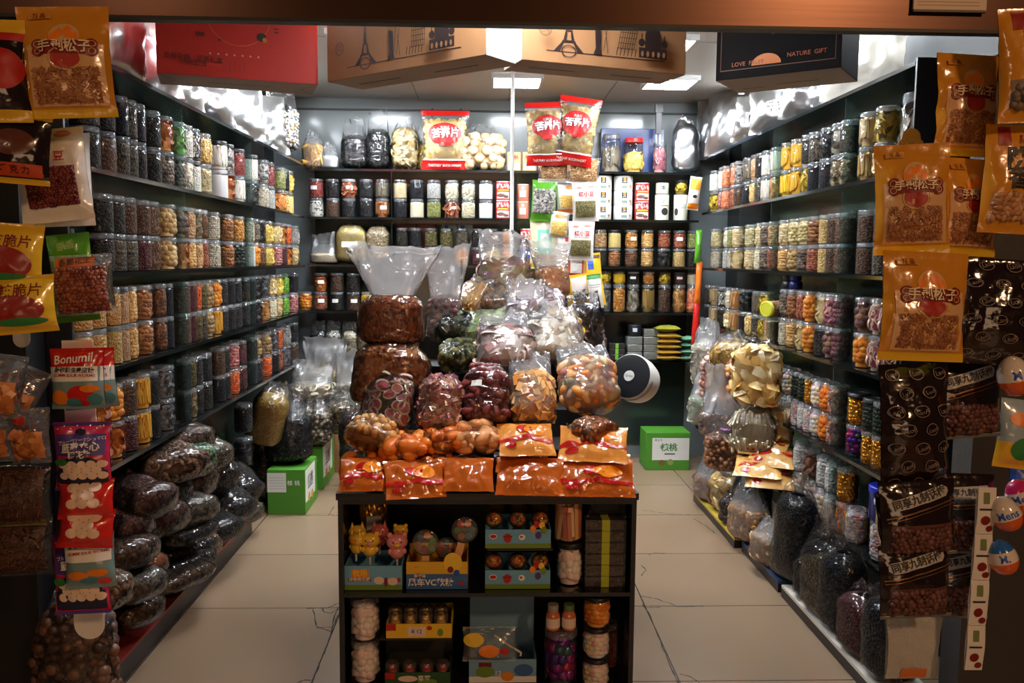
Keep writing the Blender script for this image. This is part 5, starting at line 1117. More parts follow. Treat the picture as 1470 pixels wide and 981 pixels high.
plum('brown plum pack with slanted grey label, rear one of the lowest pair', (1336, 778, 1418, 884), 2.06, (-4, 3, 0), 46, 14)
plum('brown plum pack seen only as an edge behind the middle front one', (1240, 700, 1300, 794), 2.06, (-4, -8, 30), 47, 10)
def logo(label, b, Y, rot, seed, n=(3, 5)):
    art = []; rnd = random.Random(seed)
    for j in range(n[1]):
        for i in range(n[0]):
            x = -.34 + .34 * i + (.15 if j % 2 else 0); z = .1 + .82 * j / (n[1] - 1)
            if x > .44: continue
            art += [('ring', x, z, .10, .045, 4, .86), ('text', 'LaoR', x, z, .075, 4, 12)]
    return pack('hanging_sweet_bag', label, b, Y, [DARKP], None, art, PLM, None, .07, rot, HG, seed, .05, .006)
logo('dark bag printed with small oval logos, under the lowest pine-nut pack', (1250, 522, 1352, 708), 2.02, (-3, -2, 4), 48, (3, 7))
logo('dark bag printed with small oval logos, at the right edge beside the pine nuts', (1374, 372, 1480, 524), 2.0, (-3, 4, -8), 49, (3, 6))
pack('hanging_nut_pack', 'dark reddish pack behind the lowest pine-nut pack', (1340, 368, 1412, 508), 2.10, [pm('dark red-brown pack', S((70, 30, 22)), .3, coat=.7, bump=.5, bscale=14)], None, [('ell', .1, .82, .3, .1, 1)], [DKRED, pm('print brown', S((110, 62, 40)), .4)], ((-.4, .08, .4, .5), 'darks'), .05, (-3, 0, 0), HG, 50)
# white net bag with orange tape
p, w_, h_ = at((1262, 864, 1352, 974), 2.06)
T = Matrix.Translation(p) ; t = thing('hanging_net_bag', 'white woven net bag with orange tape hanging below the lowest plum packs', 'bag', M=T)
netm = pm('white woven net', S((200, 196, 188)), .8, bump=.8, bscale=140, stretch=(3, 1, 1))
pos, surf = pouch_surf(w_, h_, .03, .02, .1, 5, .004, .1)
obj('woven_body', pouch_mesh(lambda x, z, s=-1: pos(x * (1 - .18 * (1 - z / h_)), z, s), w_, h_, [netm]), t)
print_on([('rect', -.2 * w_, .035 * h_, .22 * w_, .16 * h_, 0)], surf, .003).build('tape', [pm('orange tape', S((206, 110, 36)), .4)], t, 0)
# toy egg sweets at the far right
def egg(label, px, py, Y, r, cols, txt, tilt=0):
    T = Matrix.Translation(PY(px, py, Y)) @ rotm('Z', math.radians(-20)) @ rotm('Y', math.radians(tilt)); t = thing('hanging_sweet_egg', label, 'sweet', M=T, group='toy-egg sweets hanging by the right pier')
    pr = lambda z: r * (max(0, 1 - (z / 1.32) ** 2)) ** .5 * (1 - .09 * z)
    seg = [(-1.32, -.25), (-.25, .55), (.55, 1.32)]
    for (a, c), col, nm in zip(seg, cols, ('lower_shell', 'middle_band', 'upper_shell')):
        b = MB(); b.lathe([(pr(a + (c - a) * i / 7), (a + (c - a) * i / 7) * r) for i in range(8)], 30, 0, cap0=False, cap1=False); b.build(nm, col, t)
    v, f = text_geo(txt, r * .72, .03); b = MB()
    for_ = []
    for x, z in v:
        zz = z + .1 * r; k = pr(zz / r) * 1.012; an = x / k; for_.append((k * math.sin(an), -k * math.cos(an), zz))
    b.add(for_, f); b.build('lettering', BLUEINK, t, 0)
ew, eo, eb, ep, ey = [pm(n, S(c), .15, coat=1) for n, c in (('egg white', (226, 214, 204)), ('egg orange', (216, 92, 24)), ('egg blue', (44, 110, 190)), ('egg pink', (206, 40, 110)), ('egg yellow', (222, 190, 60)))]
egg('orange and white toy egg sweet, middle of three beside the grey pier', 1444, 738, 1.95, .034, (eo, ew, ew), 'Mens', -24)
egg('orange, white and blue toy egg sweet, lowest beside the grey pier', 1439, 800, 1.95, .034, (eo, ew, eb), 'M.', -18)
egg('pink-topped toy egg sweet cut by the right edge', 1466, 714, 2.02, .036, (eo, ew, ep), 'Mens', -24)
egg('orange and white toy egg sweet, highest beside the dark logo bag', 1456, 540, 1.97, .038, (eo, ew, ew), 'M', -14)
pack('hanging_sweet_pack', 'blue and yellow shiny sweet pack between the toy eggs', (1432, 574, 1486, 672), 2.06, [pm('blue-white pack', S((160, 180, 196)), .25, coat=.8, bump=.4, bscale=14), YELP], [(0, 1), (.4, 0)], [('ell', .0, .72, .3, .1, 0), ('ell', .1, .3, .3, .16, 1)], [ORINK, GREENINK], None, .05, (-3, 6, -4), HG, 51)
pack('hanging_sweet_pack', 'deep blue sweet pack below the blue and yellow one', (1444, 652, 1496, 712), 2.1, [pm('deep blue pack', S((40, 80, 150)), .25, coat=.8, bump=.4, bscale=14)], None, [('ell', 0, .5, .25, .2, 0)], [WHINK], None, .04, (-3, -6, -4), HG, 52)
# strip of small sachets
p, w_, h_ = at((1384, 700, 1409, 962), 1.96)
t = thing('hanging_sachet_strip', 'long white strip of joined sachets with red dots, beside the toy eggs', 'sweet', M=Matrix.Translation(p) @ rotm('Y', math.radians(.8)))
pos, surf = pouch_surf(w_, h_, .006, .0, 0, 4, .002, 0)
for i in range(4):
    z0, z1 = h_ * i / 4, h_ * (i + 1) / 4 - .001
    q = lambda x, z, s=-1, z0=z0, z1=z1: pos(x, z0 + z, s) + Vector((0, s * .004 * math.sin(PI * min(1, max(0, z / (z1 - z0)))), 0))
    obj('sachet', pouch_mesh(q, w_, z1 - z0, [WHP], None, 6, 8), t)
    sf = lambda x, z, q=q, z0=z0: (q(x, z - z0), Vector((0, -1, 0)))
    print_on([('ell', -.05 * w_, z0 + .30 * (z1 - z0), .26 * w_, .1 * (z1 - z0), 0), ('ell', .22 * w_, z0 + .12 * (z1 - z0), .2 * w_, .07 * (z1 - z0), 0), ('rect', -.2 * w_, z0 + .66 * (z1 - z0), .12 * w_, z0 + .9 * (z1 - z0), 1), ('rect', -.4 * w_, z0 + .52 * (z1 - z0), .3 * w_, z0 + .56 * (z1 - z0), 2)], sf, .001).build('printed_design', [DKRED, pm('olive print', S((110, 124, 70)), .5), INK], t, 0)
# price board at the top right corner of the fascia
p, w_, h_ = at((1313, -22, 1418, 13), 2.12)
t = thing('price_board', 'pale framed board fixed to the right end of the fascia', 'sign', p + Vector((0, .012, 0)))
b = MB(); b.bbox((-w_ / 2, -.006, 0), (w_ / 2, 0, h_)); b.build('board', pm('pale board', S((206, 186, 166)), .5), t)
b = MB(); 
for z in (.010, .018): b.bbox((-w_ * .45, -.0068, z), (w_ * .4, -.0061, z + .0012))
b.build('printed_line', pm('pinkish line', S((176, 120, 100)), .5), t)
b = MB(); b.bbox((-w_ / 2, -.008, -.006), (w_ / 2, .0, -.0005)); b.build('frame_edge', pm('dull frame', S((90, 70, 58)), .5), t)
# hair-clip shaped cream tag and big clear jar near the right top
t = thing('large_canister', 'large clear canister of pale slices beside the highest pine-nut pack', 'jar', PXp(1290, 262, 1.50) * 0 + Vector((1.475, 2.90, SR[1] + .001)))
obj('body', SHELL, t); t.scale = (1.35, 1.35, 2.2); c = obj('contents', contents('gmush', .95), t); c['kind'] = 'stuff'; obj('lid', LID, t)
p = PY(1308, 198, 2.3); t = thing('hanging_tag', 'round cream tag with two holes hanging above a pine-nut pack', 'tag', p)
b = MB(); b.disk(.026, .003, 24, 0, 0, rotm('X', PI / 2)); b.disk(.018, .0032, 20, 0, 0, Matrix.Translation((-.018, 0, -.02)) @ rotm('X', PI / 2)); b.disk(.018, .0032, 20, 0, 0, Matrix.Translation((.018, 0, -.02)) @ rotm('X', PI / 2)); b.build('card', pm('cream card', S((196, 170, 112)), .5), t, 0)
b = MB(); b.ball(Matrix.Translation((-.012, -.003, -.018)) @ Matrix.Diagonal((.004, .002, .004, 1))); b.ball(Matrix.Translation((.012, -.003, -.018)) @ Matrix.Diagonal((.004, .002, .004, 1))); b.build('rivet', WHITEP, t)
# ------------------------------------------------------------------ cartons hanging in a zigzag behind the fascia
def hang_carton(label, l, r, d, h, mats, art, artm, faces, gap=0):
    a, c = PZ(l[0], l[1], 2.0), PZ(r[0], r[1], 2.0); w = (c - a).length; dr = (c - a).normalized(); yaw = math.atan2(dr.y, dr.x)
    n = Vector((-dr.y, dr.x, 0)); p = (a + c) / 2 + n * d / 2
    M = Matrix.Translation(p) @ rotm('Z', yaw)
    t = carton('hanging_carton', label, M, (w, d, h), mats, art(w, h, d), artm, 'box', 'cartons hung in a zigzag behind the fascia', faces=faces)
    b = MB()
    for s in (-1, 1): b.tube([(s * w * .3, 0, h + .001), (s * w * .3, 0, CZ - 2.0 - .001)], .0018, 5)
    b.build('hanging_cord', WHITEP, t)
    return t
redb = pm('red gift carton', S((178, 34, 18)), .5, var=.06); greyb = pm('grey carton underside', S((170, 158, 150)), .7); kraft = pm('brown kraft carton', S((170, 120, 78)), .7, var=.08, bscale=20); kraftu = pm('kraft underside', S((176, 156, 140)), .7); blackb = pm('black carton', S((20, 18, 20)), .75, spec=.2); magb = pm('magenta carton side', S((160, 44, 76)), .5)
maroonp = pm('maroon print', S((92, 22, 14)), .5)
def red_art(w, h, d):
    return {'front': [('ring', w * .5, h * .74, w * .20, w * .20, 1, .985), ('ell', w * .47, h * .72, w * .06, h * .09, 0), ('ell', w * .64, h * .50, w * .03, h * .05, 2), ('ell', w * .66, h * .47, w * .015, h * .03, 3), ('rect', w * .72, h * .56, w * .75, h * .58, 0), ('rect', w * .72, h * .60, w * .75, h * .62, 0), ('rect', w * .24, h * .46, w * .29, h * .5, 0), ('rect', w * .37, h * .42, w * .39, h * .44, 0),
                      ('text', '· · · · · · ·', w * .47, h * .26, .05, 4, 0), ('text', '五谷杂粮 · 坚果礼盒', w * .22, h * .20, .022, 0, -2), ('text', '健康生活', w * .22, h * .15, .022, 0, -2)] + [('rect', w * (.44 + .03 * i), h * .07, w * (.44 + .03 * i) + .0012, h * .2, 0) for i in range(4)],
            'bottom': [('poly', [(w * .02, d * .1), (w * .10, d * .5), (w * .02, d * .9), (w * .02, d * .88), (w * .095, d * .5), (w * .02, d * .12)], 5), ('poly', [(w * .98, d * .1), (w * .90, d * .5), (w * .98, d * .9), (w * .98, d * .88), (w * .905, d * .5), (w * .98, d * .12)], 5), ('rect', w * .3, d * .5, w * .7, d * .53, 5)]}
hang_carton('red gift carton with faint gold circle, hung at the left end of the row', (225, 105), (457, 122), .20, .30, [redb, greyb, magb], red_art, [maroonp, GOLDINK, INK, GOLDINK, pm('pinkish print', S((210, 150, 130)), .5), pm('fold line', S((90, 50, 50)), .6)], [0, 2, 0, 0, 1, 0])
def city_art(w, h, d, flip=False):
    it = []; z0 = h * .13; k = h / .30 * .30
    X = lambda u: w * u
    def P(pts, x, s=1.0): it.append(('poly', [(X(x) + a * s, z0 + b * s) for a, b in pts], 0))
    it.append(('rect', X(.14), z0 - .004, X(.86), z0, 0))
    # iron lattice tower
    it += [('poly', [(X(.27) + a, z0 + b) for a, b in q], 0) for q in ([(-.052, 0), (-.030, 0), (-.016, .045), (-.024, .045)], [(.052, 0), (.024, .045), (.016, .045), (.030, 0)], [(-.026, .045), (.026, .045), (.020, .056), (-.020, .056)], [(-.019, .056), (-.009, .056), (-.006, .10), (-.012, .10)], [(.019, .056), (.012, .10), (.006, .10), (.009, .056)], [(-.013, .10), (.013, .10), (.009, .108), (-.009, .108)], [(-.008, .108), (.008, .108), (.0015, .21), (-.0015, .21)])]
    it.append(('ring', X(.27), z0 + .002, .026, .028, 0, .86))
    # robed statue
    it += [('poly', [(X(.44) + a, z0 + b) for a, b in q], 0) for q in ([(-.014, 0), (.016, 0), (.012, .03), (-.006, .03)], [(-.006, .03), (.012, .03), (.010, .14), (-.010, .15)])]
    it += [('poly', [(X(.475) + a, z0 + b) for a, b in q], 0) for q in ([(-.012, .03), (-.010, .03), (.002, .20), (0, .20)], [(.0, .02), (.002, .02), (.016, .15), (.014, .15)], [(.016, .01), (.018, .01), (.008, .12), (.006, .12)], [(-.02, .16), (-.005, .17), (.012, .20), (-.01, .22)])]
    # leaning tower
    ln = .10
    for j in range(6):
        zz = z0 + .04 + j * .026; it.append(('poly', [(X(.60) - .028 + (zz - z0) * ln, zz), (X(.60) + .034 + (zz - z0) * ln, zz), (X(.60) + .034 + (zz + .003 - z0) * ln, zz + .003), (X(.60) - .028 + (zz + .003 - z0) * ln, zz + .003)], 0))
        for i in range(8):
            x = X(.60) - .026 + i * .0082 + (zz - z0) * ln; it.append(('poly', [(x, zz), (x + .0022, zz), (x + .0045, zz + .026), (x + .0022, zz + .026)], 0))
    for i in range(6):
        x = X(.60) - .034 + i * .0135; it.append(('poly', [(x, z0), (x + .003, z0), (x + .007, z0 + .04), (x + .004, z0 + .04)], 0))
    # domed church
    x = X(.77)
    it += [('ell', x, z0 + .11, .030, .045, 0), ('rect', x - .030, z0 + .05, x + .030, z0 + .10, 0), ('rect', x - .052, z0, x + .052, z0 + .052, 0), ('ell', x - .042, z0 + .075, .012, .018, 0), ('ell', x + .042, z0 + .075, .012, .018, 0), ('rect', x - .044, z0 + .08, x - .040, z0 + .12, 0), ('rect', x + .040, z0 + .08, x + .044, z0 + .12, 0), ('rect', x - .003, z0 + .14, x + .003, z0 + .18, 0)]
    for i in range(5): it.append(('ell', x - .040 + i * .02, z0 + .02, .005, .013, 1))
    it += [('ring', X(.12), z0 + .06, .023, .023, 2, .9), ('ring', X(.12), z0 + .06, .019, .019, 2, .92), ('text', '品味\n世界', X(.12), z0 + .06, .015, 2, 0)]
    sc = lambda z: z0 + (z - z0) * .64
    it = [('poly', [(x, sc(z)) for x, z in q[1]], q[2]) if q[0] == 'poly' else (('rect', q[1], sc(q[2]), q[3], sc(q[4]), q[5]) if q[0] == 'rect' else ((q[0], q[1], sc(q[2]), q[3], q[4] * .7, *q[5:]) if q[0] in ('ell', 'ring') and q[1] > X(.2) else q)) for q in it]
    return {'front': it, 'bottom': [('rect', w * .1, d * .45, w * .38, d * .5, 0), ('rect', w * .6, d * .45, w * .86, d * .5, 0)]}
cm_ = [pm('dark brown print', S((44, 26, 24)), .6), pm('kraft gap', S((152, 106, 70)), .7), pm('brown print', S((96, 60, 42)), .6)]
hang_carton('brown carton with dark landmark skyline, second from left, beside the red carton', (470, 118), (698, 79), .17, .30, [kraft, kraftu, WHITEP], city_art, cm_, [0, 2, 0, 0, 1, 0])
hang_carton('brown carton with dark landmark skyline, second from right, beside the black carton', (749, 86), (984, 108), .17, .30, [kraft, kraftu, WHITEP], city_art, cm_, [2, 0, 0, 0, 1, 0])
def blk_art(w, h, d):
    return {'front': [('rect', w * .04, h * .10, w * .96, h * .11, 0), ('rect', w * .04, h * .10, w * .045, h * .98, 0), ('rect', w * .955, h * .10, w * .96, h * .98, 0), ('poly', [(w * .42 + w * .12 * math.cos(PI * i / 16), h * .13 + h * .12 * math.sin(PI * i / 16)) for i in range(17)], 1), ('ell', w * .47, h * .48, w * .02, h * .03, 2), ('text', 'LOVE  FRUIT', w * .27, h * .16, .02, 2, 0), ('text', 'NATURE  GIFT', w * .74, h * .2, .02, 2, 0)],
            'bottom': [('rect', w * .1, d * .3, w * .3, d * .34, 0), ('rect', w * .4, d * .4, w * .75, d * .44, 0)]}
hang_carton('black gift carton with an orange heap printed on it, hung at the right end', (1027, 117), (1207, 97), .26, .30, [blackb, greyb, pm('purplish carton side', S((120, 100, 108)), .5)], blk_art, [pm('dim gold line', S((110, 74, 44)), .5), ORINK, pm('orange-brown print', S((176, 92, 40)), .5)], [2, 0, 0, 0, 1, 0])

# ------------------------------------------------------------------ silver bags and clear bags on the two top shelves
def foilbag(label, px, py, X, w, h, t, yaw, tx=0, mat=None, seed=0, tilt=0, prt=False):
    p = PXp(px, py, X); p.z = (SL if X < 0 else SR)[0] + .003
    T = Matrix.Translation(p) @ rotm('Z', math.radians(yaw)) @ rotm('X', math.radians(tx)) @ rotm('Y', math.radians(tilt))
    root = thing('foil_bag', label, 'bag', M=T, group='silver foil bags on the top shelves'); pos, surf = pouch_surf(w, h, t, .05, .4, seed, .012, .05)
    obj('pouch', pouch_mesh(pos, w, h, [mat or SILV], None, 16, 18), root)
    if prt: print_on([('rect', -.16 * w, .3 * h, .14 * w, .55 * h, 0), ('text', '干货', 0, .42 * h, .05, 1, 0)], surf, .003).build('printed_label', [PAPER, INK], root, 0)
    return root
LW, RW = 'left-hand top shelf', 'right-hand top shelf'
foilbag(f'crumpled silver foil bag nearest the entrance on the {LW}', 165, 118, -1.28, .28, .40, .10, 66, -2, None, 61, 4)
foilbag(f'crumpled silver foil bag, second from the entrance on the {LW}', 212, 140, -1.27, .30, .38, .12, 48, -8, None, 62, -6)
foilbag(f'crumpled silver foil bag under the red carton on the {LW}', 255, 160, -1.27, .28, .28, .12, 55, -10, None, 63, 0)
foilbag(f'bright silver foil bag, fourth from the entrance on the {LW}', 296, 170, -1.26, .28, .27, .12, 40, -12, None, 64, 3)
foilbag(f'bright white-lit foil bag beside the crinkled bag on the {LW}', 338, 190, -1.25, .34, .36, .12, 44, -10, None, 65, 2)
foilbag(f'crinkled silver foil bag at the rear of the {LW}', 384, 210, -1.27, .28, .34, .10, 36, -6, None, 66, -3)
foilbag(f'silver foil bag with white label, farthest from the entrance on the {RW}', 1022, 214, 1.49, .28, .40, .10, -42, -4, None, 70, 2)
foilbag(f'bright white foil bag, second from the rear on the {RW}', 1043, 205, 1.50, .34, .40, .12, -52, -5, None, 71, 0)
foilbag(f'silver foil bag with small printed label, middle of the {RW}', 1085, 190, 1.50, .30, .26, .14, -40, -10, None, 72, 3, True)
foilbag(f'silver foil bag with dark creases beside the labelled one on the {RW}', 1118, 172, 1.50, .30, .26, .14, -30, -12, None, 73, -4, True)
foilbag(f'silver foil bag under the right end of the black carton on the {RW}', 1160, 152, 1.50, .28, .26, .14, -34, -12, None, 74, 4)
foilbag(f'large pale foil bag nearest the entrance on the {RW}', 1236, 118, 1.50, .34, .40, .10, -46, -3, pm('pale grey foil', S((186, 180, 168)), .42, .5, bump=.8, bscale=9), 75, 0)
sack('snack_bag', 'clear bag of silver-wrapped sweets at the rear end of the left-hand top shelf', stand(PXp(402, 217, -1.22), 40, -8, 6), .22, .14, .36, 'foil', .8, BAGF, 'bag', None, False, .9, [pieces_mat('silver sweets', C_((120, 120, 124), (200, 200, 204), (230, 190, 110)), .25, metal=.7)], .03, 76)
# ------------------------------------------------------------------ top shelf of the back wall
def bk(px, py, dy=.07): return PY(px, py, YB + dy)
def bstand(name, label, px, Y, w, d, h, k, fill, z=None, **kw):
    p = PY(px, 300, Y); p.z = (SB[0] if z is None else z) + .0035
    return sack(name, label, stand(p, 0, 0, 0), w, d, h, k, fill, kw.pop('f', BAGF), 'bag', kw.pop('group', None), **kw)
TS = 'on the back wall top shelf'
bstand('snack_bag', f'clear bag of yellow ring biscuits at the left end {TS}', 451, YB + .09, .14, .1, .24, 'nood', .72, pieces=.05, cmat=[pieces_mat('ring biscuits', C_((226, 160, 60), (240, 196, 104)), .5)], seed=80, f=BAGM)
bstand('snack_bag', f'clear bag of white powder packs beside the ring biscuits {TS}', 474, YB + .09, .12, .09, .17, 'white', .55, seed=81, f=BAGM)
bstand('seed_bag', f'shorter clear bag of black fungus {TS}', 510, YB + .10, .175, .13, .33, 'blkf', .68, gather=.75, pieces=.018, seed=82, lump=.04)
bstand('seed_bag', f'taller clear bag of black fungus {TS}', 544, YB + .10, .15, .13, .38, 'blkf', .70, gather=.8, pieces=.018, seed=83, lump=.04)
bstand('snack_bag', f'clear bag of pale puffed curls beside the black fungus {TS}', 582, YB + .10, .17, .14, .34, 'pflake', .82, pieces=.036, seed=84, lump=.06)
bstand('snack_bag', f'clear bag of yellow crisps half behind the red-banded pack {TS}', 607, YB + .16, .13, .09, .29, 'ychip', .62, pieces=.034, seed=85)
bstand('snack_bag', f'clear bag of big pale puff balls {TS}', 692, YB + .11, .30, .15, .30, 'walnut', .84, pieces=.07, cmat=[pieces_mat('puffs', C_((226, 186, 130), (240, 212, 166)), .6)], seed=86)
REDB = pm('bright red pack band', S((214, 30, 26)), .25, coat=.7, bump=.3, bscale=16)
CHIPC = [REDB, WHINK, INK, pm('dull red print', S((176, 30, 30)), .4), BLUEINK]
def chips(label, b, Y, rot, seed):
    p, w, h = at(b, Y)
    T = Matrix.Translation(p + Vector((0, 0, h))) @ Euler([math.radians(a) for a in rot]).to_matrix().to_4x4() @ Matrix.Translation((0, 0, -h))
    root = thing('hanging_chip_pack', label, 'snack bag', M=T, group='red-banded chip packs'); t = .1
    pos, surf = pouch_surf(w, h, t, .02, .5, seed, .004, .10)
    def body(x, z, s=-1): return pos(x * .9 if .14 * h < z < .9 * h else x, z, s)
    obj('pouch', pouch_mesh(pos, w, h, [CLRP, REDB], [(0, 1), (.17, 0), (.91, 1)], 18, 24), root)
    cpos, csurf = pouch_surf(w * .88, h, t * .5, .14, .5, seed, .003, .05)
    b_ = MB(); rnd = random.Random(seed); pts = []
    for j in range(15):
        for i in range(10):
            x, z = w * .84 * ((i + rnd.uniform(.2, .8)) / 10 - .5), h * (.18 + .66 * (j + rnd.uniform(.2, .8)) / 15); q, n = csurf(x, z); pts.append((q, n))
            pts.append((Vector((q.x, -q.y, q.z)), Vector((n.x, -n.y, n.z))))
    b_.lathe([(w * .34, h * .18), (w * .34, h * .8)], 14, sy=.3); scatter(b_, pts, 'f', .028, rnd)
    c = b_.build('contents', [pieces_mat('potato chips', C_((240, 190, 84), (248, 214, 124), (252, 232, 166)), .5)], root); c['kind'] = 'stuff'
    print_on([('ell', .0, .60 * h, .36 * w, .18 * h, 3), ('rect', -.12 * w, .40 * h, .16 * w, .45 * h, 0), ('rect', -.46 * w, .165 * h, .46 * w, .185 * h, 1)], surf, .009).build('printed_design', CHIPC, root, 0)
    print_on([('text', '苦荞片', .02 * w, .60 * h, .20 * w, 2, 4, .06)], surf, .0115).build('lettering_outline', CHIPC, root, 0)
    print_on([('text', '苦荞片', .02 * w, .60 * h, .20 * w, 1, 4, .03), ('text', '大凉山', .0, .70 * h, .07 * w, 1, 0), ('text', 'TARTARY BUCKWHEAT', .0, .09 * h, .065 * w, 1, 0)], surf, .0132).build('lettering', CHIPC, root, 0)
    return root
chips('chip pack with red bands standing alone on the back wall top shelf', (604, 159, 674, 245), YB + .07, (0, 0, 0), 90)
chips('chip pack with red bands hanging on the pole, left of its twin', (752, 147, 814, 238), 4.62, (0, -2, 0), 91)
chips('chip pack with red bands hanging beside the pole, tilted, right of its twin', (803, 140, 864, 238), 4.60, (0, 9, -8), 92)
# jars and boxes on the right part of the top shelf
def tj(k, px, R, H, label, lid=LID, fill=1.0, dy=.09, z=SB[0], note=None):
    p = PY(px, 300, YB + dy); return jar(k, Vector((p.x, p.y, z + .001)), R, H, label, None, note, lid, fill)
REDLID = _jar_lid(pm('red lid', S((206, 34, 30)), .35), 'red_lid')
tj('gsticks', 876, .062, .25, f'tall clear jar with a dark top, beside the chip packs on the back wall', LID, .8)
tj('ychip', 908, .062, .225, f'clear jar of yellow corn snacks with a red lid {TS}', REDLID, .72)
tj('purp', 945, .045, .2, f'slim clear jar of pink and brown sweets {TS}', LID, .9)
b0 = bstand('foil_pouch_bag', f'silver foil bag standing right of the pink sweets jar {TS}', 982, YB + .1, .17, .1, .36, 'white', .9, cmat=[SILV], f=SILV, seed=93, lump=.12)
def box_at(name, label, px, Y, z, size, mats, art=(), artm=(), yaw=0, faces=None, group=None, cat='box'):
    p = PY(px, 300, Y); p.z = z + .001
    return carton(name, label, Matrix.Translation(p) @ rotm('Z', math.radians(yaw)), size, mats, art, artm, cat, group, faces=faces)
for i, px in enumerate((737, 759)):
    box_at('snack_box', f'small orange snack box {"left" if i == 0 else "right"} of the pole {TS}', px, YB + .06, SB[0], (.085, .06, .12), [pm('orange snack box', S((222, 150, 92)), .5)], {'front': [('rect', .008, .01, .077, .05, 0), ('text', '果酥', .042, .085, .03, 1, 0)]}, [pm('pale print', S((240, 214, 176)), .5), REDINK])
box_at('carton', 'brown carton lying on the ceiling side behind the chip packs', 795, YB + .12, SB[0], (.22, .16, .40), [kraft])
box_at('black_box', 'black framed box behind the jars at the right end of the back top shelf', 905, YB + .2, SB[0], (.42, .06, .30), [BLACK, pm('dark blue film', S((40, 58, 110)), .2, coat=.6)], faces=[0, 0, 1, 0, 0, 0])
p = PY(945, 190, YB + .05); t = thing('hanging_hair_dryer_hook', 'black clip hook hanging above the pink sweets jar', 'hook', p)
b = MB(); b.box((0, 0, .06), (.035, .03, .14)); b.box((0, -.004, .15), (.05, .035, .05)); b.build('body', BLACK, t)
b = MB()
for s in (-1, 1): b.tube([(s * .012, 0, -.012), (s * .012, 0, -.07)], .004, 6)
b.build('prong', STEEL, t)
# cans
def can(label, px, Y, z, R, H, art, mats, group, lid=WHITEP, txt=()):
    p = PY(px, 300, Y); p.z = z + .001; t = thing('tin_can', label, 'can', p, group=group)
    b = MB(); b.lathe([(R * .97, 0), (R, .003), (R, H - .003), (R * .97, H)], 28); b.build('body', mats[0], t)
    b = MB(); b.lathe([(R * .98, H + .0003), (R * .98, H + .004), (R * .9, H + .0045)], 28); b.build('lid', lid, t)
    sf = lambda x, zz: (Vector((R * math.sin(x / R), -R * math.cos(x / R), zz)), Vector((math.sin(x / R), -math.cos(x / R), 0)))
    pr = [i for i in art if i[0] != 'text']; tx = [i for i in art if i[0] == 'text']
    if pr: print_on(pr, sf, .0006).build('label_print', mats[1:], t, 0)
    if tx: print_on(tx, sf, .0016).build('lettering', mats[1:], t, 0)
    return t
redcan = [pm('red can', S((206, 28, 30)), .3, coat=.5), WHINK, pm('brown print', S((110, 60, 46)), .5), YELINK]
rart = [('rect', -.045, .008, .045, .05, 0), ('ell', -.015, .028, .03, .012, 1), ('ell', .02, .02, .02, .01, 1), ('text', '鲜いも', .0, .085, .035, 0, 0, .03), ('rect', -.04, .058, .04, .066, 2)]
for row in (0, 1):
    can(f'red and white tin can, {"upper" if row else "lower"} one left of the white pole', 722, YB + .07, SB[1] + .121 * row, .047, .115, rart, redcan, 'red tin cans')
    can(f'red and white tin can, {"upper" if row else "lower"} one beside the white tea tins', 921, YB + .07, SB[1] + .121 * row, .047, .115, rart, redcan, 'red tin cans')
    can(f'brown-pink tin, {"upper" if row else "lower"} one just right of the white pole', 750, YB + .08, SB[1] + .112 * row, .042, .108, [('rect', -.02, .03, .02, .07, 0), ('text', '果', 0, .085, .02, 0, 0)], [pm('terracotta tin', S((186, 112, 88)), .4), WHINK], 'brown tins')
can('red tin can standing on a blue one beside the hanging packs', 757, YB + .06, SB[2] + .121, .046, .115, rart, redcan, 'red tin cans')
can('blue tin can beneath the red one beside the hanging packs', 757, YB + .06, SB[2], .046, .115, [('text', '蜂蜜黄油', 0, .08, .022, 0, 0, .02), ('ell', 0, .035, .03, .018, 1)], [pm('blue can', S((36, 62, 160)), .3, coat=.5), WHINK, pm('brown print', S((110, 60, 46)), .5)], None)
whitecan = [pm('white tea tin', S((218, 220, 214)), .35, coat=.4), INK, pm('grey-green label', S((116, 140, 124)), .5), GOLDINK, WHINK, pm('pale flourish', S((196, 200, 190)), .5)]
wart = [('rect', -.018, .046, .018, .082, 0), ('rect', -.018, .012, .018, .030, 1), ('ell', 0, .072, .01, .011, 2), ('text', 'LAV', 0, .056, .012, 3, 0), ('ring', -.035, .05, .012, .02, 4, .85), ('poly', [(.04, .012), (.042, .012), (.052, .034), (.03, .034)], 2)]
for c, px in enumerate((864, 894)):
    for row in range(3): can(f'white tea tin with black square label, {("bottom", "middle", "top")[row]} of the {("left", "right")[c]} stack', px, YB + .08, SB[1] + .0945 * row, .062, .0895, wart, whitecan, 'white tea tins')
jl = [pm('cream jar label', S((222, 218, 196)), .5), INK, GREENINK, BLACK]
def ljar(label, px, R, H, z, art, body=None):
    return can(label, px, YB + .07, z, R, H, art, [body or jl[0], INK, GREENINK, BLACK, WHINK], 'labelled jars on the back shelf', BLACK)
ljar('cream-labelled jar with a black cup print, left of two beside the red cans', 950, .046, .165, SB[1], [('ell', .012, .055, .024, .024, 0), ('rect', -.02, .092, .04, .097, 0), ('text', 'V', .0, .12, .03, 1, 0)])
ljar('cream-labelled jar with lines of print, right of two beside the red cans', 977, .046, .165, SB[1], [('ell', -.04, .055, .014, .024, 0), ('rect', -.02, .1, .03, .102, 0), ('rect', -.02, .09, .03, .092, 0), ('rect', -.02, .08, .03, .082, 0)])
ljar('short cream jar on top of the black-cup jar', 950, .042, .07, SB[1] + .171, [('text', '茶', 0, .035, .03, 0, 0)])
tj('yblk', 977, .042, .09, 'short jar of yellow snacks on top of the lined-label jar', LIDK, 1, .07, SB[1] + .171)
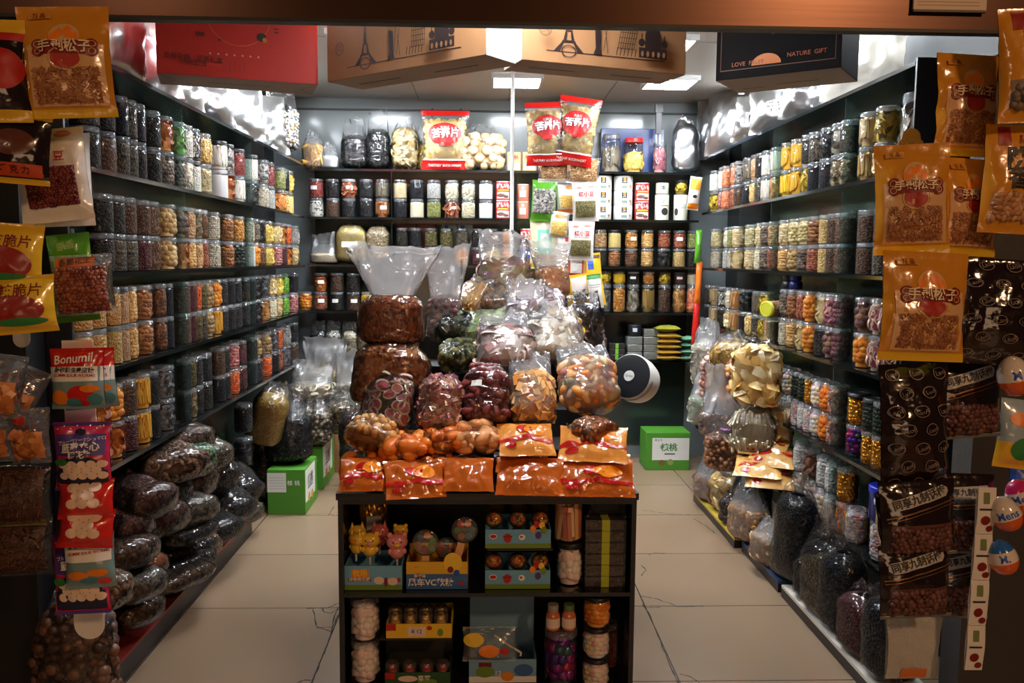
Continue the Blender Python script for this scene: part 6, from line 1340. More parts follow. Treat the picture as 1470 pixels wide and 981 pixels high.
# row of little boxes lying above the third shelf jars
for i, px in enumerate((584, 612)): box_at('small_box', f'small pinkish box behind the jar tops, {"left" if i == 0 else "right"} of two, third back shelf', px, YB + .17, SB[2], (.12, .05, .27), [pm('pinkish box', S((160, 96, 84)), .6)])
for i, px in enumerate((645, 668)): box_at('small_box', f'small pale box behind the jar tops, {"left" if i == 0 else "right"} of two, third back shelf', px, YB + .17, SB[2], (.1, .05, .27), [pm('pale box', S((190, 200, 196)), .6), ], {'front': [('rect', .02, .235, .045, .262, 0)]}, [BLUEINK])
# bags of grain on the third back shelf, left
bstand('grain_bag', 'tall clear bag of yellow millet with a white note, third back shelf', 504, YB + .09, .21, .14, .268, 'millet', .95, z=SB[2], top=True, square=3.4, seed=100, note=(.75, .5, .09, .14), lump=.02)
bstand('grain_bag', 'clear bag of beige oats beside the yellow millet, third back shelf', 543, YB + .11, .17, .14, .262, 'rice', .96, z=SB[2], top=True, square=3.4, seed=101, cmat=[grain('oats', C_((196, 168, 116), (220, 198, 152), (236, 222, 190)), .009)], lump=.02)
bstand('grain_bag', 'slumped clear bag of pale rice at the left end of the third back shelf', 466, YB + .10, .2, .13, .2, 'rice', .38, z=SB[2], seed=102, gather=.9, f=BAGM)
# bags on the fourth-lowest back shelf, left
for px, k, l in ((455, 'blkf', 'clear bag of black fungus at the left end of the lowest back shelf'), (477, 'wbean', 'clear bag of white beans, left of two on the lowest back shelf'), (500, 'lotus', 'clear bag of pale lotus seeds, middle of the lowest back shelf'), (524, 'lotus', 'clear bag of pale seeds beside the brown nut bag, lowest back shelf')):
    bstand('seed_bag', l, px, YB + .08, .11, .1, .235, k, .74, z=SB[4], seed=px, gather=.8, lump=.06)
# lowest back shelf, right: bags, tin, silver bricks, packets
bstand('snack_bag', 'clear bag of dark brown dried fruit, left end of the lowest right back shelf', 860, YB + .08, .13, .11, .27, 'dfig', .6, z=SB[4], seed=110, f=BAGM)
for i in range(3): box_at('clear_tray', f'dark clear-lidded tray with a green band, {("bottom", "middle", "top")[i]} of its stack', 889, YB + .05, SB[4] + .037 * i, (.1, .1, .034), [pm('dark tray', S((44, 40, 40)), .2, coat=.8)], {'front': [('rect', .036, 0, .056, .034, 0)]}, [pm('green band', S((110, 176, 50)), .4)], group='clear-lidded trays')
brick = pm('silver vacuum brick', S((130, 134, 130)), .35, .4, bump=.7, bscale=30)
for c, (px, n) in enumerate(((914, 3), (938, 4))):
    for i in range(n): box_at('vacuum_brick', f'silver-grey vacuum brick, {ORD[i + 1]} from bottom of the {("left", "right")[c]} stack', px, YB + .06, SB[4] + .051 * i, (.1, .09, .048), [brick], group='silver vacuum bricks')
can('black tin with a small pale label on the left silver bricks', 915, YB + .06, SB[4] + .154, .045, .07, [('rect', -.02, .03, .01, .055, 0)], [BLACK, pm('pale blue label', S((190, 200, 224)), .5)], None, SILV)
def flatpack(name, label, px, Y, z, w, d, t, mat, art=(), artm=(), group=None, seed=1, yaw=0):
    p = PY(px, 300, Y); p.z = z + t / 2 + .001
    root = thing(name, label, 'bag', M=Matrix.Translation(p + Vector((0, -d / 2, 0))) @ rotm('Z', math.radians(yaw)) @ rotm('X', math.radians(-90)), group=group)
    pos, surf = pouch_surf(w, d, t, .04, .1, seed, .003, .03); obj('pouch', pouch_mesh(pos, w, d, mat if isinstance(mat, list) else [mat], None, 12, 10), root)
    return root
ypk = pm('gold-yellow snack pack', S((196, 156, 60)), .3, coat=.7, bump=.5, bscale=24, var=.35)
for i in range(5): flatpack('snack_pack', f'yellow snack pack lying flat, {ORD[i + 1]} from bottom of its stack', 964, YB + .01, SB[4] + .036 * i, .16, .13, .034, ypk, group='flat yellow snack packs', seed=i)
flatpack('snack_pack', 'green-edged yellow pack on top of the flat yellow stack', 962, YB + .01, SB[4] + .186, .17, .13, .045, pm('green-yellow pack', S((150, 150, 50)), .3, coat=.7, bump=.5, bscale=24, var=.5), seed=9)
gpk = pm('pale green packet', S((116, 172, 140)), .35, coat=.6, bump=.4, bscale=24)
for i in range(4): flatpack('packet', f'pale green packet lying flat, {ORD[i + 1]} from bottom of its stack', 992, YB + .01, SB[4] + .042 * i, .11, .12, .032, gpk, group='flat green packets', seed=20 + i)
# things under the lowest back shelf
def under(k, px, py, Y, R, H, label, lid=LID): p = PY(px, py, Y); return jar(k, p, R, H, label, None, None, lid)
# ------------------------------------------------------------------ packs hanging by the pole
HP = 'packs hanging by the white pole'
def hp(label, b, Y, mats, art, artm, win, rot, seed, zones=None, name='hanging_food_pack'): return pack(name, label, b, Y, mats, zones, art, artm, win, .05, rot, HP, seed, .05, .003)
hp('clear pack of brown seeds under the left red-banded chip pack', (772, 226, 818, 262), 4.66, [CLRP], [('rect', -.5, 0, .5, .14, 0)], [WHINK], ((-.42, .14, .42, .95), 'gbrn'), (0, 0, 0), 120)
hp('clear pack of brown seeds under the right red-banded chip pack', (814, 226, 862, 264), 4.64, [CLRP], [('rect', -.5, 0, .5, .08, 0)], [WHINK], ((-.42, .1, .42, .95), 'gbrn'), (0, 3, 0), 121)
hp('green-ended pack of striped seeds, upper left of the hanging packs', (764, 259, 800, 318), 4.66, [GRNP, WHP], [], [WHINK], ((-.45, .2, .45, .78), 'sun'), (0, 3, 0), 122)
hp('white pack of yellow corn nuts with an orange band, upper middle', (797, 262, 824, 308), 4.67, [WHP], [('rect', -.45, .02, .45, .16, 0), ('ell', .2, .82, .2, .06, 0)], [ORINK], ((-.3, .2, .4, .6), 'corn'), (0, -3, 0), 123)
hp('white pack of yellow corn nuts, lower one below the orange band', (791, 304, 818, 340), 4.65, [WHP], [('ell', .0, .8, .3, .09, 0)], [ORINK], ((-.4, .08, .4, .6), 'corn'), (0, 6, 0), 124)
def mungp(label, b, Y, rot, seed): return hp(label, b, Y, [WHP], [('ell', -.22, .86, .12, .03, 1), ('ell', .22, .88, .14, .035, 1), ('text', '红小豆', .02, .68, .2, 0, 0, .03), ('rect', -.3, .585, .3, .592, 0)], [REDINK, pm('salmon print', S((214, 130, 90)), .5)], ((-.40, .12, .38, .52), 'olive2'), rot, seed, name='hanging_bean_pack')
KIND['olive2'] = ('olive green beans', 'bean_pack', 'b', .009, C_((84, 78, 44), (112, 104, 60), (136, 128, 84)))
mungp('white pack of olive green beans with red lettering, upper of two', (820, 262, 858, 318), 4.60, (0, -2, 0), 125)
mungp('white pack of olive green beans with red lettering, lower of two', (815, 318, 853, 374), 4.58, (0, 1, 0), 126)
hp('cream pack with pale green label and brown grains, left of the hanging packs', (760, 314, 804, 386), 4.68, [pm('cream pack', S((232, 220, 180)), .35, coat=.6, bump=.3, bscale=14)], [('rect', -.26, .30, .22, .78, 0), ('rect', -.16, .42, .12, .70, 1), ('rect', -.12, .78, -.0, .98, 1), ('rect', -.45, .04, .45, .12, 2), ('rect', -.2, .05, .3, .11, 3), ('text', '正', -.02, .6, .14, 0, 0)], [TEALINK, WHINK, YELINK, GOLDINK], ((-.35, .14, .48, .28), 'gbrn'), (0, 0, 0), 127)
hp('white pack with an orange stripe hidden behind the bean packs', (799, 338, 828, 384), 4.66, [WHP], [('rect', -.1, .8, .4, .95, 0), ('ell', .0, .55, .05, .02, 1)], [REDINK, GREENINK], None, (0, 2, 0), 128)
hp('tan grain pack with a white-on-red label below the lower bean pack', (804, 366, 843, 400), 4.62, [pm('tan grain pack', S((222, 178, 110)), .35, coat=.6, bump=.3, bscale=14)], [('rect', -.22, .06, .36, .98, 0), ('rect', -.14, .24, .3, .92, 1)], [pm('orange-red print', S((214, 70, 34)), .4), WHINK], None, (0, 1, 0), 129)
hp('large yellow pack hanging lowest on the right of the pole packs', (804, 366, 860, 442), 4.68, [pm('bright yellow pack', S((240, 190, 40)), .3, coat=.6, bump=.3, bscale=14)], [('rect', .15, .70, .30, .98, 0), ('rect', .3, .9, .48, .96, 1)], [BLUEINK, pm('brown print', S((120, 70, 30)), .5)], None, (0, -8, 0), 130)
hp('yellow pack of black and white seeds in front of the large yellow pack', (814, 394, 842, 440), 4.60, [YELP], [('rect', -.4, .30, .4, .9, 1)], [INK, pm('pale print', S((226, 214, 180)), .5)], ((-.4, .16, .3, .52), 'sun'), (0, -9, 0), 131)
hp('white paper tag with a green top hanging lowest beside the yellow packs', (841, 394, 861, 443), 4.56, [WHP], [('rect', -.5, .86, .5, 1, 0), ('rect', -.4, .68, .4, .7, 1), ('rect', -.4, .62, .3, .635, 1)], [GREENINK, GREYINK], None, (0, -7, 0), 132)
# orange packs and colourful strips hanging at the right corner
hp('orange and white snack pack hanging at the right rear corner, upper', (990, 254, 1007, 302), 5.30, [WHP], [('rect', -.45, .6, .4, .95, 0), ('rect', -.45, .03, .4, .2, 0), ('ell', 0, .4, .2, .05, 1)], [ORINK, INK], None, (0, 6, 0), 133)
for i, (b, m, c) in enumerate((((998, 330, 1007, 378), GRNP, 'green'), ((998, 376, 1007, 440), pm('orange tube pack', S((226, 110, 30)), .3, coat=.6), 'orange'), ((994, 432, 1004, 496), REDP, 'red'))):
    hp(f'slim {c} tube pack hanging at the right rear corner', b, 5.28, [m], [], [WHINK], None, (0, 2, 0), 134 + i)
# ------------------------------------------------------------------ cartons, jars and bags on the floor at the rear
grn = pm('green carton', S((74, 140, 38)), .55); wlab = pm('white carton panel', S((226, 226, 218)), .6)
gm = [wlab, INK, GREENINK, pm('nut print', S((122, 92, 60)), .6), GREYINK, pm('leaf print', S((136, 150, 80)), .6), pm('ochre print', S((206, 150, 60)), .6)]
def walnut_face(w, h): return [('rect', w * .14, h * .27, w * .98, h * .86, 0), ('rect', w * .42, h * .42, w * .66, h * .45, 1), ('ell', w * .36, h * .20, w * .07, h * .08, 3), ('ell', w * .56, h * .22, w * .07, h * .08, 5), ('text', '核桃', w * .52, h * .60, h * .22, 2, 0, .02), ('text', '果 立 方', w * .28, h * .8, h * .055, 1, 0), ('text', '薄皮', w * .36, h * .62, h * .06, 4, 0)]
p = PY(962, 677, 5.40); p.z = 0
carton('walnut_carton', 'green carton with a white walnut panel on the floor at the rear right', Matrix.Translation(Vector((1.20, 5.50, .001))) @ rotm('Z', math.radians(0)), (.29, .22, .25), [grn], {'front': walnut_face(.29, .25), 'left': [('rect', .0, .0, .22, .02, 2)]}, gm)
def gcart(label, x0, y0, w, d, h, yaw=0):
    M = Matrix.Translation(Vector((x0, y0, .001))) @ rotm('Z', math.radians(yaw))
    return carton('walnut_carton', label, M, (w, d, h), [grn], {'front': [('rect', .0, h * .50, w * .50, h * .93, 0)] + [('rect', .01, h * (.58 + .06 * i), w * .45, h * (.585 + .06 * i), 4) for i in range(5)] + [('rect', .01, h * (.18 + .07 * i), w * .9, h * (.185 + .07 * i), 2) for i in range(4)] + [('text', '核 桃', w * .7, h * .7, .03, 0, 0)],
                  'right': [('rect', d * .02, h * .25, d * .8, h * .97, 0), ('text', '核桃', d * .4, h * .66, .07, 4, 0, .02), ('ell', d * .3, h * .3, .03, .025, 6), ('ell', d * .55, h * .28, .03, .025, 6), ('rect', d * .2, h * .5, d * .6, h * .53, 1)]}, gm, group='green walnut cartons at the left')
gcart('green walnut carton on the floor under a black bag, front one at the left', -1.055, 4.60, .20, .32, .245, 0)
gcart('green walnut carton on the floor, rear one at the left', -1.06, 5.12, .21, .38, .26, 0)
carton('carton', 'plain brown carton behind the rear green carton, under clear bags', Matrix.Translation(Vector((-.93, 5.42, .001))), (.40, .17, .43), [kraft])
FB = 'bags piled on the cartons at the rear left'
def fbag(label, px, py, Y, w, d, h, k, az, el, roll=0, fill=.85, f=None, cm=None, pieces=None, name='food_bag', group=None, top=False, gather=.5, seed=None, tie=None, lump=.06, fine=True, neck=True):
    return sack(name, label, lie(PY(px, py, Y), az, el, roll), w, d, h, k, fill, f or BAGF, 'bag', group, top, gather, cm, pieces, seed, lump, neck, fine=fine, tie=tie)
def zbag(label, px, pz, Y, w, d, h, k, yaw=0, tx=0, **kw):
    p = PY(px, 500, Y); p.z = pz; kw.setdefault('fill', .8)
    return sack(kw.pop('name', 'food_bag'), label, stand(p, yaw, tx, kw.pop('ty', 0)), w, d, h, k, kw.pop('fill'), kw.pop('f', BAGF), 'bag', kw.pop('group', None), **kw)
bk1 = [grain('blackb', C_((9, 9, 12), (19, 19, 24), (36, 36, 42)), .012, .4, coat=.3)]
zbag('tall clear bag of black fungus standing on the front green carton', 413, .248, 4.58, .25, .2, .42, None, 0, -8, cmat=bk1, fill=.66, group=FB, seed=140, ty=-4, gather=.7)
zbag('clear bag of grey-brown dried mushrooms behind the tall black bag', 450, .265, 4.98, .2, .18, .28, 'mush', 0, 0, pieces=.03, fill=.8, group=FB, seed=141, f=BAGF, cmat=pk('gbm', (74, 66, 56), (120, 108, 90), (150, 136, 116)))
zbag('clear bag of white banana-like rings on the rear carton bags', 448, .50, 5.2, .26, .2, .24, 'nood', 0, 0, pieces=.055, fill=.5, group=FB, seed=142, cmat=pk('wring', (222, 206, 170), (238, 228, 204)), gather=1.0, f=BAGM)
zbag('clear bag of brown chopped herbs beside the white rings', 485, .30, 5.1, .2, .18, .3, 'herb', 0, 0, fill=.7, group=FB, seed=143)
zbag('large milky clear bag of pale slices at the rear left corner', 466, .52, 5.42, .28, .14, .34, 'pflake', 0, 0, fill=.45, group=FB, seed=144, f=BAGM, gather=1.1)
zbag('milky clear bag of white powder packs in the rear left corner', 502, .44, 5.36, .2, .16, .34, 'lily', 0, 0, fill=.5, group=FB, seed=145, f=BAGM, gather=1.0)
zbag('dark clear bag of black berries beside the brown nut bag', 506, .003, 4.9, .16, .15, .56, 'maroon', 0, 0, fill=.85, group=FB, seed=146)
zbag('clear bag of yellow millet leaning on the left shelving', 372, .36, 4.50, .19, .16, .36, 'millet', 0, -4, cmat=[grain('mil2', C_((168, 128, 40), (198, 158, 60), (216, 184, 96)), .005, coat=.3)], fill=.85, seed=147, ty=14, gather=.5, group=FB)
under('blk', 350, 620, 4.35, .048, .15, 'clear jar of black beans under the left lowest shelf, upper of two'); under('blkf', 350, 668, 4.33, .048, .15, 'clear jar of black fungus under the left lowest shelf, lower of two')
zbag('big dark plastic-wrapped bag between the stacked jars and the cartons', 374, .0, 4.66, .2, .22, .50, None, 0, 0, cmat=bk1, fill=.85, f=BAGD, seed=148, group=FB)
# ------------------------------------------------------------------ stack of bags on the left plinth
LB = 'clear bags stacked on the red plinth at the left'
cms = {'br': [grain('lb br', C_((44, 31, 23), (73, 51, 35), (102, 76, 53)), .012, .45, coat=.3)], 'dk': [grain('lb dk', C_((12, 10, 10), (27, 24, 23), (47, 42, 38)), .012, .4, coat=.3)], 'gr': [grain('lb gr', C_((65, 59, 51), (92, 84, 72), (115, 107, 93)), .011, .45, coat=.3)], 'rd': [grain('lb rd', C_((51, 27, 21), (78, 44, 34), (102, 68, 54)), .012, .45, coat=.3)], 'gn': [pieces_mat('green sweets', C_((27, 81, 34), (61, 115, 61), (149, 156, 149)), .3)], 'or': [grain('lb or', C_((115, 57, 20), (140, 74, 31)), .012, .4, coat=.3)], 'al': pk('lb al', (87, 57, 35), (108, 76, 50), (125, 95, 68))}
LBAGS = [
 # px, py (aisle-side end, middle), Y, width, thickness, length, material, az (axis leads away from the aisle), label, film
 (285, 640, 3.62, .24, .12, .34, 'br', -62, 12, 'clear bag of tan seeds lying highest under the jars, long one'),
 (262, 676, 3.30, .26, .13, .34, 'al', -50, 8, 'clear bag of brown almonds lying under the orange fruit jars'),
 (292, 668, 3.85, .19, .13, .22, 'gn', -60, 8, 'clear bag of green-wrapped sweets highest of the pile at the left'),
 (318, 668, 3.75, .2, .15, .30, 'gr', -62, 22, 'grey-brown clear bag below the green-wrapped sweets'),
 (292, 700, 3.55, .22, .13, .32, 'br', -60, 14, 'clear bag of brown nuts below the long tan seed bag'),
 (236, 726, 3.15, .2, .12, .30, 'rd', -66, 10, 'clear bag of reddish nuts beside the hanging sweet packs, upper'),
 (262, 716, 3.36, .16, .12, .28, 'dk', -62, 18, 'dark clear bag wedged between brown bags, upper middle of the pile'),
 (250, 752, 3.22, .24, .12, .32, 'rd', -64, 8, 'clear bag of reddish brown nuts, second layer near the sweet packs'),
 (284, 742, 3.48, .26, .12, .34, 'gr', -58, 10, 'broad grey-brown clear bag on top of the flat dark bags'),
 (210, 760, 3.00, .16, .11, .28, 'rd', -70, 10, 'clear bag of reddish nuts just behind the red sweet packs'),
 (205, 800, 2.98, .22, .10, .30, 'br', -64, 6, 'clear bag of brown seeds with white strips, third layer at the front'),
 (285, 772, 3.46, .26, .07, .32, 'dk', -60, 4, 'flat dark clear bag, uppermost of the flat dark stack'),
 (285, 792, 3.42, .27, .07, .32, 'dk', -60, 3, 'flat dark clear bag, second of the flat dark stack'),
 (284, 812, 3.40, .27, .07, .32, 'dk', -60, 2, 'flat dark clear bag, third of the flat dark stack'),
 (278, 834, 3.38, .27, .07, .32, 'br', -60, 2, 'flat brown clear bag, lowest of the flat dark stack'),
 (305, 790, 3.66, .16, .10, .24, 'al', -58, 8, 'small clear bag of golden nuts between the flat stack and the black bag'),
 (225, 818, 3.02, .16, .08, .28, 'or', -62, 6, 'clear bag of orange fruit between brown bags at the front of the pile'),
 (220, 846, 2.94, .18, .10, .28, 'gr', -62, 4, 'clear bag of speckled beans near the red board'),
 (216, 884, 2.86, .18, .09, .28, 'br', -62, 2, 'clear bag of brown beans lowest at the front on the red board'),
 (178, 856, 2.72, .15, .11, .26, 'al', -70, 8, 'clear bag of brown nuts behind the tall nut bag'),
 (348, 742, 4.02, .22, .13, .34, 'dk', -56, 24, 'black bag leaning out over the floor past the end of the red board'),
 (328, 700, 3.92, .18, .16, .32, 'dk', -58, 34, 'shiny black bag with a green label below the grey-brown bag'),
 (362, 716, 4.22, .18, .14, .30, 'dk', -54, 30, 'dark clear bag with a bright green stripe near the green carton'),
 (330, 768, 3.90, .22, .10, .32, 'dk', -58, 14, 'black clear bag lowest beside the flat stack'),
 (368, 740, 4.25, .14, .10, .28, 'gr', -52, 10, 'small grey clear bag lowest beside the green carton'),
]
for i, (px, py, Y, w, d, l, m, az, el, lab) in enumerate(LBAGS):
    Y = PXp(px, py, -1.115 + .02 * (i % 3)).y; l = min(l, .245)
    fbag(lab, px, py, Y, w, d, l, 'almond' if m == 'al' else ('smallp' if m == 'gn' else None), az, el, 0, 0.92, BAGK if m == 'dk' else None, cms[m], .02 if m == 'al' else .018, 'food_bag', LB, False, .7, 200 + i, None, .09)
# ------------------------------------------------------------------ right side: hanging bags, packs, floor bags
RB = 'clear snack bags hanging along the right shelving'
def rbag(label, px, py, X, w, d, h, k, yaw, fill=.85, f=None, cm=None, pieces=None, tx=0, ty=0, seed=0, top=False, gather=.6, group=RB, name='hanging_snack_bag', tie=None, dz=0):
    p = PXp(px, py, X - .075); w *= .88; d *= .8; p.z += dz
    return sack(name, label, stand(p, yaw, tx, ty), w, d, h, k, fill, f or BAGF, 'bag', group, top, gather, cm, pieces, seed, .07, True, tie=tie)
och = pk('ochre', (246, 186, 90), (252, 216, 140), (253, 234, 190)); ora = pk('orgs', (216, 120, 44), (232, 150, 74), (240, 180, 120)); pnk = pk('pnks', (206, 120, 90), (226, 160, 140), (240, 210, 200))
rbag('white clear bag of pale packs, rearmost of the hanging bags at the right', 1015, 556, 1.38, .22, .14, .40, 'lily', -40, .7, BAGM, None, .04, 0, 0, 301)
rbag('clear bag of orange-pink fruit, second from the rear in the hanging row', 1028, 578, 1.37, .22, .14, .34, 'apri', -36, .85, BAGF, pnk, .04, 0, 3, 302)
rbag('clear bag of pale yellow chips, third from the rear in the hanging row', 1050, 570, 1.36, .24, .15, .34, 'ychip', -34, .86, BAGF, [pm('ysl2 rim', S((226, 176, 70)), .5), pm('ysl2', S((240, 206, 120)), .5)], .045, 0, -3, 303)
rbag('clear bag of orange chips, fourth from the rear in the hanging row', 1062, 590, 1.35, .22, .13, .30, 'apri', -34, .86, BAGF, ora, .045, 0, 3, 304)
rbag('clear bag of ochre-yellow chips, nearest the entrance in the hanging row', 1086, 584, 1.36, .26, .15, .34, 'pflake', -32, .88, BAGK, och, .045, 0, -2, 305)
rbag('clear bag of white and green bits beside the blue tie, under the hanging row', 1010, 610, 1.32, .2, .14, .30, 'lily', -30, .6, BAGM, pk('wgr', (226, 226, 214), (176, 200, 140), (238, 236, 226)), .03, 0, 0, 306, tie=pm('blue tie', S((40, 130, 200)), .4))
rbag('loose empty-topped clear bag with brown bits, below the ochre chips', 1040, 628, 1.28, .3, .2, .36, 'almond', -28, .4, BAGM, None, .025, 0, 0, 307, gather=.9)
rbag('clear bag of brown fruit tied with a pink strip', 1040, 676, 1.26, .22, .16, .36, 'dfig', -24, .55, BAGF, pk('bfr', (140, 88, 54), (176, 120, 80)), .03, 0, 0, 308, tie=pm('pink tie', S((224, 120, 210)), .4))
rbag('clear bag of white noodle cake above the printed bread packs', 1080, 650, 1.36, .24, .16, .24, 'noodw', -30, .85, BAGF, pk('wn2', (238, 222, 184), (246, 238, 212)), .03, 0, 0, 309)
rbag('clear bag of pale fruit behind the bread packs', 1104, 634, 1.44, .26, .12, .2, 'pflake', -30, .9, BAGF, och, .04, 0, 0, 310)
breadm = pm('cream-orange bread pack', S((232, 178, 98)), .3, coat=.7, bump=.5, bscale=18, var=.2)
for i, (px, py, Y, lab) in enumerate(((1092, 655, 3.86, 'printed bread pack with red swirl, topmost of its stack at the right'), (1104, 671, 3.80, 'printed bread pack with red swirl, second from top of its stack'), (1086, 686, 3.78, 'printed bread pack, third from top of its stack at the right'), (1104, 702, 3.75, 'printed bread pack, lowest of its stack at the right'))):
    p = PY(px, py, Y); T = Matrix.Translation(p) @ rotm('Z', math.radians(-34 + 5 * i)) @ rotm('X', math.radians(-66))
    root = thing('bread_pack', lab, 'bag', M=T, group='printed bread packs'); w, l = .22, .16
    pos, surf = pouch_surf(w, l, .055, .05, .2, 320 + i, .006, .05); obj('pouch', pouch_mesh(pos, w, l, [breadm], None, 16, 14), root)
    sw = [(-.42, .3), (-.3, .36), (-.12, .34), (.0, .46), (.18, .5), (.36, .44), (.44, .5), (.44, .58), (.3, .54), (.14, .6), (-.04, .54), (-.16, .44), (-.3, .45), (-.42, .38)]
    print_on([('ell', .05 * w, .66 * l, .32 * w, .12 * l, 1), ('poly', [(x * w, z * l) for x, z in sw], 0), ('ell', -.25 * w, .2 * l, .1 * w, .07 * l, 0)], surf, .0025).build('printed_design', [pm('pack red', S((196, 30, 26)), .25, coat=.5), pm('pack orange', S((248, 146, 30)), .25, coat=.5)], root, 0)
FR = 'clear bags standing on the floor boards at the right'
def rf(label, px, py, w, d, h, k, yaw, fill=.8, f=None, cm=None, pieces=None, tx=0, ty=0, seed=0, z=.0545, gather=.5, name='food_bag', X=None):
    p = PZ(px, py, z); p.x = 1.285 if px > 1080 else max(p.x, 1.255); yaw = yaw - 44; d = min(d, .14); w *= 1.05
    return sack(name, label, stand(p, yaw, tx, ty), w, d, h, k, fill, f or BAGF, 'bag', FR, False, gather, cm, pieces, seed, .06)
blk2 = [grain('rf blk', C_((7, 7, 9), (15, 15, 19), (28, 28, 32)), .010, .4, coat=.3)]
rf('milky clear bag of brown bits, rearmost on the yellow board', 1012, 718, .22, .18, .30, 'obrn', -20, .5, BAGM, pk('rb0', (150, 96, 60), (186, 130, 90)), .03, seed=340)
rf('clear bag of golden crisps on the yellow board behind the dark fruit bag', 1042, 733, .2, .16, .28, 'pflake', -24, .7, BAGF, och, .04, seed=341)
rf('clear bag of dark purple fruit on the yellow board', 1046, 752, .15, .12, .17, 'date', -24, .8, BAGF, pk('dkp', (44, 22, 24), (70, 36, 36)), .03, seed=342)
rf('clear bag of golden nuts in white film, near end of the yellow board', 1064, 775, .22, .15, .34, 'amber', -26, .55, BAGM, None, .03, seed=343)
rf('clear bag of orange flakes, low at the near end of the yellow board', 1080, 808, .18, .13, .2, 'obrn', -28, .7, BAGM, pk('rb3', (196, 140, 90), (220, 176, 130)), .03, seed=344)
rf('black clear bag behind the golden nut bag', 1088, 770, .22, .16, .38, None, -30, .8, BAGK, blk2, seed=345)
rf('grey-green clear bag of dried leaves by the blue board', 1106, 826, .15, .14, .34, None, -28, .5, BAGF, [grain('gleaf', C_((70, 76, 66), (110, 116, 104), (150, 156, 144)), .012, .5)], seed=346)
rf('tall black clear bag of black beans on the blue board', 1126, 836, .2, .17, .46, None, -30, .82, BAGK, blk2, seed=347)
rf('small dark clear bag beside the tall black bag on the blue board', 1134, 858, .12, .12, .24, None, -30, .7, BAGK, blk2, seed=348)
rf('black clear bag with a loose grey top, first on the white board from the rear', 1158, 880, .19, .16, .42, None, -30, .68, BAGK, blk2, seed=349)
rf('clear bag of black seeds behind the dark green herbs, on the white board', 1190, 905, .17, .16, .42, None, -32, .7, BAGK, blk2, seed=350)
rf('clear bag of dark olive herbs, leaning behind the maroon beans', 1226, 884, .24, .16, .34, None, -34, .8, BAGK, [grain('dolive', C_((36, 30, 22), (66, 56, 38), (104, 92, 64)), .008, .4, coat=.2)], seed=351)
rf('clear bag of dark maroon beans in front on the white board', 1216, 940, .20, .15, .25, None, -34, .84, BAGK, [grain('dmar', C_((44, 16, 20), (70, 28, 32), (92, 44, 46)), .009, .4, coat=.3)], seed=352)
rf('clear bag of black beans at the near end of the white board', 1266, 975, .17, .15, .36, None, -36, .75, BAGK, blk2, seed=353)
p = PXp(1232, 795, 1.405); p.z = SR[5] + .004; p.x = 1.475; p.y = 2.97
jar('smallp', p, .058, .15, 'wide clear jar of pastel sweets under the blue canister', None, None, LID, 1.0)
q = Vector((p.x, p.y, p.z + .152)); t = thing('canister', 'round blue canister with pale lettering on the pastel sweets jar', 'canister', q)
b = MB(); b.lathe([(.062, 0), (.064, .003), (.064, .10)], 32); b.build('body', pm('dark blue can', S((26, 36, 110)), .3, coat=.6), t)
b = MB(); b.lathe([(.067, .1005), (.067, .122), (.062, .126)], 32); b.build('lid', pm('blue lid', S((24, 44, 170)), .35), t)
sf = lambda x, zz: (Vector((.064 * math.sin(x / .064), -.064 * math.cos(x / .064), zz)), Vector((math.sin(x / .064), -math.cos(x / .064), 0)))
print_on([('text', '鲜いむら', -.03, .072, .026, 0, 0, .02), ('text', 'まめ', -.05, .045, .016, 1, 0, .02), ('ell', -.03, .018, .03, .014, 2), ('ell', .02, .018, .03, .014, 2)], sf, .0012).build('lettering', [WHINK, pm('pink print', S((222, 140, 170)), .5), pm('brown print', S((110, 60, 46)), .5)], t, 0)
# green-lidded jar lying on its side, dark bottle and blue-capped jar on the right third shelf
p = PXp(1106, 440, 1.43); T = Matrix.Translation(Vector((1.475, p.y - .06, SR[3] + .124 + .046))) @ rotm('Z', math.radians(-62)) @ rotm('X', PI / 2)
t = thing('lying_jar', 'jar lying on its side with a round yellow-green lid, right third shelf', 'jar', M=T); t.scale = (1.05, 1.05, 1.0)
obj('body', SHELL, t); c = obj('contents', contents('gbrn'), t); c['kind'] = 'stuff'; obj('lid', _jar_lid(pm('yellow-green lid', S((186, 186, 50)), .4), 'green_lid'), t)
def capjar(label, px, col, cap, H=.16):
    y = solve_edge(px, XB + .055, SR[3] + .25, .03, 1); t = thing('small_bottle', label, 'bottle', Vector((XB + .05, y, SR[3] + .275)))
    b = MB(); b.lathe([(.028, 0), (.03, .004), (.03, .03), (.02, .04)], 20); b.build('body', col, t); b = MB(); b.lathe([(.026, .041), (.026, .062)], 20); b.build('cap', cap, t)
capjar('small dark bottle standing on the jars of the right third shelf', 1124, BLACK, BLACK); capjar('small bottle with a deep blue cap on the jars of the right third shelf', 1134, pm('blue glass', S((24, 30, 90)), .2), pm('deep blue cap', S((26, 34, 120)), .35))
# two large dark medicine-like bottles at the near end of the left second shelf
for i, (z, lab) in enumerate(((SL[2] + .001, 'large dark brown bottle at the near end of the left second shelf, lower'), (SL[2] + .133, 'large dark brown bottle at the near end of the left second shelf, upper'))):
    t = thing('dark_bottle', lab, 'bottle', (-1.205, 2.475, z)); brown = pm('dark brown plastic', S((36, 24, 22)), .12, coat=1)
    b = MB(); b.lathe([(.034, 0), (.036, .004), (.036, .085), (.03, .098), (.022, .104)], 26); b.build('body', brown, t); b = MB(); b.lathe([(.026, .105), (.026, .128), (.022, .130)], 24); b.build('cap', BLACK, t)
    b = MB(); b.fn(lambda u, v: Vector((.0364 * math.sin((u - .5) * 2.0 + .3), -.0364 * math.cos((u - .5) * 2.0 + .3), .02 + .05 * v)), 10, 1); b.build('label_band', pm('blue-grey band', S((60, 66, 90)), .3), t)
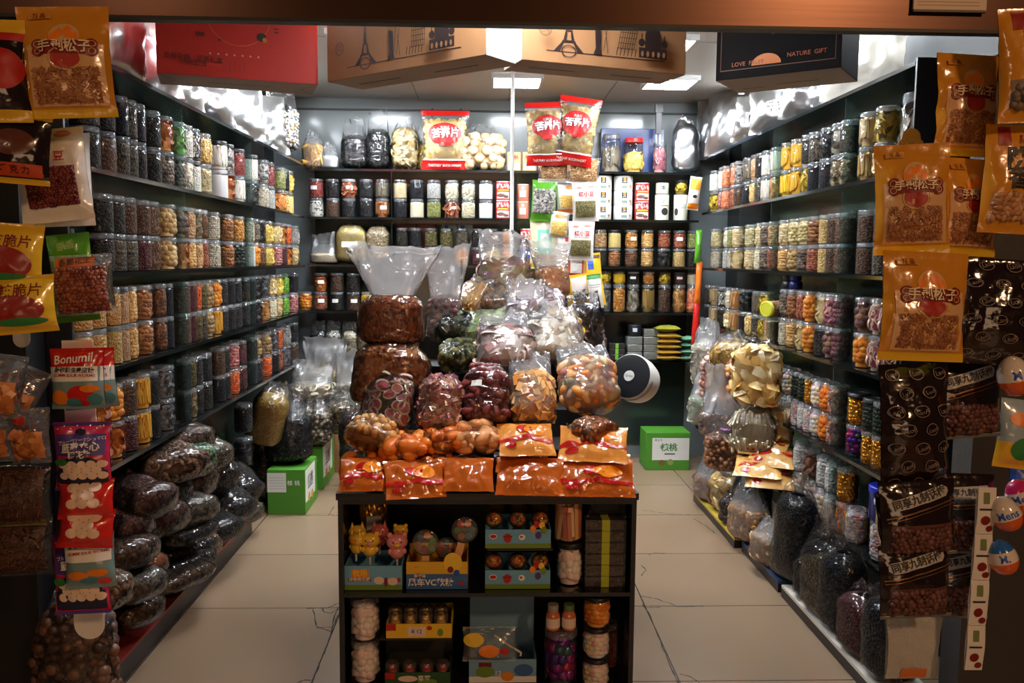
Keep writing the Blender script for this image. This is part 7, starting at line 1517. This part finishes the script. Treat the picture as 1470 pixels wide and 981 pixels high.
# ------------------------------------------------------------------ sweets inside the glass counter
ZT, ZB = .3755, .0565
def cp(px, Y, z): p = PY(px, 800, Y); p.z = z + .001; return p
tj2 = lambda k, px, Y, z, R, H, label, lid=LID, fill=1.0, note=None: jar(k, cp(px, Y, z), R, H, label, None, note, lid, fill)
tj2('gold', 538, 2.70, ZT, .052, .28, 'tall jar of gold sweets with a white note, left rear of the counter top shelf', LIDK, 1.0, .1)
# display box: blue with animal-shaped sweets on sticks
def dbox(label, px, Y, z, w, d, h, body, art, artm, tray=.4, group=None, back=None):
    """open display box: low front, taller back"""
    t = thing('display_box', label, 'box', cp(px, Y, z), group=group); b = MB(); k = .003
    b.bbox((-w / 2, -d / 2, 0), (w / 2, d / 2, k)); b.bbox((-w / 2, -d / 2, k), (w / 2, -d / 2 + k, h))
    b.bbox((-w / 2, d / 2 - k, k), (w / 2, d / 2, back or h))
    for s in (-1, 1):
        x = s * (w / 2 - k / 2); b.bbox((x - k / 2, -d / 2 + k, k), (x + k / 2, d / 2 - k, h))
    b.build('carton_body', body, t, 20)
    sf = lambda x, zz: (Vector((x - w / 2, -d / 2, zz)), Vector((0, -1, 0)))
    pr = [i for i in art if i[0] != 'text']; tx = [i for i in art if i[0] == 'text']
    if pr: print_on(pr, sf, .0006).build('printed_panel', artm, t, 0)
    if tx: print_on(tx, sf, .0016).build('lettering', artm, t, 0)
    return t
skyb = pm('light blue card', S((110, 168, 204)), .5); DM = [pm('grass green print', S((110, 140, 50)), .5), pm('orange sign print', S((230, 140, 40)), .5), DKRED, WHINK, pm('cream print', S((226, 200, 180)), .5), YELINK, BLUEINK, REDINK, pm('purple print', S((90, 50, 130)), .5), pm('mid blue print', S((60, 100, 160)), .5)]
w, h = .172, .075
dbox('light blue display box of animal-shaped sweets at the left of the counter top shelf', 540, 2.545, ZT, w, .14, h, skyb, [('rect', 0, 0, w, h * .22, 0), ('rect', w * .12, h * .52, w * .42, h * .86, 1), ('rect', w * .06, h * .36, w * .46, h * .52, 2), ('ell', w * .6, h * .4, w * .09, h * .16, 4), ('ell', w * .84, h * .36, w * .09, h * .16, 4), ('ell', w * .72, h * .34, w * .03, h * .2, 2), ('ell', w * .95, h * .42, w * .03, h * .1, 7), ('text', '牧场', w * .27, h * .69, .022, 5, 0, .02), ('text', '动物棉花糖', w * .26, h * .44, .013, 3, 0)], DM, group=None)
def animal(label, px, py, Y, s, cols, ears, az=0):
    T = Matrix.Translation(PY(px, py, Y)) @ rotm('Z', math.radians(az)); t = thing('animal_sweet', label, 'sweet', M=T, group='animal-shaped sweets on sticks'); 
    def el(c, r): return Matrix.Translation(c) @ Matrix.Diagonal((*r, 1))
    b = MB(); vs, fs = ICO2; b.add(vs, fs, 0, el((0, 0, 0), (s, s * .6, s * .78))); b.add(vs, fs, 0, el((0, 0, -s * 1.05), (s * .7, s * .5, s * .62)))
    for q in (-1, 1):
        if ears == 'round': b.add(vs, fs, 0, el((q * s * .68, 0, s * .66), (s * .28, s * .2, s * .28)))
        else: b.lathe([(s * .26, s * .5), (s * .02, s * 1.15)], 10, 0, Matrix.Translation((q * s * .55, 0, 0)))
        b.add(vs, fs, 0, el((q * s * .66, -s * .1, -s * .9), (s * .22, s * .2, s * .3)))
    b.build('body', cols[0], t); b = MB(); b.add(vs, fs, 0, el((0, -s * .58, -s * .14), (s * .30, s * .2, s * .2))); b.build('muzzle', cols[1], t)
    b = MB()
    for q in (-1, 1): b.ball(el((q * s * .36, -s * .56, s * .10), (s * .07, s * .05, s * .09)))
    b.build('eyes', INK, t); b = MB(); b.tube([(0, 0, -s * 1.5), (0, 0, -s * 2.5)], .003, 6); b.build('stick', WHITEP, t)
pky, pkp, pkr = [pm(n, S(c), .3, coat=.6, bump=.2, bscale=20) for n, c in (('yellow sweet', (236, 190, 60)), ('pink sweet', (224, 142, 142)), ('dull pink sweet', (196, 96, 96)))]
animal('yellow animal sweet at the left end of the blue display box', 511, 775, 2.53, .027, (pky, ORINK), 'pt', -30)
animal('yellow animal sweet peeping behind the first, highest in the blue box', 513, 764, 2.575, .028, (pky, ORINK), 'pt', 10)
animal('yellow round-headed animal sweet in the middle of the blue box', 531, 776, 2.53, .031, (pky, pkp), 'round', 0)
animal('dull pink animal sweet behind the middle yellow one', 545, 763, 2.585, .029, (pkr, pkp), 'pt', 0)
animal('pink bear-like sweet at the right end of the blue box', 570, 778, 2.53, .033, (pkp, YELINK), 'round', 8)
animal('yellow-capped animal sweet behind the pink bear-like one', 575, 762, 2.59, .024, (pky, ORINK), 'round', 0)
w, h = .185, .085
dbox('yellow and dark blue display box of windmill jelly sweets', 629, 2.545, ZT, w, .13, h, [pm('yellow card', S((226, 178, 40)), .5)], [('rect', 0, 0, w, h * .56, 9), ('ell', w * .76, h * .98, w * .15, h * .36, 5), ('ell', w * .72, h * .72, w * .05, h * .12, 2), ('ell', w * .82, h * .6, w * .05, h * .12, 6), ('ell', w * .2, h * .5, w * .08, h * .08, 2), ('rect', w * .12, h * .8, w * .2, h * .84, 1), ('ell', w * .9, h * .22, w * .05, h * .06, 7), ('text', '风车VC软糖', w * .40, h * .24, .026, 3, 0, .02), ('text', '草莓味', w * .22, h * .48, .012, 3, 0)], DM, back=.10)
jel = [pm('clear jelly red', S((206, 60, 40)), .15, coat=1), pm('clear jelly green', S((90, 150, 50)), .15, coat=1), pm('clear jelly orange', S((226, 130, 60)), .15, coat=1), pm('clear jelly blue', S((50, 120, 140)), .15, coat=1), pm('clear jelly pink', S((224, 140, 120)), .15, coat=1)]
def paddle(label, px, py, Y, r, tilt, seed):
    T = Matrix.Translation(PY(px, py, Y)) @ rotm('Y', math.radians(tilt)); t = thing('windmill_sweet', label, 'sweet', M=T, group='round windmill jelly sweets'); rnd = random.Random(seed)
    b = MB(); b.lathe([(r * .86, -.008), (r, -.004), (r, .004), (r * .86, .008)], 30, 0, rotm('X', PI / 2)); b.build('clear_case', film('sweet case', .14, (.9, .86, .82), .1, 0), t)
    for i in range(6):
        a = i * PI / 3 + .3; q = MB(); q.lathe([(r * .1, -.004), (r * .27, -.003), (r * .27, .003), (r * .1, .004)], 14, 0, Matrix.Translation((r * .55 * math.cos(a), 0, r * .55 * math.sin(a))) @ rotm('X', PI / 2)); q.build('jelly', jel[(i + seed) % 5], t)
    b = MB(); b.bbox((-.011, -.004, -r - .085), (.011, .004, -r - .001)); b.build('handle', pm('peach handle', S((226, 170, 120)), .4), t)
paddle('round windmill jelly sweet standing left in the yellow box', 611, 779, 2.50, .040, 0, 1); paddle('round windmill jelly sweet half hidden behind the left one', 641, 787, 2.535, .034, -10, 2); paddle('round windmill jelly sweet tilted right, highest in the yellow box', 667, 761, 2.50, .040, 14, 3)
# twin display boxes of ball sweets
w, h = .198, .058
def ballbox(label, py, z, up):
    t = dbox(label, 742, 2.56, z, w, .16, h, skyb, [('rect', 0, 0, w, h * .25, 0), ('ell', w * .12, h * .64, w * .06, h * .14, 3), ('ell', w * .12, h * .64, w * .05, h * .10, 7), ('ell', w * .34, h * .55, w * .06, h * .25, 7), ('rect', w * .27, h * .6, w * .41, h * .68, 2), ('ell', w * .56, h * .6, w * .05, h * .16, 3), ('ell', w * .55, h * .62, w * .02, h * .06, 7)] + [('ell', w * .81 + .017 * math.cos(a), h * 1.0 + .017 * math.sin(a), .009, .011, c) for a, c in ((1.9, 7), (.9, 5), (3.0, 1), (-.1, 0), (-1.57, 8))], DM, group='light blue boxes of ball sweets')
ball_c = film('ball sweet case', .12, (.9, .8, .5), .08, 0)
def ballsweet(label, px, py, Y, i):
    t = thing('ball_sweet', label, 'sweet', PY(px, py, Y), group='clear balls filled with sweets'); b = MB(); b.add(*ICO2, 0, Matrix.Diagonal((.028, .028, .026, 1))); b.build('clear_ball', ball_c, t)
    rnd = random.Random(i); b = MB(); pts = []
    for k in range(26):
        v = Vector((rnd.gauss(0, 1), rnd.gauss(0, 1), rnd.gauss(0, 1))).normalized(); pts.append((v * .019, v))
    scatter(b, pts, 'n', .014, rnd); c = b.build('contents', [pieces_mat('ball sweets', C_((226, 120, 30), (206, 60, 30), (232, 170, 50), (150, 150, 50)), .3)], t); c['kind'] = 'stuff'
t = thing('ball_rack', 'dark inner tray that carries the upper light blue box', 'tray', cp(742, 2.72, ZT)); b = MB(); b.bbox((-.1, -.02, 0), (.1, .1, .11)); b.bbox((-.1, -.24, .119), (.1, .1, .125)); b.bbox((-.1, .0, .11), (.1, .1, .119)); b.build('body', pm('dark tray card', S((40, 36, 30)), .6), t)
ballbox('light blue box of ball sweets with petal print, lower of two', 820, ZT, 0)
ballbox('light blue box of ball sweets with petal print, upper of two', 775, ZT + .127, 1)
for r_, (py, n) in enumerate(((806, 'lower'), (746, 'upper'))):
    for c_, (px, cc) in enumerate(((709, 'left'), (743, 'middle'), (775, 'right'))): ballsweet(f'clear ball of orange sweets in the {n} light blue box, {cc} one', px, py, 2.53, r_ * 3 + c_)
for c_, px in enumerate((712, 744, 774)):
    t = thing('sweet_tube', f'dim tube of sweets standing behind the upper balls, {("left", "middle", "right")[c_]} one', 'sweet', cp(px, 2.68, ZT + .127), group='dim tubes of sweets'); b = MB(); b.lathe([(.026, 0), (.028, .01), (.028, .12), (.02, .14)], 18); b.build('tube', grain('dim tube', C_((110, 84, 40), (140, 110, 54)), .008), t); b = MB(); b.lathe([(.021, .1405), (.021, .15)], 16); b.build('cap', BLACK, t)
# jars of sticks and marshmallows
KIND['stick2'] = ('pink and cream candy sticks', 'sweet_jar', 'v', .036, C_((206, 110, 100), (236, 206, 170), (226, 160, 90), (170, 70, 70)))
tj2('wm', 818, 2.53, ZT, .043, .135, 'clear jar of white marshmallows, lower one on the counter top shelf', LIDK); jar('stick2', cp(815, 2.53, ZT + .1365), .043, .14, 'clear jar of candy sticks standing on the white marshmallow jar', None, None, LIDK)
traym = film('clear tray lid', .1, (.7, .8, .75), .08, .2)
for i in range(6):
    t = thing('sweet_tray', f'clear tray of dark sweets with a yellow-green band, {ORD[i + 1]} from bottom of its stack', 'tray', cp(865, 2.55, ZT + .0355 * i), group='stacked clear trays of dark sweets')
    b = MB(); b.bbox((-.062, -.06, 0), (.062, .06, .033)); o = b.build('tray', traym, t); b = MB(); b.bbox((-.056, -.054, .003), (.056, .054, .026)); b.build('contents', grain('tray dark', C_((54, 24, 24), (84, 40, 36)), .012), t)['kind'] = 'stuff'
    b = MB(); b.bbox((-.012, -.0612, .0), (.012, -.0604, .033)); b.bbox((-.012, -.0604, .0331), (.012, .06, .0339)); b.build('band', pm('yellow-green band', S((176, 186, 40)), .4), t)
pack('hanging_sweet_pack', 'dark blue-black shiny pack above the stacked trays', (842, 706, 898, 742), 2.56, [pm('blue-black pack', S((30, 34, 44)), .15, coat=1, bump=.9, bscale=20)], None, [('rect', -.4, .2, .4, .8, 0)], [INK], None, .03, (-10, 0, 0), None, 400)
# lower shelf
tj2('wm', 523, 2.55, ZB, .047, .135, 'clear jar of pale marshmallows, lower of two at the left of the bottom shelf'); jar('wm', cp(523, 2.55, ZB + .1365), .047, .135, 'clear jar of pale marshmallows, upper of two at the left of the bottom shelf', None, None, LID)
yc = pm('yellow carton', S((232, 188, 40)), .5); cupm = film('clear cup', .18, (.95, .9, .85), .1, 0)
t = dbox('yellow display box of little yellow cups on the bottom shelf', 604, 2.57, ZB + .16, .2, .16, .045, yc, [('rect', 0, .024, .03, .045, 7), ('rect', .066, .006, .12, .036, 4), ('ell', .132, .032, .008, .007, 7), ('ell', .165, .018, .009, .012, 0), ('text', '¥ 12', .093, .021, .018, 6, 0)], DM)
def cup(label, px, py, Y, z, m, g):
    t = thing('sweet_cup', label, 'sweet', cp(px, Y, z), group=g); b = MB(); b.lathe([(.017, 0), (.021, .004), (.0225, .05), (.018, .056)], 16); b.build('cup', cupm, t); b = MB(); b.add(*ICO2, 0, Matrix.Translation((0, 0, .02)) @ Matrix.Diagonal((.0165, .0165, .0165, 1))); b.add(*ICO1, 0, Matrix.Translation((0, -.002, .038)) @ Matrix.Diagonal((.011, .011, .011, 1))); b.build('sweet', m, t)
for i, px in enumerate((567, 589, 611, 633)):
    for j in range(2): cup(f'clear cup with a yellow sweet, {ORD[i + 1]} from left, {("front", "rear")[j]} row of the yellow box', px, 900, 2.535 + .055 * j, ZB + .1645, pm('duck yellow sweet', S((232, 180, 40)), .4), 'cups in the yellow box')
t = dbox('dark green display box of red-sweet cups under the yellow box', 602, 2.57, ZB, .2, .16, .05, pm('dark green carton', S((40, 80, 40)), .5), [('rect', .0, .03, .03, .05, 7), ('ell', .07, .03, .03, .01, 4), ('ell', .13, .02, .03, .01, 0), ('text', '草莓', .12, .03, .02, 3, 0)], DM)
for i, px in enumerate((562, 587, 612, 636)): cup(f'clear cup with a red sweet, {ORD[i + 1]} from left under the yellow box', px, 950, 2.54, ZB + .0045, pm('red sweet', S((196, 60, 60)), .35), 'cups in the dark green box')
b = MB(); t = thing('card_stand', 'dark card that carries the yellow display box', 'stand', cp(600, 2.60, ZB)); b.bbox((-.108, .042, 0), (.108, .052, .158)); b.bbox((-.108, -.11, .1535), (.108, .0415, .158)); b.build('body', pm('dark tray card', S((40, 36, 30)), .6), t)
toyc = pm('blue toy card', S((120, 160, 190)), .5)
dbox('blue display box of toy sweets leaning open on the bottom shelf', 722, 2.60, ZB, .21, .16, .075, toyc, [('rect', 0, 0, .21, .02, 3), ('rect', .03, .05, .07, .065, 2), ('ell', .05, .035, .03, .018, 0), ('ell', .17, .04, .03, .02, 9), ('text', '12', .09, .03, .022, 3, 0), ('ell', .12, .02, .02, .015, 1)], DM, back=.25)
pack('hanging_toy_sweet', 'clear bag of yellow and red toy sweets lying in the blue display box', (664, 900, 740, 945), 2.535, [CLRP], None, [('ell', -.3, .62, .2, .2, 0), ('ell', .0, .3, .2, .18, 1), ('ell', .3, .3, .1, .1, 2)], [YELINK, ORINK, REDINK], None, .035, (-20, 0, 0), None, 401)
t = thing('bent_straw', 'pale bent plastic spoon straw lying across the toy sweets', 'straw', PY(735, 930, 2.515)); b = MB(); b.tube([(-.055, .01, .035), (-.02, .004, .012), (.022, -.002, -.012), (.028, -.002, -.016), (.026, -.002, -.026)], .0035, 8); b.build('tube', pm('cream plastic', S((222, 206, 186)), .4), t)
def sbottle(label, px, cap): 
    t = thing('sauce_bottle', label, 'bottle', cp(px, 2.50, ZB + .184)); b = MB(); b.lathe([(.020, 0), (.0215, .004), (.0215, .045), (.015, .058)], 20); b.build('body', pm('amber jelly', S((196, 110, 70)), .12, coat=1), t); b = MB(); b.lathe([(.0165, .0585), (.0165, .078)], 18); b.build('cap', cap, t); b = MB(); b.lathe([(.0219, .008), (.0219, .038)], 20, 0, None, False, False); b.build('label_band', pm('cream label', S((222, 200, 184)), .5), t)
sbottle('small amber bottle with a grey cap standing on the purple sweets jar', 795, pm('grey cap', S((150, 140, 134)), .4)); sbottle('small amber bottle with a green cap standing on the purple sweets jar', 818, pm('dull green cap', S((90, 110, 70)), .4))
jar('foil', cp(807, 2.52, ZB), .052, .182, 'large clear jar of purple and red foil sweets on the bottom shelf', None, None, LID, 1.0)
for i, (k, n) in enumerate((('pastel', 'lowest'), ('smallp', 'middle'), ('apri', 'top'))): jar({'pastel': 'pastel', 'smallp': 'pastel', 'apri': 'apri'}[k], cp(858, 2.50, ZB + .098 * i), .042, .097, f'black-lidded jar of {("pale", "white and red", "orange")[i]} sweets, {n} of its stack in the counter', 'black-lidded sweet jars', None, LIDK)
tj2('redbean', 874, 2.63, ZB, .034, .15, 'clear jar of red and white sweets right of the black-lidded stack', LID)
dup = {k: v for k, v in LABELS.items() if len(v) > 1}
if dup: print('DUP', {k: len(v) for k, v in dup.items()})
import re
for k in LABELS:
    if len(re.findall(r"[A-Za-z0-9][A-Za-z0-9'-]*", k)) > 16: print('LONG', k)
